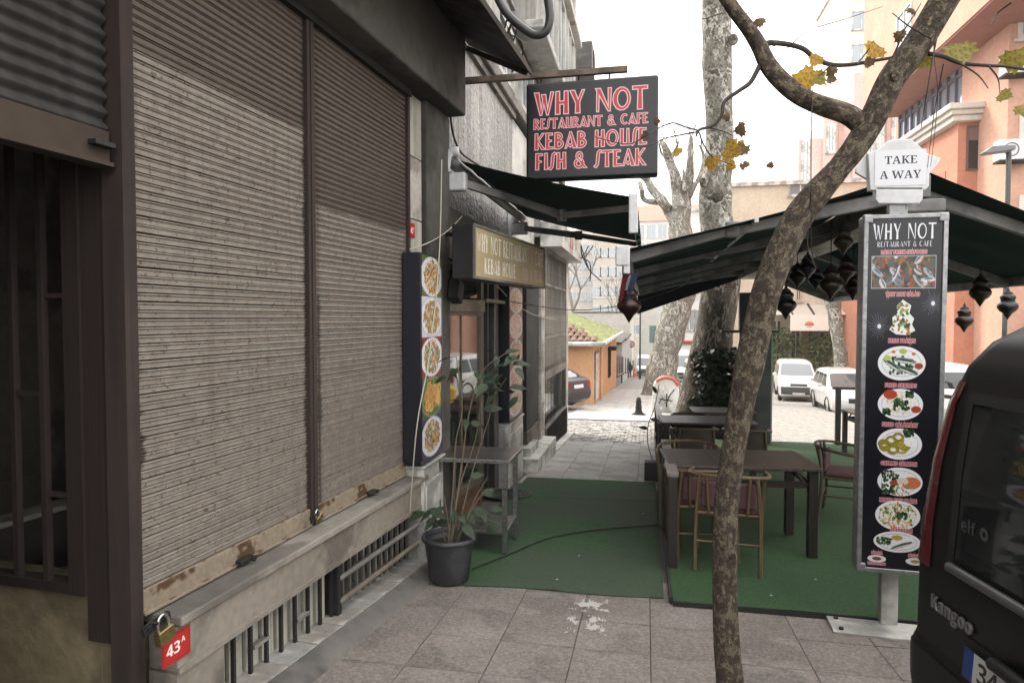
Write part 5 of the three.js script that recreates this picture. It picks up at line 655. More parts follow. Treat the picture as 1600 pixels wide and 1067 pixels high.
// the dark van backed up to the kerb
{ const rows = [[0.2, 0.12, 3.86, 0.72, 0.1], [0.3, 0.03, 3.96, 0.8, 0.13], [0.42, 0.0, 3.99, 0.825, 0.13], [0.58, 0.005, 3.98, 0.83, 0.12], [0.62, 0.03, 3.96, 0.83, 0.11], [0.9, 0.035, 3.88, 0.83, 0.11], [0.98, 0.04, 3.7, 0.825, 0.11], [1.06, 0.045, 2.95, 0.815, 0.1], [1.3, 0.065, 2.68, 0.785, 0.1], [1.5, 0.095, 2.45, 0.742, 0.1], [1.62, 0.13, 2.3, 0.705, 0.11], [1.7, 0.18, 2.18, 0.66, 0.13], [1.76, 0.26, 2.05, 0.59, 0.15], [1.8, 0.42, 1.9, 0.46, 0.18], [1.815, 0.7, 1.7, 0.25, 0.18]];
  for (const r of rows) r[0] *= r[0] > 1.2 ? 1 + 0.05 * (r[0] - 1.2) / 0.6 : 1; const S = carShell(rows, 8), th = 9 * D2R, c = V(2.95, 0, 2.8), v = thing('dark_van', 'dark grey compact van backed up to the pavement in front of the menu board', 'van', [c.x, gy(c.x, c.z) - 0.125, c.z], th);
  const bodyM = paint([0.0075, 0.007, 0.007], { roughness: 0.5, specularIntensity: 0.6, clearcoat: 0.18, clearcoatRoughness: 0.2, map: at(tStain, 2.1) }), trim = std([0.012, 0.012, 0.0125], { roughness: 0.6, tex: tGrain });
  part('body', S.geo(), bodyM, v);
  part('bumper', [surf((w, y) => S.rear(w, y, 0.005), -0.825, 0.825, 0.3, 0.585, 30, 8)], trim, v);
  for (const s of [-1, 1]) { const pts = (u, y) => { const [, xr, , hw, r] = S.f(y), a = lerp(178, 268, u) * D2R, R = r + 0.006; return V(xr + r + R * Math.cos(a), y, s * (hw - r - R * Math.sin(a)) * 1); };
    part('tail_light', [surf(pts, 0.0, 0.92, 0.9, 1.62, 8, 26), surf((q, y) => { const [, , , hw, r] = S.f(y); return S.rear(s * (hw - r - q), y, 0.006); }, 0, (y) => lerp(0.05, 0.01, (y - 0.9) / 0.72), 0.9, 1.62, 3, 26)], phy([0.11, 0.008, 0.012], { roughness: 0.18, clearcoat: 0.8 }), v); part('lamp_lens', surf((u, y) => { const p = pts(u, y); const q = V(p.x - 0.002, p.y, p.z + s * 0.002); return q; }, 0.3, 0.86, 1.0, 1.1, 6, 4), phy([0.35, 0.33, 0.33], { roughness: 0.2 }), v); }
  const door = v;
  part('rear_window', surf((w, y) => S.rear(w, y, 0.006), -0.53, 0.53, 0.985, 1.55, 20, 12), phy([0.012, 0.014, 0.015], { roughness: 0.06, clearcoat: 0.6 }), door);
  part('window_seal', [surf((w, y) => S.rear(w, y, 0.009), -0.565, -0.525, 0.965, 1.58, 2, 14), surf((w, y) => S.rear(w, y, 0.009), 0.525, 0.565, 0.965, 1.58, 2, 14), surf((w, y) => S.rear(w, y, 0.009), -0.565, 0.565, 1.55, 1.59, 20, 2)], M.black, door);
  part('window_bar', tube(Array.from({ length: 16 }, (_, i) => S.rear(lerp(-0.53, 0.53, i / 15), 0.955, 0.02)), 0.018, 8), std([0.1, 0.1, 0.1], { roughness: 0.35, metalness: 0.4 }), door);
  part('door_gap', [surf((w, y) => S.rear(w, y, 0.0025), -0.694, -0.688, 0.63, 1.66, 1, 20), surf((w, y) => S.rear(w, y, 0.0025), 0.688, 0.694, 0.63, 1.66, 1, 20)], M.black, door);
  part('plate_recess', surf((w, y) => S.rear(w, y, 0.004), -0.44, 0.44, 0.6, 0.745, 10, 3), M.black, door);
  part('plate_light_bar', tube(Array.from({ length: 8 }, (_, i) => S.rear(lerp(-0.26, 0.3, i / 7), 0.735, 0.03)), 0.022, 8), trim, door);
  const pl = part('number_plate', grid([0, 1].map((j) => Array.from({ length: 9 }, (_, i) => S.rear(lerp(-0.42, 0.1, i / 8), lerp(0.61, 0.72, j), 0.02))), [0, 1].map((j) => Array.from({ length: 9 }, (_, i) => [i / 8, j]))), std([0.9, 0.9, 0.9], { tex: plateTex('34'), roughness: 0.4 }), door);
  { const tg = new TextGeometry('Kangoo', { font, size: 0.05, depth: 0.006, curveSegments: 5, bevelEnabled: true, bevelSize: 0.0012, bevelThickness: 0.0015, bevelSegments: 1 }); tg.rotateY(-Math.PI / 2); const p = S.rear(-0.645, 0.76, 0.006); tg.translate(p.x, p.y, p.z); tg.scale(1, 1, 1); part('badge', tg, std([0.3, 0.3, 0.3], { metalness: 0.9, roughness: 0.4 }), door); }
  { const tg = new TextGeometry('elf', { font, size: 0.045, depth: 0.0006, curveSegments: 4 }); tg.rotateY(-Math.PI / 2); const p = S.rear(-0.5, 1.1, 0.009); tg.translate(p.x, p.y, p.z); const q = S.rear(-0.375, 1.12, 0.0095); part('sticker', [tg, new THREE.TorusGeometry(0.016, 0.007, 6, 16).scale(1, 1, 0.05).rotateY(Math.PI / 2).translate(q.x, q.y, q.z)], std([0.055, 0.057, 0.06], { roughness: 0.6 }), door); }
  for (const s of [-1, 1]) { part('side_window', surf((x, y) => S.side(x, y, s, 0.004), 0.35, 1.3, 1.08, 1.5, 4, 6), M.glassDark, v); part('side_window', surf((x, y) => S.side(x, y, s, 0.004), 1.4, (y) => lerp(2.75, 2.35, (y - 1.08) / 0.45), 1.08, 1.5, 4, 6), M.glassDark, v); part('side_moulding', surf((x, y) => S.side(x, y, s, 0.008), 0.25, 3.4, 0.58, 0.66, 4, 2), trim, v); }
  part('windscreen', surf((w, y) => S.front(w, y, 0.006), -0.62, 0.62, 1.1, 1.62, 12, 8), M.glassDark, v);
  for (const x of [0.68, 3.25]) for (const z of [-0.72, 0.72]) wheel(v, x, z, 0.3); }
function makeCar(name, label, cat, rows, pos, turn, colour, o = {}) {   // a parked car with windows, lamps, wheels
  const S = carShell(rows, 5), v = thing(name, label, cat, pos, turn), { win, ws, rw, wb, wr = 0.31, low, hw } = o; part('body', S.geo(), paint(colour, o.paint || {}), v);
  for (const s of [-1, 1]) { for (const [x0, x1, a, b] of win) part('side_window', surf((x, y) => S.side(x, y, s, 0.005), (y) => lerp(x0[0], x0[1], (y - a) / (b - a)), (y) => lerp(x1[0], x1[1], (y - a) / (b - a)), a, b, 3, 5), M.glassDark, v);
    const hl = o.head; part('headlight', surf((w, y) => S.front(w, y, 0.008), s * (hl[0]), s * hl[1], hl[2], hl[3], 5, 4), phy([0.5, 0.5, 0.5], { roughness: 0.12, clearcoat: 1 }), v); const tl = o.tail; part('tail_light', surf((w, y) => S.rear(w, y, 0.008), s * tl[0], s * tl[1], tl[2], tl[3], 5, 4), phy([0.3, 0.015, 0.012], { roughness: 0.2 }), v);
    part('mirror', [rbx(-0.06, 0.06, 0, 0.13, -0.09, 0.09, 0.03).translate(o.mir[0], o.mir[1], s * (hw + 0.12)), bx(-0.02, 0.02, 0.02, 0.05, -0.1, 0.1).translate(o.mir[0], o.mir[1], s * (hw + 0.02))], paint(colour), v); part('door_seam', o.seams.map((x) => surf((q, y) => S.side(x + q, y, s, 0.003), 0, 0.012, o.sy[0], o.sy[1], 1, 6)), M.black, v); }
  part('windscreen', surf((w, y) => S.front(w, y, 0.006), (y) => -ws[2] * lerp(1, 0.86, (y - ws[0]) / (ws[1] - ws[0])), (y) => ws[2] * lerp(1, 0.86, (y - ws[0]) / (ws[1] - ws[0])), ws[0], ws[1], 12, 8), phy([0.07, 0.08, 0.085], { roughness: 0.05, clearcoat: 1 }), v); part('rear_window', surf((w, y) => S.rear(w, y, 0.006), -rw[2], rw[2], rw[0], rw[1], 10, 6), M.glassDark, v);
  part('front_bumper', surf((w, y) => S.front(w, y, 0.012), -low[2], low[2], low[0], low[1], 16, 4), std(low[3], { roughness: 0.6 }), v); part('rear_bumper', surf((w, y) => S.rear(w, y, 0.012), -low[2], low[2], low[0], low[1], 16, 4), std(low[3], { roughness: 0.6 }), v); part('grille', surf((w, y) => S.front(w, y, 0.014), -0.36, 0.36, o.gr[0], o.gr[1], 8, 3), M.black, v);
  part('front_plate', surf((w, y) => S.front(w, y, 0.022), -0.26, 0.26, low[0] + 0.06, low[0] + 0.17, 4, 2), M.whitePlastic, v); part('rear_plate', surf((w, y) => S.rear(w, y, 0.018), -0.26, 0.26, o.rp, o.rp + 0.11, 4, 2), M.whitePlastic, v); part('underbody', bx(wb[0] - 0.3, wb[1] + 0.3, 0.16, 0.32, -hw + 0.1, hw - 0.1), M.black, v);
  for (const x of wb) for (const z of [-1, 1]) { wheel(v, x, z * (hw - 0.1), wr); part('wheel_arch', new THREE.TorusGeometry(wr + 0.05, 0.035, 6, 20, Math.PI).translate(x, wr, z * (hw - 0.005)), M.black, v); } return v; }
const suvRows = [[0.25, 0.2, 4.2, 0.72, 0.14], [0.36, 0.04, 4.4, 0.86, 0.2], [0.55, 0, 4.45, 0.88, 0.22], [0.75, 0.02, 4.42, 0.885, 0.22], [0.92, 0.04, 4.3, 0.87, 0.2], [1.0, 0.06, 3.95, 0.85, 0.16], [1.06, 0.08, 3.25, 0.82, 0.14], [1.3, 0.2, 2.9, 0.76, 0.12], [1.55, 0.4, 2.45, 0.68, 0.12], [1.63, 0.55, 2.25, 0.6, 0.14], [1.67, 0.8, 2.0, 0.45, 0.15]];
const vanRows = [[0.22, 0.15, 3.9, 0.72, 0.14], [0.32, 0.03, 4.1, 0.83, 0.22], [0.5, 0, 4.15, 0.85, 0.24], [0.75, 0.01, 4.12, 0.855, 0.22], [0.95, 0.02, 3.98, 0.85, 0.2], [1.06, 0.03, 3.4, 0.84, 0.15], [1.12, 0.035, 3.1, 0.83, 0.12], [1.45, 0.06, 2.62, 0.78, 0.12], [1.7, 0.1, 2.25, 0.71, 0.14], [1.78, 0.2, 2.05, 0.62, 0.16], [1.82, 0.45, 1.8, 0.45, 0.18]];
const bigVanRows = [[0.25, 0.15, 5.2, 0.8, 0.14], [0.4, 0.02, 5.45, 0.96, 0.25], [0.7, 0, 5.5, 0.98, 0.28], [1.0, 0.0, 5.4, 0.98, 0.26], [1.2, 0.0, 5.0, 0.97, 0.18], [1.3, 0.0, 4.75, 0.96, 0.16], [1.9, 0.03, 4.2, 0.92, 0.14], [2.3, 0.06, 3.75, 0.84, 0.16], [2.45, 0.15, 3.4, 0.72, 0.2], [2.5, 0.4, 3.0, 0.5, 0.2]];
const sedRows = [[0.2, 0.15, 4.1, 0.7, 0.14], [0.32, 0.03, 4.3, 0.81, 0.22], [0.5, 0, 4.35, 0.84, 0.24], [0.7, 0.03, 4.3, 0.845, 0.22], [0.88, 0.06, 4.0, 0.83, 0.18], [0.95, 0.12, 3.5, 0.8, 0.15], [0.99, 0.35, 3.1, 0.77, 0.14], [1.2, 0.75, 2.65, 0.68, 0.12], [1.36, 1.15, 2.25, 0.6, 0.12], [1.4, 1.4, 2.0, 0.48, 0.14]];
const suvO = { win: [[[0.45, 0.6], [1.2, 1.15], 1.08, 1.5], [[1.28, 1.23], [2.05, 2.0], 1.08, 1.5], [[2.12, 2.08], [3.05, 2.5], 1.08, 1.5]], ws: [1.1, 1.58, 0.7], rw: [1.1, 1.5, 0.6], wb: [0.85, 3.5], wr: 0.34, low: [0.36, 0.6, 0.86, [0.45, 0.45, 0.44]], hw: 0.88, head: [0.42, 0.82, 0.72, 0.9], tail: [0.6, 0.84, 0.8, 1.15], mir: [2.75, 1.05], seams: [1.24, 2.08, 3.0], sy: [0.45, 1.05], gr: [0.64, 0.8], rp: 0.7 };
const vanO = { win: [[[0.35, 0.42], [1.2, 1.2], 1.15, 1.6], [[1.35, 1.35], [2.1, 2.05], 1.15, 1.6], [[2.2, 2.15], [3.0, 2.45], 1.15, 1.6]], ws: [1.16, 1.68, 0.74], rw: [1.15, 1.6, 0.6], wb: [0.75, 3.35], wr: 0.31, low: [0.3, 0.72, 0.84, [0.05, 0.052, 0.058]], hw: 0.85, head: [0.45, 0.8, 0.76, 0.95], tail: [0.7, 0.83, 0.8, 1.3], mir: [2.75, 1.12], seams: [1.28, 2.14, 3.05], sy: [0.45, 1.1], gr: [0.76, 0.86], rp: 0.75 };
const bigO = { win: [[[3.2, 3.2], [4.5, 4.05], 1.35, 1.95]], ws: [1.36, 2.2, 0.82], rw: [1.4, 2.0, 0.7], wb: [1.0, 4.5], wr: 0.36, low: [0.35, 0.75, 0.95, [0.05, 0.05, 0.055]], hw: 0.97, head: [0.55, 0.92, 0.85, 1.12], tail: [0.82, 0.95, 0.8, 1.4], mir: [4.2, 1.35], seams: [3.1, 4.55], sy: [0.5, 1.3], gr: [0.78, 1.0], rp: 0.8 };
const sedO = { win: [[[0.95, 1.2], [1.7, 1.7], 1.0, 1.28], [[1.78, 1.78], [2.95, 2.45], 1.0, 1.28]], ws: [1.0, 1.32, 0.66], rw: [1.0, 1.3, 0.62], wb: [0.85, 3.4], wr: 0.3, low: [0.32, 0.56, 0.82, [0.03, 0.03, 0.032]], hw: 0.84, head: [0.45, 0.78, 0.62, 0.78], tail: [0.5, 0.8, 0.7, 0.86], mir: [2.7, 0.98], seams: [1.74, 2.6], sy: [0.4, 0.98], gr: [0.6, 0.72], rp: 0.68 };
const silver = [0.5, 0.5, 0.49], whiteP = [0.62, 0.62, 0.61];
const road = (px, q) => onG(px, q, -0.125);
{ const f = road(1297, 642), r = road(1264, 632), d = f.clone().sub(r), turn = -Math.atan2(d.z, d.x), ux = Math.cos(-turn), uz = Math.sin(-turn); const p = f.clone(); // contact of the near front wheel
  const place = (lx, lz) => [p.x - (lx * Math.cos(turn) + lz * Math.sin(turn)), 0, p.z - (-lx * Math.sin(turn) + lz * Math.cos(turn))]; const q = place(3.5, 0.78); q[1] = gy(q[0], q[2]) - 0.125; const c = makeCar('parked_suv', 'silver off-road car parked on the cobbles beside the white van', 'car', suvRows, q, turn, silver, suvO); c.rotation.order = 'YXZ'; c.rotation.z = -0.0; }
{ const turn = -Math.PI / 2 - 0.12; const fw = road(1222, 626); const x = fw.x + 0.78, z = fw.z - 3.35; makeCar('parked_van', 'white panel van with a dark bumper parked beyond the silver off-road car', 'van', vanRows, [x + 0.3, gy(x, fw.z) - 0.125, z], turn, whiteP, vanO); }
{ const p = road(1003, 590); makeCar('delivery_van', 'tall white delivery van at the far end of the street behind the pedestrian', 'van', bigVanRows, [p.x, gy(p.x, p.z) - 0.1, p.z - 5.4], -Math.PI / 2 + 0.05, whiteP, bigO); }
{ const p = road(1058, 603); makeCar('delivery_van', 'white delivery van parked behind the pale plane tree trunk', 'van', bigVanRows, [p.x + 0.4, gy(p.x, p.z) - 0.1, p.z - 5.4], -Math.PI / 2, whiteP, bigO); }
{ const p = road(1085, 606); makeCar('parked_van', 'white van parked between the two plane trees', 'van', vanRows, [p.x + 0.3, gy(p.x, p.z) - 0.1, p.z - 4.2], -Math.PI / 2, whiteP, vanO); }
{ const p = onG(906, 643); makeCar('parked_sedan', 'dark blue saloon car parked in the gap before the orange house', 'car', sedRows, [p.x - 0.1, gy(p.x, p.z) - 0.06, p.z - 0.9], 152 * D2R, [0.025, 0.028, 0.045], sedO); }
{ const z = -14; makeCar('parked_pickup', 'white car parked across the street, mirrored in the restaurant window', 'car', suvRows, [9.6, gy(9.6, z) - 0.125, z], Math.PI / 2, whiteP, suvO); }
// ---------------------------------------------------------------- trees
const barkTex = (pal, s, sc = 1) => pix(512, 1024, [0.8 * sc, 1.6 * sc], (u, v) => { const w = 0.06 * fbm(u, v, 6, 12, 3, s), a = fbm(u + w, v + w, 7, 12, 5, s + 1), b = fbm(u - w, v + w, 12, 20, 4, s + 3), f = fbm(u, v, 60, 110, 2, s + 5); let c = pal[0]; if (a > 0.52) c = pal[1]; if (a > 0.6) c = pal[2]; if (b > 0.6) c = pal[3]; if (b < 0.36) c = pal[4]; const g = 0.86 + 0.3 * (f - 0.5) * 2; return c.map((q) => q * g); });
const barkBump = pix(512, 1024, [0.8, 1.6], (u, v) => { const w = 0.06 * fbm(u, v, 6, 12, 3, 200), a = fbm(u + w, v + w, 7, 12, 5, 201); return (a > 0.52 ? 0.35 : 0) + (a > 0.6 ? 0.3 : 0) + 0.3 * fbm(u, v, 50, 90, 2, 202); }, false);
M.barkBrown = std([0.56, 0.545, 0.53], { tex: barkTex([[0.39, 0.34, 0.29], [0.44, 0.39, 0.33], [0.53, 0.475, 0.4], [0.6, 0.55, 0.465], [0.33, 0.28, 0.24]], 200, 0.26), roughness: 0.95 }); M.barkBrown.bumpMap = at(barkBump, 0.34, 0.68); M.barkBrown.bumpScale = 0.012;
M.barkPale = std([0.78, 0.78, 0.78], { tex: barkTex([[0.6, 0.58, 0.54], [0.74, 0.72, 0.68], [0.82, 0.8, 0.76], [0.5, 0.48, 0.43], [0.42, 0.4, 0.35]], 220, 1.6), roughness: 0.9 });
M.barkMid = std([0.66, 0.66, 0.66], { tex: barkTex([[0.5, 0.46, 0.41], [0.6, 0.57, 0.52], [0.72, 0.69, 0.64], [0.42, 0.38, 0.33], [0.36, 0.32, 0.28]], 240, 1.8), roughness: 0.95 }); M.barkMid.bumpMap = at(barkBump, 1.5, 3); M.barkMid.bumpScale = 0.02;
M.twig = std([0.06, 0.05, 0.042], { roughness: 0.9, tex: tWood }); M.twigPale = std([0.3, 0.27, 0.235], { roughness: 0.9, tex: tWood });
// edges: [y, left, right] in pixels at a given distance -> centre line and radii
const trunkFrom = (edges, z, n, o = {}) => { const zz = typeof z === 'function' ? z : () => z; const P = edges.map(([y, l, r], i) => onZ((l + r) / 2, y, zz(i / (edges.length - 1)))); const R = edges.map(([y, l, r], i) => { const Z = zz(i / (edges.length - 1)), a = onZ(l, y, Z), b = onZ(r, y, Z), A = P[Math.max(0, i - 1)], B = P[Math.min(P.length - 1, i + 1)], d = B.clone().sub(A).normalize(); const e = b.clone().sub(a); return e.addScaledVector(d, -e.dot(d)).length() / 2; }); return { P, R, geo: tube(P, R, n, { sub: 5, wob: 0.12, ...o }) }; };
const mapleGeo = (() => { const out = [[0, -0.06], [0.14, -0.03], [0.3, -0.12], [0.32, 0.02], [0.52, 0.08], [0.44, 0.22], [0.56, 0.42], [0.36, 0.44], [0.3, 0.5], [0.2, 0.74], [0.1, 0.7], [0, 0.92], [-0.1, 0.7], [-0.2, 0.74], [-0.3, 0.5], [-0.36, 0.44], [-0.56, 0.42], [-0.44, 0.22], [-0.52, 0.08], [-0.32, 0.02], [-0.3, -0.12], [-0.14, -0.03]]; return (curl) => { const P = [], I = [], c = [0, 0.2]; const mid = out.map(([x, y]) => [lerp(c[0], x, 0.55), lerp(c[1], y, 0.55)]); const all = [c, ...mid, ...out], z = ([x, y]) => curl * (x * x * 0.9 + (y - 0.3) * (y - 0.3) * 0.5) + 0.03 * Math.sin(x * 20 + y * 11); all.forEach((q) => P.push(q[0], q[1], z(q))); const n = out.length; for (let i = 0; i < n; i++) { const j = (i + 1) % n; I.push(0, 1 + i, 1 + j, 1 + i, 1 + n + i, 1 + n + j, 1 + i, 1 + n + j, 1 + j); } const g = new THREE.BufferGeometry(); g.setAttribute('position', new THREE.Float32BufferAttribute(P, 3)); g.setIndex(I); g.computeVertexNormals(); return boxUV(g); }; })();
{ const t = thing('young_plane_tree', 'slim leaning tree with flaking brown bark and a few yellow leaves growing from the pavement', 'tree'); const Z = 1.95;
  const e = [[1150, 1122, 1172], [1060, 1117, 1162], [1000, 1114, 1156], [935, 1113, 1153], [860, 1114, 1154], [785, 1117, 1157], [710, 1128, 1166], [618, 1142, 1184], [570, 1149, 1195], [510, 1163, 1206], [450, 1177, 1222], [399, 1195, 1244], [337, 1240 - 14, 1287 - 10], [300, 1266 - 12, 1313 - 6], [262, 1290, 1335], [225, 1317, 1364], [180, 1343, 1390], [124, 1369, 1418], [75, 1405, 1455], [0, 1450, 1500], [-70, 1490, 1542], [-160, 1540, 1592]];
  const T = trunkFrom(e, Z, 20, { wob: 0.16 }); part('trunk', T.geo, M.barkBrown, t); for (const [a, b, r] of [[1145, 868, 0.011], [1205, 455, 0.013], [1400, 118, 0.012]]) { const p = onZ(a, b, Z + 0.058); part('knot', new THREE.SphereGeometry(r, 10, 8).scale(1.5, 1.9, 0.6).translate(p.x, p.y, p.z), M.barkBrown, t); } part('root_flare', tube([V(T.P[0].x - 0.01, gy(2.2, Z) - 0.05, Z), T.P[0]], (f) => lerp(0.11, T.R[0], f), 16, { cap: true }), M.barkBrown, t);
  const br = (pts, r0, r1, z1 = Z) => tube(pts.map(([a, b], i) => onZ(a, b, lerp(Z, z1, i / (pts.length - 1)))), (f) => lerp(r0, r1, f), 10, { sub: 5, wob: 0.18 });
  part('limb', br([[1352, 200], [1325, 180], [1285, 166], [1250, 150], [1222, 128], [1200, 102], [1185, 70], [1170, 45], [1150, 18], [1128, -15], [1105, -60]], 0.042, 0.026), M.barkBrown, t, 'dark thinner limb arching over the street');
  part('branch', br([[1187, 74], [1198, 68], [1222, 68], [1255, 76], [1275, 92], [1300, 101], [1330, 101], [1365, 95], [1395, 90]], 0.013, 0.007, Z - 0.25), M.twig, t); part('branch', br([[1190, 98], [1183, 112], [1172, 130], [1155, 142], [1132, 160], [1128, 180], [1115, 196], [1093, 203], [1088, 212]], 0.012, 0.005, Z + 0.1), M.twig, t); part('branch', br([[1452, 84], [1475, 88], [1500, 98], [1540, 102], [1575, 104], [1620, 112]], 0.009, 0.005, Z - 0.1), M.twig, t); part('branch', br([[1196, 74], [1204, 66], [1213, 70]], 0.012, 0.01), M.twig, t);
  const tw = []; const twig = (pts, r = 0.003) => tw.push(tube(pts.map(([a, b], i) => onZ(a, b, Z + 0.12 * Math.sin(a * 0.7))), (f) => lerp(r, r * 0.45, f), 5, { sub: 3 }));
  [[[1092, 204], [1070, 198], [1050, 192], [1030, 200], [1010, 212], [985, 225], [960, 222], [930, 214]], [[1090, 206], [1068, 210], [1040, 216], [1018, 226], [1000, 232]], [[1092, 205], [1098, 222], [1105, 235], [1120, 248], [1145, 258]], [[1110, 200], [1130, 205], [1145, 212]], [[1395, 90], [1404, 70], [1412, 50], [1428, 25], [1440, 5]], [[1500, 98], [1530, 118], [1545, 138]], [[1545, 102], [1560, 122], [1563, 145]], [[1455, 60], [1420, 40], [1395, 20]], [[1580, 5], [1560, 20], [1548, 40]], [[1340, 100], [1352, 85], [1360, 75]], [[1300, 101], [1290, 110], [1280, 118]], [[1462, 20], [1460, 80], [1466, 140], [1462, 200], [1455, 260]], [[1470, 30], [1455, 110], [1440, 200]], [[1475, 100], [1460, 180], [1450, 262]], [[1270, 140], [1268, 220], [1268, 300], [1270, 400], [1280, 420]], [[1268, 300], [1262, 380], [1276, 420]], [[1130, 20], [1090, 30], [1060, 18]], [[1155, 24], [1200, 10], [1240, -10]], [[1230, 76], [1260, 50], [1320, 30], [1380, 10]]].forEach((p, i) => twig(p, i === 11 || i > 12 ? 0.0025 : 0.004)); part('twigs', tw, M.twig, t);
  const lg = [mapleGeo(0.3), mapleGeo(-0.35), mapleGeo(0.6), mapleGeo(-0.8)]; // leaves: pixel, size in pixels, kind
  [[1372, 72, 26, 'Y'], [1252, 112, 32, 'Y'], [1272, 117, 22, 'O'], [1303, 116, 13, 'B'], [1294, 122, 12, 'B'], [1187, 28, 14, 'B'], [1498, 70, 34, 'O'], [1587, 80, 30, 'O'], [1450, 88, 20, 'O'], [1163, 200, 18, 'B'], [1134, 233, 26, 'Y'], [1112, 245, 22, 'Y'], [1160, 242, 20, 'B'], [1138, 256, 14, 'Y'], [1157, 262, 10, 'B'], [1170, 259, 10, 'B'], [1203, 262, 9, 'B'], [1141, 182, 11, 'B'], [1563, 148, 16, 'O'], [1596, 165, 20, 'O'], [1061, 232, 14, 'Y'], [1425, 12, 13, 'B'], [1280, 88, 18, 'Y'], [1412, 58, 14, 'B'], [1360, 103, 14, 'B'], [1022, 190, 10, 'B'], [1012, 212, 12, 'B'], [1154, 224, 12, 'Y']].forEach(([a, b, s, c], i) => { const o = shade(new THREE.Mesh(lg[c === 'B' ? 2 + i % 2 : i % 2], c === 'Y' ? M.leafYellow : c === 'O' ? M.leafOlive : M.leafBrown)); o.name = 'leaf'; o.position.copy(onZ(a, b, Z + 0.12 * Math.sin(a * 0.7))); o.scale.setScalar(s * 1.25 / FPX * 3.1); o.rotation.set(rr(-0.5, 0.5), rr(-0.7, 0.7), c === 'B' ? rr(0, 6) : Math.PI + rr(-1.3, 1.3)); t.add(o); }); }
{ const Z = -9.85, t = thing('big_plane_tree', 'massive plane tree with pale upper trunk and ivy at its foot behind the platform', 'tree');
  const e = [[705, 1035, 1140], [690, 1042, 1136], [655, 1052, 1135], [620, 1062, 1136], [570, 1073, 1141], [520, 1085, 1148], [470, 1094, 1154], [420, 1098, 1158], [375, 1096, 1152], [330, 1092, 1144], [290, 1094, 1144], [250, 1101, 1148], [200, 1103, 1147], [100, 1098, 1144], [0, 1097, 1143], [-120, 1092, 1136], [-260, 1080, 1124]]; const T = trunkFrom(e, Z, 24, { wob: 0.1 }); part('trunk', trunkFrom(e.slice(0, 9), Z, 24, { wob: 0.1 }).geo, M.barkMid, t); part('upper_trunk', trunkFrom(e.slice(8), Z, 24, { wob: 0.1 }).geo, M.barkPale, t, 'pale mottled upper trunk');
  const top = T.P[T.P.length - 1]; for (let i = 0; i < 5; i++) { const a = i * 1.3 + 0.4, q = V(Math.cos(a), 0, Math.sin(a)); part('limb', tube([top.clone().add(V(0, -0.6, 0)), top.clone().addScaledVector(q, 1.2).add(V(0, 1.5, 0)), top.clone().addScaledVector(q, 2.6).add(V(0, 3.6, 0)), top.clone().addScaledVector(q, 3.6).add(V(0, 5.5, 0))], (f) => lerp(0.22, 0.07, f), 8, { sub: 3, wob: 0.1 }), M.barkPale, t); }
  for (const [px, q, r] of [[1122, 305, 0.12], [1146, 62, 0.1], [1100, 285, 0.09]]) { const p = onZ(px, q, Z + 0.32); part('knot', new THREE.SphereGeometry(r, 12, 10).scale(1, 1.2, 0.7).translate(p.x, p.y, p.z), M.barkMid, t); }
  const n = 2600, im = new THREE.InstancedMesh(prep(leafGeo(0.09, 0.07, 0.3)), M.ivy, n), m4 = new THREE.Matrix4(), eu = new THREE.Euler(); for (let i = 0; i < n; i++) { const y = Math.pow(rnd(), 1.3), px = lerp(1092, 1150, rnd()) + 24 * (rnd() - 0.5), q = lerp(694, 545, y), p = onZ(px, q, Z + rr(0.25, 0.62)), s = rr(0.7, 1.6); eu.set(rr(-1.5, 1.5), rr(0, 6.28), rr(-1, 1)); m4.compose(p, new THREE.Quaternion().setFromEuler(eu), V(s, s, s)); im.setMatrixAt(i, m4); } im.name = 'ivy'; im.userData.kind = 'stuff'; shade(im); t.add(im); }
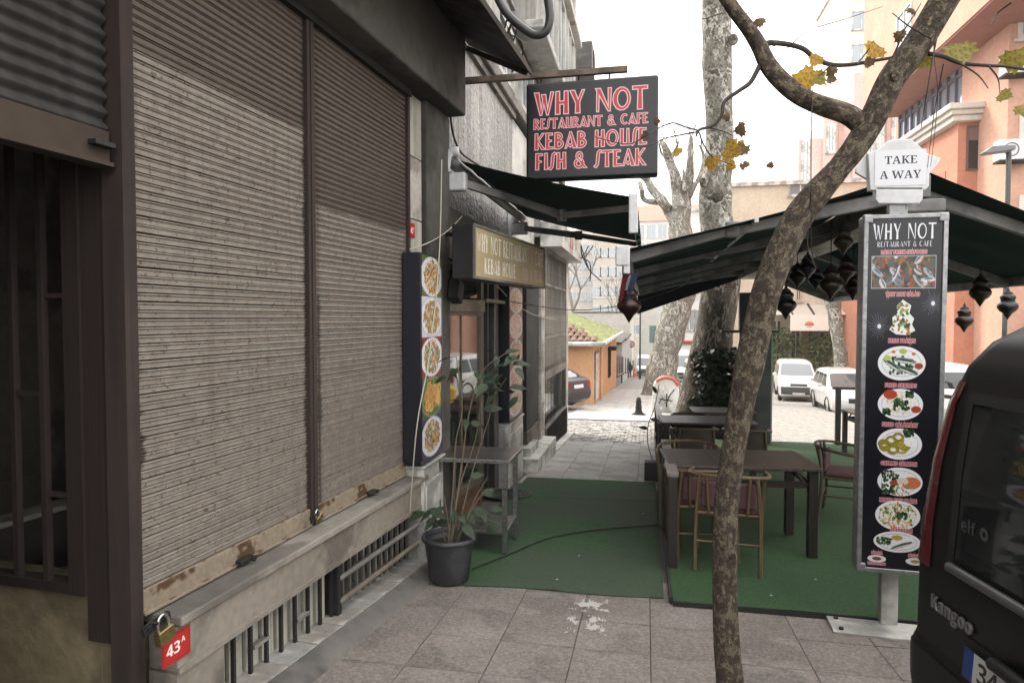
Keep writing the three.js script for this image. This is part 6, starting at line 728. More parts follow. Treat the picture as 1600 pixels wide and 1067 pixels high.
{ const b = onG(1034, 617), Z = b.z, t = thing('pollarded_plane_tree', 'pale mottled plane tree with pollarded stubby limbs standing in the pavement', 'tree'); const T = trunkFrom([[622, 1000, 1066], [605, 1004, 1062], [560, 1015, 1060], [500, 1029, 1077], [440, 1040, 1090], [390, 1045, 1090], [355, 1045, 1079], [322, 1051, 1081]], Z, 18, { wob: 0.1 }); part('trunk', T.geo, M.barkPale, t);
  const br = (pts, r0, r1) => part('limb', tube(pts.map(([a, c], i) => onZ(a, c, Z + 0.3 * Math.sin(i * 1.4 + a))), (f) => lerp(r0, r1, f), 10, { sub: 4, wob: 0.22 }), M.barkPale, t);
  br([[1068, 330], [1072, 305], [1077, 277], [1079, 245], [1080, 216]], 0.34, 0.1); br([[1064, 330], [1060, 300], [1054, 272], [1045, 248], [1039, 229], [1034, 222]], 0.36, 0.1); br([[1056, 350], [1046, 330], [1036, 315], [1020, 297], [1011, 281], [1002, 275]], 0.3, 0.12); br([[1036, 315], [1020, 316], [1006, 311], [1003, 298], [1000, 285]], 0.16, 0.09); br([[1078, 308], [1086, 290], [1097, 268], [1099, 240], [1094, 228]], 0.14, 0.05); br([[1055, 272], [1050, 250], [1057, 232], [1060, 222]], 0.1, 0.05); br([[1070, 300], [1069, 280], [1068, 265]], 0.12, 0.05); br([[1044, 246], [1034, 240], [1030, 225]], 0.08, 0.04);
  const tw = []; for (let i = 0; i < 46; i++) { const [a, c] = [[1080, 218], [1038, 228], [1002, 278], [1095, 232], [1058, 224], [1030, 225], [1078, 246], [1012, 282]][i % 8]; const p = onZ(a, c, Z); tw.push(tube([p, p.clone().add(V(rr(-0.4, 0.4), rr(0.3, 0.9), rr(-0.4, 0.4))), p.clone().add(V(rr(-0.9, 0.9), rr(0.7, 2.2), rr(-0.6, 0.6)))], (f) => lerp(0.022, 0.006, f), 4, { sub: 2 })); } part('twigs', tw, M.twigPale, t);
  const bxp = onZ(1020, 522, Z - 0.2); part('notice_box', rbx(bxp.x - 0.16, bxp.x + 0.16, bxp.y - 0.42, bxp.y + 0.42, bxp.z, bxp.z + 0.2, 0.02), std([0.1, 0.17, 0.15], { roughness: 0.6 }), t); const w = onZ(1043, 514, Z + 0.7); part('paper', rbx(w.x - 0.13, w.x + 0.13, w.y - 0.12, w.y + 0.12, w.z - 0.02, w.z, 0.004), M.white, t); }
{ const Z = -29, t = thing('stubby_plane_tree', 'cream mottled plane tree with a cut crown behind the silver off-road car', 'tree'); const T = trunkFrom([[640, 1308, 1330], [600, 1306, 1328], [560, 1304, 1326], [520, 1298, 1319], [490, 1293, 1316], [462, 1288, 1315], [450, 1286, 1314]], Z, 14, { wob: 0.16 }); part('trunk', T.geo, M.barkPale, t); for (const p of [[[1294, 455], [1286, 440], [1276, 425], [1270, 400]], [[1308, 455], [1314, 435], [1316, 410], [1318, 380]], [[1300, 452], [1300, 425], [1296, 390]]]) part('limb', tube(p.map(([a, b]) => onZ(a, b, Z)), (f) => lerp(0.3, 0.12, f), 10, { sub: 3, wob: 0.2 }), M.barkPale, t); }
// bare street trees further down
function bareTree(label, x, z, h, s0) { seed = s0; const y = gy(x, z), t = thing('bare_tree', label, 'tree', [x, y, z]); const br = [], grow = (p, d, L, r, k) => { const q = p.clone().addScaledVector(d, L), m = p.clone().lerp(q, 0.5).add(V(rr(-0.06, 0.06) * L, 0, rr(-0.06, 0.06) * L)); br.push(tube([p, m, q], [r, r * 0.85, r * 0.66], k > 3 ? 4 : 6)); if (k >= 5) return; const n = k < 2 ? 3 : 2 + (rnd() < 0.5 ? 1 : 0); for (let i = 0; i < n; i++) grow(q, d.clone().add(V(rr(-0.7, 0.7), rr(-0.05, 0.5), rr(-0.7, 0.7))).normalize(), L * rr(0.6, 0.85), r * 0.62, k + 1); };
  part('trunk', tube([V(0, -0.1, 0), V(0.05, h * 0.14, 0), V(0, h * 0.26, 0.05)], [h * 0.026, h * 0.02, h * 0.017], 10), M.twigPale, t); grow(V(0, h * 0.25, 0.05), V(0.1, 1, 0).normalize(), h * 0.2, h * 0.015, 0); part('branches', br, M.twigPale, t); }
[[-4.5, -52, 13, 5, 'bare tree above the mossy roof'], [-9, -66, 15, 6, 'tall bare tree behind the row of low houses'], [-2.5, -80, 14, 7, 'bare tree at the bend of the street'], [3.5, -72, 15, 8, 'bare tree beside the far white van'], [-14, -90, 16, 9, 'far bare tree before the apartment blocks']].forEach(([x, z, h, s, l]) => bareTree(l, x, z, h, s));
seed = 777;
// ---------------------------------------------------------------- houses down the street
function win(parent, face, p, w, h, o = {}) { // face: 'z' looks to +z, 'x' to -x, 'X' to +x; p = lower left corner of the opening on the wall plane
  const g = new THREE.Group(); g.name = 'window'; g.position.set(...p); g.rotation.y = face === 'z' ? 0 : face === 'x' ? -Math.PI / 2 : Math.PI / 2; parent.add(g); const t = o.t || 0.08, f = o.frame || M.white;
  part('pane', bx(t, w - t, t, h - t, 0.01, 0.02), o.pane || M.paneSky, g); part('frame', [bx(0, t, 0, h, 0, 0.06), bx(w - t, w, 0, h, 0, 0.06), bx(t, w - t, 0, t, 0, 0.06), bx(t, w - t, h - t, h, 0, 0.06), ...(o.mull || [0.5]).map((m) => bx(w * m - t / 2, w * m + t / 2, t, h - t, 0.021, 0.05))], f, g); if (!o.nosill) part('sill', bx(-0.1, w + 0.1, -0.1, 0, 0, 0.14), o.sill || f, g); return g; }
const wallM = (c, s = 3) => std(c, { tex: at(tSoft, s), roughness: 0.9 });
{ // orange house with a mossy hipped tile roof
  const c = onG(925, 632), z0 = c.z, x1 = c.x, z1 = onX(963, 600, x1).z, yb = gy(x1, z1) - 0.3, yt = onZ(925, 536, z0).y, h = thing('orange_house', 'low orange house with a tiled roof overgrown with bright moss', 'house'); const om = wallM([0.68, 0.38, 0.2], 2.5);
  part('wall', bx(x1 - 6, x1, yb, yt, z0, z1), om, h); part('corner_pier', bx(x1 - 0.5, x1 + 0.05, yb, yt - 0.02, z0 + 0.03, z0 - 0.35), om, h);
  const ex = 0.35, xr = x1 - 3, rz = z0 - 3.2, yr = onZ(905, 487, z0 - 2).y + 0.25; const A = V(x1 + ex, yt, z0 + ex), B = V(x1 + ex, yt, z1 - ex), C = V(x1 - 6.3, yt, z0 + ex), R0 = V(xr, yr, rz), R1 = V(xr, yr, z1 + 3), D = V(x1 - 6.3, yt, z1 - ex);
  const moss = std([0.2, 0.225, 0.07], { tex: tPlaster, bump: bPlaster, bs: 0.12, roughness: 1 }), rows = (p, q, r, s, n) => Array.from({ length: n + 1 }, (_, j) => Array.from({ length: n + 1 }, (_, i) => { const a = p.clone().lerp(q, i / n), b = r.clone().lerp(s, i / n); const v = a.lerp(b, j / n); v.y += 0.03 * NZ(v.x * 2, v.z * 2); return v; }));
  part('mossy_slope', grid(rows(A, B, R0, R1, 24)), moss, h); part('roof_back', [quad(B, D, R1, R1), quad(D, C, R0, R1)], moss, h); part('tile_bed', quad(C, A, R0, R0.clone().add(V(-0.01, 0, 0))), M.rust, h);
  const tm = [[0.32, 0.15, 0.09], [0.28, 0.13, 0.08], [0.36, 0.19, 0.12]].map((q) => std(q, { tex: tStain })); const tg = boxUV(new THREE.CylinderGeometry(0.11, 0.13, 0.42, 8, 1, true, -Math.PI / 2, Math.PI).rotateX(-Math.PI / 2).scale(1, 0.6, 1)); const sl = Math.atan2(yr - yt, rz - z0 - ex), nrm = Math.hypot(yr - yt, z0 + ex - rz);
  for (let j = 0; j < 7; j++) { const f = j * 0.38 / nrm; for (let x = lerp(C.x, R0.x, f) + 0.15; x < lerp(A.x, R0.x, f) - 0.1; x += 0.24) { if (x < x1 - 3.2) continue; const o = shade(new THREE.Mesh(tg, tm[Math.floor(rnd() * 3)])); o.name = 'roof_tile'; o.position.set(x, lerp(yt, yr, f + 0.05) + 0.05, lerp(z0 + ex, rz, f + 0.05)); o.rotation.x = Math.atan2(yr - yt, nrm); h.add(o); } }
  part('gutter', [tube([C, A].map((p) => p.clone().add(V(0.02, -0.02, 0.06))), 0.09, 8), tube([A, B].map((p) => p.clone().add(V(0.06, -0.02, 0))), 0.09, 8)], M.white, h); part('downpipe', tube([V(x1 + 0.12, yt - 0.1, z0 - 3.2), V(x1 + 0.12, yb, z0 - 3.2)], 0.06, 8), om, h);
  const d = new THREE.Group(); d.name = 'door'; h.add(d); const dz = z0 - 0.9, yd = gy(x1, dz - 1) + 0.1; part('leaf', bx(x1, x1 + 0.05, yd, yd + 1.75, dz, dz - 1.9), M.white, d); part('frame', [bx(x1, x1 + 0.07, yd, yd + 1.8, dz + 0.08, dz), bx(x1, x1 + 0.07, yd + 1.75, yd + 1.83, dz, dz - 1.9)], M.ironPale, d);
  const wz = onX(950, 560, x1).z, yw = gy(x1, wz - 1) + 0.8; const b = new THREE.Group(); b.name = 'barred_window'; h.add(b); part('opening', bx(x1, x1 + 0.03, yw, yw + 1.4, wz, wz - 1.6), M.dark, b); for (let i = 0; i < 6; i++) part('bar', bx(x1 + 0.05, x1 + 0.08, yw, yw + 1.4, wz - 0.1 - i * 0.28, wz - 0.14 - i * 0.28), M.iron, b); part('awning_box', bx(x1, x1 + 0.4, yw + 1.4, yw + 1.55, wz + 0.1, wz - 1.7), M.iron, b); }
{ const zs = [[963, 972, [0.3, 0.3, 0.29], 'narrow grey house next to the orange house', 2.7], [972, 982, [0.55, 0.55, 0.54], 'white rendered house with grey doors down the street', 3.3], [982, 990, [0.5, 0.47, 0.42], 'tall cream house at the far end of the row', 7]]; let x = onG(925, 632).x; for (const [a, b, c, l, H] of zs) { const z0 = onX(a, 600, x).z, z1 = onX(b, 600, x).z, y = gy(x, z1); const h = thing('terraced_house', l, 'house'); part('wall', bx(x - 6, x, y - 0.5, gy(x, z0) + H, z0 - 0.1, z1), wallM(c, 2), h); part('roof', [bx(x - 6, x + 0.3, gy(x, z0) + H, gy(x, z0) + H + 0.15, z0 - 0.05, z1 - 0.05)], M.concrete, h); const L = z0 - z1; for (let i = 0; i < 3; i++) { const zz = z0 - 0.4 - i * L / 3; win(h, 'X', [x, gy(x, zz) + 0.7, zz], Math.min(1.4, L / 4.5), 1.3, { frame: M.ironPale, pane: M.glassDark }); } part('door', bx(x, x + 0.06, gy(x, z0 - L * 0.9), gy(x, z0 - L * 0.9) + 2.0, z0 - L * 0.85, z0 - L * 0.97), M.iron, h); } }
function block(name, label, x0, x1, z0, z1, y0, y1, c, o = {}) { const h = thing(name, label, 'building'); part('wall', bx(x0, x1, y0, y1, z0, z1), wallM(c, 5), h); const fr = o.frame || M.white; const F = o.faces || 'z'; const wy = o.wy, ww = o.ww || 1.3, wh = o.wh || 1.6;
  for (const f of F) { const L = f === 'z' ? x1 - x0 : z0 - z1, n = o.n || Math.floor(L / 3); for (const y of wy) for (let i = 0; i < n; i++) { const s = (i + 0.5) * L / n - ww / 2; win(h, f, f === 'z' ? [x0 + s, y, z0] : f === 'x' ? [x0, y, z1 + s + (0)] : [x1, y, z0 - s], ww, wh, { frame: fr, ...(o.w || {}) }); } }
  if (o.band) for (const y of o.band) part('band', bx(x0 - 0.15, x1 + 0.15, y, y + 0.35, z0 + 0.15, z1), o.bandM || M.red, h); if (o.roof) { const s = new THREE.Shape([[z0 + 0.5, 0], [z1 - 0.5, 0], [(z0 + z1) / 2, o.roof]].map(([a, b]) => new THREE.Vector2(a, b))); part('roof', new THREE.ExtrudeGeometry(s, { depth: x1 - x0 + 0.8, bevelEnabled: false }).rotateY(-Math.PI / 2).translate(x1 + 0.4, y1, 0), wallM([0.42, 0.2, 0.14], 2), h); } else part('parapet', bx(x0 - 0.2, x1 + 0.2, y1, y1 + 0.3, z0 + 0.2, z1), fr, h); return h; }
{ const z = -66, x0 = onZ(1062, 500, z).x, x1 = onZ(1180, 500, z).x; block('white_house', 'white rendered house with red bands and tall windows at the end of the street', x0, x1, z, z - 10, -6, onZ(1080, 330, z).y, [0.66, 0.65, 0.63], { faces: 'z', wy: [onZ(1080, 596, z).y, onZ(1080, 516, z).y, onZ(1080, 462, z).y, onZ(1080, 405, z).y], n: 5, ww: 1.5, wh: 2.1, band: [onZ(1080, 538, z).y], w: { mull: [0.33, 0.66] } }); }
{ const z = -150, y = (q) => onZ(950, q, z).y; block('apartment_block', 'pale hazy apartment block far beyond the bare trees', onZ(860, 450, z).x, onZ(930, 450, z).x, z, z - 20, -12, y(360), [0.55, 0.5, 0.45], { wy: [y(470), y(445), y(420), y(395)], n: 5, ww: 2, wh: 2 }); block('apartment_block', 'tan apartment block with rows of balconies far down the street', onZ(932, 450, z).x, onZ(1000, 450, z).x, z + 10, z - 10, -12, y(372), [0.48, 0.42, 0.36], { wy: [y(520), y(492), y(464), y(436), y(408)], n: 6, ww: 2, wh: 1.9, band: [y(524), y(496), y(468), y(440)], bandM: wallM([0.55, 0.52, 0.48]) }); }
{ const z = -170, y = (q) => onZ(1040, q, z).y; block('hillside_block', 'pale block with a red tiled roof standing high on the far hillside', onZ(992, 350, z).x, onZ(1098, 350, z).x, z, z - 14, -8, y(345), [0.6, 0.58, 0.54], { wy: [y(372), y(400), y(430)], n: 6, ww: 2.2, wh: 3.4, roof: 5 }); }
struct('hillside', (() => { const rows = []; for (let j = 0; j <= 8; j++) rows.push(Array.from({ length: 21 }, (_, i) => { const x = lerp(-160, 160, i / 20); return V(x, -22 + 20 * sm(0, 8, j) + 3 * NZ(i * 0.6, j * 0.5), -175 - j * 22); })); return grid(rows); })(), wallM([0.18, 0.19, 0.14], 20));
{ // cream building across the street with a glass canopy
  const z = -41, X = (p) => onZ(p, 500, z).x, Y = (q) => onZ(1260, q, z).y, h = thing('cream_building', 'cream building with a glass canopy and a white banner behind the parked cars', 'building'); const cm = wallM([0.62, 0.54, 0.42], 4);
  part('wall', bx(X(1140), X(1360), -4, Y(288), z, z - 9), cm, h); part('parapet', bx(X(1140) - 0.2, X(1360), Y(288), Y(288) + 0.25, z + 0.2, z - 9), M.white, h); part('glass_canopy', [quad(V(X(1195), Y(476), z), V(X(1330), Y(476), z), V(X(1330), Y(492), z + 1.8), V(X(1195), Y(492), z + 1.8))], std([0.5, 0.47, 0.42], { roughness: 0.3 }), h); for (const p of [1200, 1230, 1262, 1295, 1328]) part('canopy_rib', bar(V(X(p), Y(475), z + 0.05), V(X(p), Y(492), z + 1.8), 0.08), M.iron, h);
  const bt = tex2(256, 96, (x, w, q) => { x.fillStyle = '#e6e2da'; x.fillRect(0, 0, w, q); x.fillStyle = '#c8904e'; x.beginPath(); x.ellipse(128, 52, 26, 12, 0, 3.14, 6.29); x.fill(); x.fillStyle = '#b0463a'; x.fillRect(98, 54, 60, 10); x.fillRect(112, 68, 32, 5); }); part('banner', quad(V(X(1226), Y(516), z + 1.82), V(X(1284), Y(516), z + 1.82), V(X(1284), Y(492), z + 1.82), V(X(1226), Y(492), z + 1.82)), std([0.95, 0.95, 0.95], { tex: bt }), h);
  for (const [a, b, c, d] of [[1206, 1222, 555, 500], [1236, 1252, 560, 515], [1262, 1280, 560, 515], [1290, 1303, 562, 515], [1243, 1252, 470, 440]]) win(h, 'z', [X(a), Y(c), z], X(b) - X(a), Y(d) - Y(c), { pane: M.glassDark, mull: [0.5], frame: wallM([0.5, 0.45, 0.36]) }); part('brick_pier', bx(X(1252), X(1262), Y(560), Y(510), z, z + 0.1), wallM([0.34, 0.2, 0.13], 1), h); win(h, 'z', [X(1230), Y(305), z], 1.4, 0.9);
  for (const [p, q, n] of [[1216, 545, 700], [1282, 548, 700], [1240, 552, 400]]) { const t = thing('hedge_shrub', p === 1216 ? 'green shrub beside the entrance of the cream building' : p === 1282 ? 'green shrub below the cut plane tree' : 'low shrub under the white banner', 'shrub'), c = onZ(p, q, z + 1.2), im = new THREE.InstancedMesh(prep(leafGeo(0.22, 0.14, 0.2)), M.shrub = M.shrub || phy([0.1, 0.13, 0.045], { roughness: 0.8, transmission: 0.2, thickness: 0 }), n), m4 = new THREE.Matrix4(); for (let i = 0; i < n; i++) { const s = rr(0.6, 1.3); m4.compose(V(c.x + rr(-0.7, 0.7), c.y + rr(-1.6, 1.4), c.z + rr(-0.4, 0.4)), new THREE.Quaternion().setFromEuler(new THREE.Euler(rr(-1, 1), rr(0, 6), rr(-1, 1))), V(s, s, s)); im.setMatrixAt(i, m4); } im.name = 'foliage'; im.userData.kind = 'stuff'; shade(im); t.add(im); part('stem', tube([V(c.x, gy(c.x, c.z) - 0.1, c.z), V(c.x, c.y + 0.5, c.z)], 0.05, 6), M.twig, t); } }
// pink buildings on the right-hand side
{ const pm = wallM([0.55, 0.24, 0.155], 4), pl = wallM([0.62, 0.35, 0.255], 4), tr = wallM([0.68, 0.64, 0.58], 3), h = thing('pink_building', 'pink apartment building with an overhanging storey above a long glazed band', 'building');
  const zb = -24, bx0 = onZ(1497, 250, zb).x, bx1 = onZ(1571, 250, zb).x, ytop = onZ(1530, 190, zb).y; const Y = (q) => onZ(1530, q, zb).y, X = (p) => onZ(p, 250, zb).x;
  part('bay_wall', bx(bx0, bx1 + 3, -4, ytop, zb, zb - 9), pm, h); for (const [o, a, b] of [[0.28, 0, 0.22], [0.4, 0.22, 0.4], [0.52, 0.4, 0.62]]) part('cornice', rbx(bx0 - o, bx1 + 0.0, ytop + a, ytop + b, zb + o, zb - 9, 0.04), tr, h);
  win(h, 'z', [X(1510), Y(266), zb], X(1552) - X(1510), Y(196) - Y(266), { pane: M.glassDark, frame: std([0.12, 0.08, 0.07]), mull: [], t: 0.06, nosill: 1 }); part('blind', bx(X(1512), X(1550), Y(219), Y(199), zb + 0.022, zb + 0.04), std([0.16, 0.1, 0.09]), h); part('curtain', bx(X(1537), X(1546), Y(262), Y(222), zb + 0.022, zb + 0.045), M.white, h);
  for (let i = 0; i < 4; i++) { const z = zb - 1.0 - i * 1.9; part('slot_window', bx(bx0 - 0.03, bx0 + 0.1, ytop - 5.6, ytop - 1.6, z, z - 0.8), wallM([0.42, 0.2, 0.15], 2), h); }
  // recessed main wall, glazed band, overhang
  const xg = bx0 + 0.9, zR = onX(1574, 120, xg).z, zL = onX(1408, 200, xg).z, yg1 = (onX(1574, 52, xg).y + onX(1407, 176, xg).y) / 2, yg0 = ytop + 0.62; part('glass_band', bx(xg, xg + 0.05, yg0, yg1, zR, zL), phy([0.5, 0.54, 0.6], { roughness: 0.08, metalness: 0.55 }), h); const nM = 13; for (let i = 0; i <= nM; i++) { const z = lerp(zR, zL, i / nM); part('mullion', bx(xg - 0.1, xg, yg0, yg1, z - 0.07, z + 0.07), std([0.12, 0.11, 0.14]), h); } part('mullion_rail', bx(xg - 0.08, xg, lerp(yg0, yg1, 0.8), lerp(yg0, yg1, 0.8) + 0.14, zR, zL), std([0.12, 0.11, 0.14]), h); part('band_back', bx(xg + 0.1, xg + 3, -4, yg1, zR + 0.2, zL - 1), pl, h);
  const xo = xg - 1.7, zo = onX(1582, 60, xo).z, ze = zL - 0.3; part('overhang', bx(xo, xg + 3, yg1 + 0.01, yg1 + 12, zo, ze), pl, h); part('soffit', bx(xo + 0.05, xg + 0.5, yg1 - 0.06, yg1 + 0.005, zo - 0.05, ze + 0.05), wallM([0.36, 0.17, 0.13], 3), h);
  for (let i = 0; i < 3; i++) win(h, 'x', [xo, yg1 + 1.3, zo - 2.6 - i * 3.6], 1.7, 1.7, { frame: tr });
  // nearer block at the right edge
  const z2 = zR + 0.6, x2 = onZ(1575, 200, z2).x; part('side_block', bx(x2, x2 + 9, -4, 18, z2, zR - 3), pl, h); for (const [a, q0, q1] of [[1590, 62, 18], [1592, 245, 168], [1592, 345, 305]]) { const yy = onZ(a, q0, z2).y; win(h, 'z', [onZ(a, q0, z2).x, yy, z2], 2.0, onZ(a, q1, z2).y - yy, { frame: tr, t: 0.16 }); }
  for (const [p, q, l, w] of [[1583, 235, 'white air conditioner on the pink wall beside the street lamp', 1.0], [1590, 100, 'white air conditioner high on the pink wall', 0.9]]) { const c = onZ(p, q, z2 + 0.25), a = thing('air_conditioner', l, 'air conditioner', [c.x, c.y, c.z]); part('case', rbx(-w / 2, w / 2, -0.35, 0.35, -0.25, 0.2, 0.03), M.whitePlastic, a); part('fan_grille', new THREE.TorusGeometry(0.22, 0.02, 6, 24).translate(-0.12, 0, 0.205), M.ironPale, a); part('bracket', bx(-w / 2, w / 2, -0.42, -0.36, -0.25, 0.25), M.rust, a); }
  { const c = onZ(1436, 207, zb - 9.2), a = thing('air_conditioner', 'round fan air conditioner below the glazed band of the pink building', 'air conditioner', [c.x, c.y, c.z]); part('case', rbx(-0.7, 0.7, -0.5, 0.5, -0.3, 0.3, 0.04), M.white, a); part('fan_grille', [new THREE.TorusGeometry(0.36, 0.03, 6, 24).translate(0, 0, 0.305), cyl(0.34, 0.34, 0.02, 24).rotateX(Math.PI / 2).translate(0, 0, 0.3)], wallM([0.45, 0.42, 0.36]), a); }
  part('link_wall', bx(bx0 + 0.2, bx0 + 4, -4, ytop - 0.6, zb - 9, zb - 20), pm, h); }
{ const z = -58, X = (p) => onZ(p, 250, z).x, Y = (q) => onZ(1300, q, z).y, h = thing('pale_pink_building', 'pale pink stepped building with white trim behind the leaning trunk', 'building'), pk = wallM([0.66, 0.5, 0.44], 5); part('wall', [bx(X(1248), X(1285), -6, Y(215), z, z - 12), bx(X(1285), X(1330), -6, Y(185), z + 0.3, z - 12), bx(X(1330), X(1420), -6, Y(120), z + 0.6, z - 12)], pk, h); part('corner_quoin', [bx(X(1308), X(1316), Y(500), Y(185), z + 0.5, z), bx(X(1380), X(1386), Y(300), Y(150), z + 0.9, z)], wallM([0.5, 0.3, 0.24]), h); for (const [a, b, c, d] of [[1252, 1266, 290, 215], [1290, 1304, 240, 195], [1292, 1304, 290, 255], [1346, 1362, 290, 200], [1388, 1402, 230, 170], [1365, 1378, 240, 190]]) win(h, 'z', [X(a), Y(c), z + (a > 1330 ? 0.6 : a > 1285 ? 0.3 : 0)], X(b) - X(a), Y(d) - Y(c), { t: 0.2 }); }
block('opposite_building', 'pale building across the street, mirrored in the restaurant window', 17.5, 26, 8, -14, -1.2, 8.5, [0.6, 0.55, 0.48], { faces: 'x', wy: [0.4, 4.4], n: 6, ww: 2.2, wh: 2.4 });
{ const z = -64, X = (p) => onZ(p, 100, z).x; block('cream_tower', 'tall pale cream apartment tower rising behind the leaning trunk', X(1325), X(1450), z, z - 12, -6, onZ(1400, -60, z).y, [0.74, 0.68, 0.56], { n: 3, wy: [0, 1, 2, 3, 4, 5].map((i) => onZ(1400, 250 - i * 52, z).y), ww: 1.6, wh: 1.7 }); }
for (const [a, b, where] of [[905, 868, 'on the worn carpet in front of the cable'], [1205, 930, 'on the platform carpet in front of the bamboo chair'], [1240, 800, 'on the platform carpet between the table legs'], [1005, 802, 'on the worn carpet behind the cable, near the railing'], [1275, 905, 'on the platform carpet left of the menu board post'], [870, 905, 'on the worn carpet near its front edge']]) { const x0 = onG(a, b, 0.012), pl2 = x0.x > PX0; const p = onG(a, b, pl2 ? PH + 0.006 : 0.016); solo('paper_scrap', tilt(slab([[p.x - 0.008, p.z], [p.x + 0.003, p.z + 0.008], [p.x + 0.009, p.z - 0.003], [p.x, p.z - 0.009]], 0, 0.003), pl2 ? PH + 0.004 : 0.014), M.white, 'tiny pale paper scrap ' + where, 'litter', 'scraps on the carpets'); }
// ---------------------------------------------------------------- street furniture and people
{ const c = onG(998, 648), g = thing('bollard', 'short dark cast iron bollard on the pavement before the pale tree', 'bollard', [c.x, gy(c.x, c.z) - 0.02, c.z]); part('post', lathe([[0.16, 0], [0.16, 0.06], [0.11, 0.1], [0.085, 0.2], [0.1, 0.23], [0.085, 0.26], [0.075, 0.36], [0.095, 0.39], [0.07, 0.42], [0.075, 0.46], [0.05, 0.52], [0, 0.54]], 16), M.iron, g); part('base', rbx(-0.2, 0.2, -0.05, 0.03, -0.2, 0.2, 0.01), M.iron, g); }
{ const c = onG(992, 589), g = thing('traffic_cone', 'orange traffic cone beside the walking person', 'cone', [c.x, gy(c.x, c.z), c.z]); const om = std([0.75, 0.14, 0.03], { roughness: 0.6 }); part('cone', lathe([[0.24, 0.04], [0.05, 1.05], [0, 1.06]], 16), om, g); part('base', rbx(-0.32, 0.32, 0, 0.05, -0.32, 0.32, 0.02), om, g); part('white_band', lathe([[0.165, 0.48], [0.13, 0.68]], 16), M.white, g); }
{ const c = onG(1000, 592), g = thing('lamp_post', 'thin dark lamp post at the end of the pavement', 'lamp post', [c.x, gy(c.x, c.z), c.z]); part('pole', tube([V(0, -0.05, 0), V(0, 1.5, 0), V(0, 9.5, 0)], [0.12, 0.09, 0.06], 10), M.iron, g); part('lamp_head', rbx(-0.15, 0.9, 9.4, 9.6, -0.15, 0.15, 0.05), M.iron, g); }
{ const c = onG(993, 588), y = onZ(990, 538, c.z + 0.5).y, g = thing('traffic_sign', 'round red and white traffic sign on a post down the street', 'traffic sign', [c.x - 0.5, gy(c.x, c.z), c.z + 0.5]); part('pole', tube([V(0, 0, 0), V(0, y - gy(c.x, c.z) + 0.3, 0)], 0.035, 8), M.alu, g); part('disc', cyl(0.42, 0.42, 0.03, 28).rotateX(Math.PI / 2).translate(0, y - gy(c.x, c.z), 0.05), M.red, g); part('white_field', cyl(0.3, 0.3, 0.01, 28).rotateX(Math.PI / 2).translate(0, y - gy(c.x, c.z), 0.075), M.white, g); part('red_bar', bx(-0.2, 0.2, -0.04, 0.04, 0.081, 0.085).translate(0, y - gy(c.x, c.z), 0).rotateZ(0), M.red, g); }
{ const z = -13, b = onZ(1575, 330, z), y = gy(b.x, z) - 0.12, top = onZ(1575, 238, z), g = thing('street_lamp', 'grey street lamp with a flat angular head above the terrace awning', 'street lamp', [b.x, y, z]); const H = top.y - y; part('pole', tube([V(0, 0, 0), V(0, H, 0)], 0.055, 10), M.aluDark, g); part('head', ext([[-0.56, 0.0], [-0.4, 0.12], [0.06, 0.12], [0.06, 0.04], [-0.5, -0.02]], 0.3, 0.01).translate(0, H, -0.15), std([0.16, 0.16, 0.17], { roughness: 0.5 }), g); }
{ const c = onG(1040, 643), g = thing('concrete_barrier', 'white round topped concrete barrier with a red rim and black scrawl beside the big tree', 'barrier', [c.x, gy(c.x, c.z), c.z]); const sh = (r) => { const s = new THREE.Shape(); s.moveTo(-0.42, 0); s.lineTo(0.42, 0); s.lineTo(0.36, 0.85); s.quadraticCurveTo(0.2, 1.12, -0.05, 1.1); s.quadraticCurveTo(-0.32, 1.05, -0.36, 0.8); s.lineTo(-0.42, 0); return s; }; part('body', new THREE.ExtrudeGeometry(sh(), { depth: 0.5, bevelEnabled: true, bevelSize: 0.02, bevelThickness: 0.02, bevelSegments: 1 }), M.white, g); part('red_rim', [tube([V(0.36, 0.87, 0.53), V(0.22, 1.06, 0.53), V(-0.05, 1.11, 0.53), V(-0.3, 1.0, 0.53)], 0.05, 6, { sub: 3 })], std([0.4, 0.09, 0.05], { roughness: 0.6 }), g); part('scrawl', [[[-0.25, 0.25], [-0.1, 0.5], [0, 0.3], [0.1, 0.55], [0.25, 0.75]], [[-0.2, 0.45], [0.2, 0.4]], [[0.02, 0.62], [0.02, 0.2]]].map((p) => tube(p.map(([a, b]) => V(a, b, 0.522)), 0.016, 4)), M.black, g); }
{ const c = onG(1052, 612, -0.1), g = thing('motor_scooter', 'red and black motor scooter parked between the pale tree and the big tree', 'scooter', [c.x, gy(c.x, c.z) - 0.1, c.z], Math.PI / 2 + 0.2); for (const x of [-0.6, 0.6]) part('wheel', new THREE.TorusGeometry(0.2, 0.06, 8, 20).translate(x, 0.26, 0), M.black, g); part('body', [rbx(-0.75, 0.05, 0.4, 0.75, -0.16, 0.16, 0.08, 3), rbx(-0.1, 0.45, 0.28, 0.38, -0.17, 0.17, 0.03), bar(V(0.42, 0.32, 0), V(0.55, 1.0, 0), 0.26, 0.12, 0.04)], paint([0.3, 0.02, 0.02]), g); part('seat', rbx(-0.75, 0.0, 0.75, 0.86, -0.14, 0.14, 0.04), M.black, g); part('fork', bar(V(0.58, 0.3, 0), V(0.5, 1.05, 0), 0.08), M.aluDark, g); part('handlebar', tube([V(0.42, 1.12, -0.34), V(0.5, 1.06, 0), V(0.42, 1.12, 0.34)], 0.02, 6), M.black, g); part('mirror', [-1, 1].map((s) => rbx(-0.02, 0.02, 0, 0.1, -0.06, 0.06, 0.02).translate(0.42, 1.22, s * 0.3)), M.black, g); part('headlight', new THREE.SphereGeometry(0.08, 10, 8).translate(0.6, 0.98, 0), M.chrome, g); }
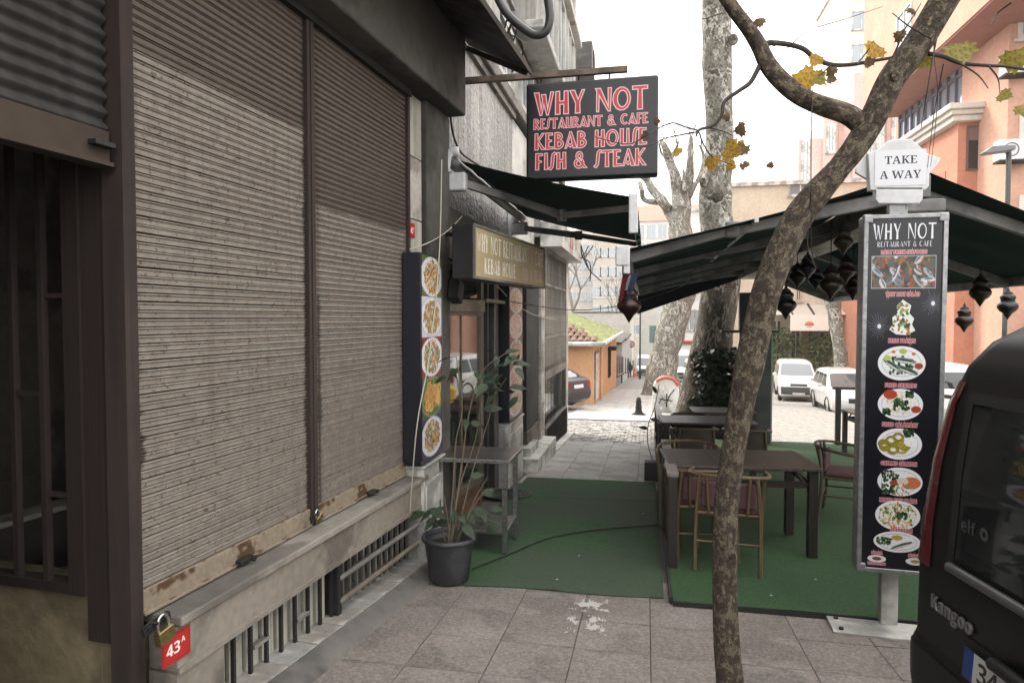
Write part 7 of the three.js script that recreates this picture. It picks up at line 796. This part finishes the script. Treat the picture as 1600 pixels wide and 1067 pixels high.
{ // far pedestrian: one body from joints, marched
  const c = onG(984, 590), bones = [[[0, 0.98, 0], [0, 1.38, 0.02], 0.15, 0.17], [[0, 1.38, 0.02], [0, 1.52, 0.03], 0.09, 0.055], [[0, 1.6, 0.04], [0, 1.66, 0.045], 0.095, 0.09], [[-0.09, 0.95, 0], [-0.1, 0.52, 0.06], 0.1, 0.07], [[-0.1, 0.52, 0.06], [-0.1, 0.09, -0.02], 0.068, 0.045], [[-0.1, 0.06, -0.04], [-0.11, 0.04, 0.14], 0.05, 0.04], [[0.09, 0.95, 0], [0.1, 0.52, 0.0], 0.1, 0.07], [[0.1, 0.52, 0], [0.1, 0.1, -0.16], 0.068, 0.045], [[0.1, 0.07, -0.18], [0.11, 0.04, 0.0], 0.05, 0.04], [[-0.18, 1.36, 0.01], [-0.24, 1.08, 0], 0.07, 0.055], [[-0.24, 1.08, 0], [-0.22, 0.86, 0.1], 0.05, 0.04], [[0.18, 1.36, 0.01], [0.24, 1.08, -0.02], 0.07, 0.055], [[0.24, 1.08, -0.02], [0.23, 0.84, 0.05], 0.05, 0.04]];
  const N = 56, mc = new MarchingCubes(N, new THREE.MeshBasicMaterial(), false, false, 60000); mc.isolation = 0; const S = 0.95; const cap = (p, [a, b, r0, r1]) => { const A = V(...a), d = V(...b).sub(A), t = clamp(p.clone().sub(A).dot(d) / d.lengthSq()); return p.distanceTo(A.addScaledVector(d, t)) - lerp(r0, r1, t); };
  const q = V(); for (let z = 0; z < N; z++) for (let y = 0; y < N; y++) for (let x = 0; x < N; x++) { q.set((x / (N / 2) - 1) * S, (y / (N / 2) - 1) * S + 0.88, (z / (N / 2) - 1) * S); let d = 9; for (const b of bones) { const e = cap(q, b), h = clamp(0.5 + 0.5 * (d - e) / 0.05); d = lerp(d, e, h) - 0.05 * h * (1 - h); } mc.field[x + y * N + z * N * N] = -d; } mc.update(); const g = new THREE.BufferGeometry(), n = mc.count; g.setAttribute('position', new THREE.Float32BufferAttribute(Array.from(mc.positionArray.slice(0, n * 3)), 3)); g.setAttribute('normal', new THREE.Float32BufferAttribute(Array.from(mc.normalArray.slice(0, n * 3)), 3)); g.scale(S, S, S).translate(0, 0.88, 0);
  const t = thing('person', 'person in a dark coat and trousers walking far down the pavement', 'person', [c.x, gy(c.x, c.z), c.z]); part('body', g, std([0.03, 0.03, 0.034], { roughness: 0.9 }), t); part('coat', grid([[1.4, 0.2], [1.2, 0.2], [1.0, 0.19], [0.8, 0.22], [0.66, 0.25]].map(([y, r]) => Array.from({ length: 17 }, (_, i) => V(r * Math.cos(i / 16 * 6.2832), y, r * 0.75 * Math.sin(i / 16 * 6.2832))))), std([0.025, 0.025, 0.03], { roughness: 0.95 }), t); part('hair', new THREE.SphereGeometry(0.105, 12, 10, 0, 6.2832, 0, 1.9).translate(0, 1.665, 0.02), M.black, t); part('face', new THREE.SphereGeometry(0.07, 10, 8).scale(1, 1.25, 0.6).translate(0, 1.63, 0.1), std([0.45, 0.27, 0.2]), t); }
solo('yellow_bollard', lathe([[0.2, 0], [0.2, 0.05], [0.15, 0.1], [0.14, 0.7], [0.11, 0.82], [0, 0.86]], 18).translate(6.95, gy(7, -11.3) - 0.12, -11.3), std([0.72, 0.45, 0.03], { roughness: 0.55 }), 'yellow plastic bollard standing on the cobbled road beyond the platform', 'bollard');
renderer.render(scene, camera);
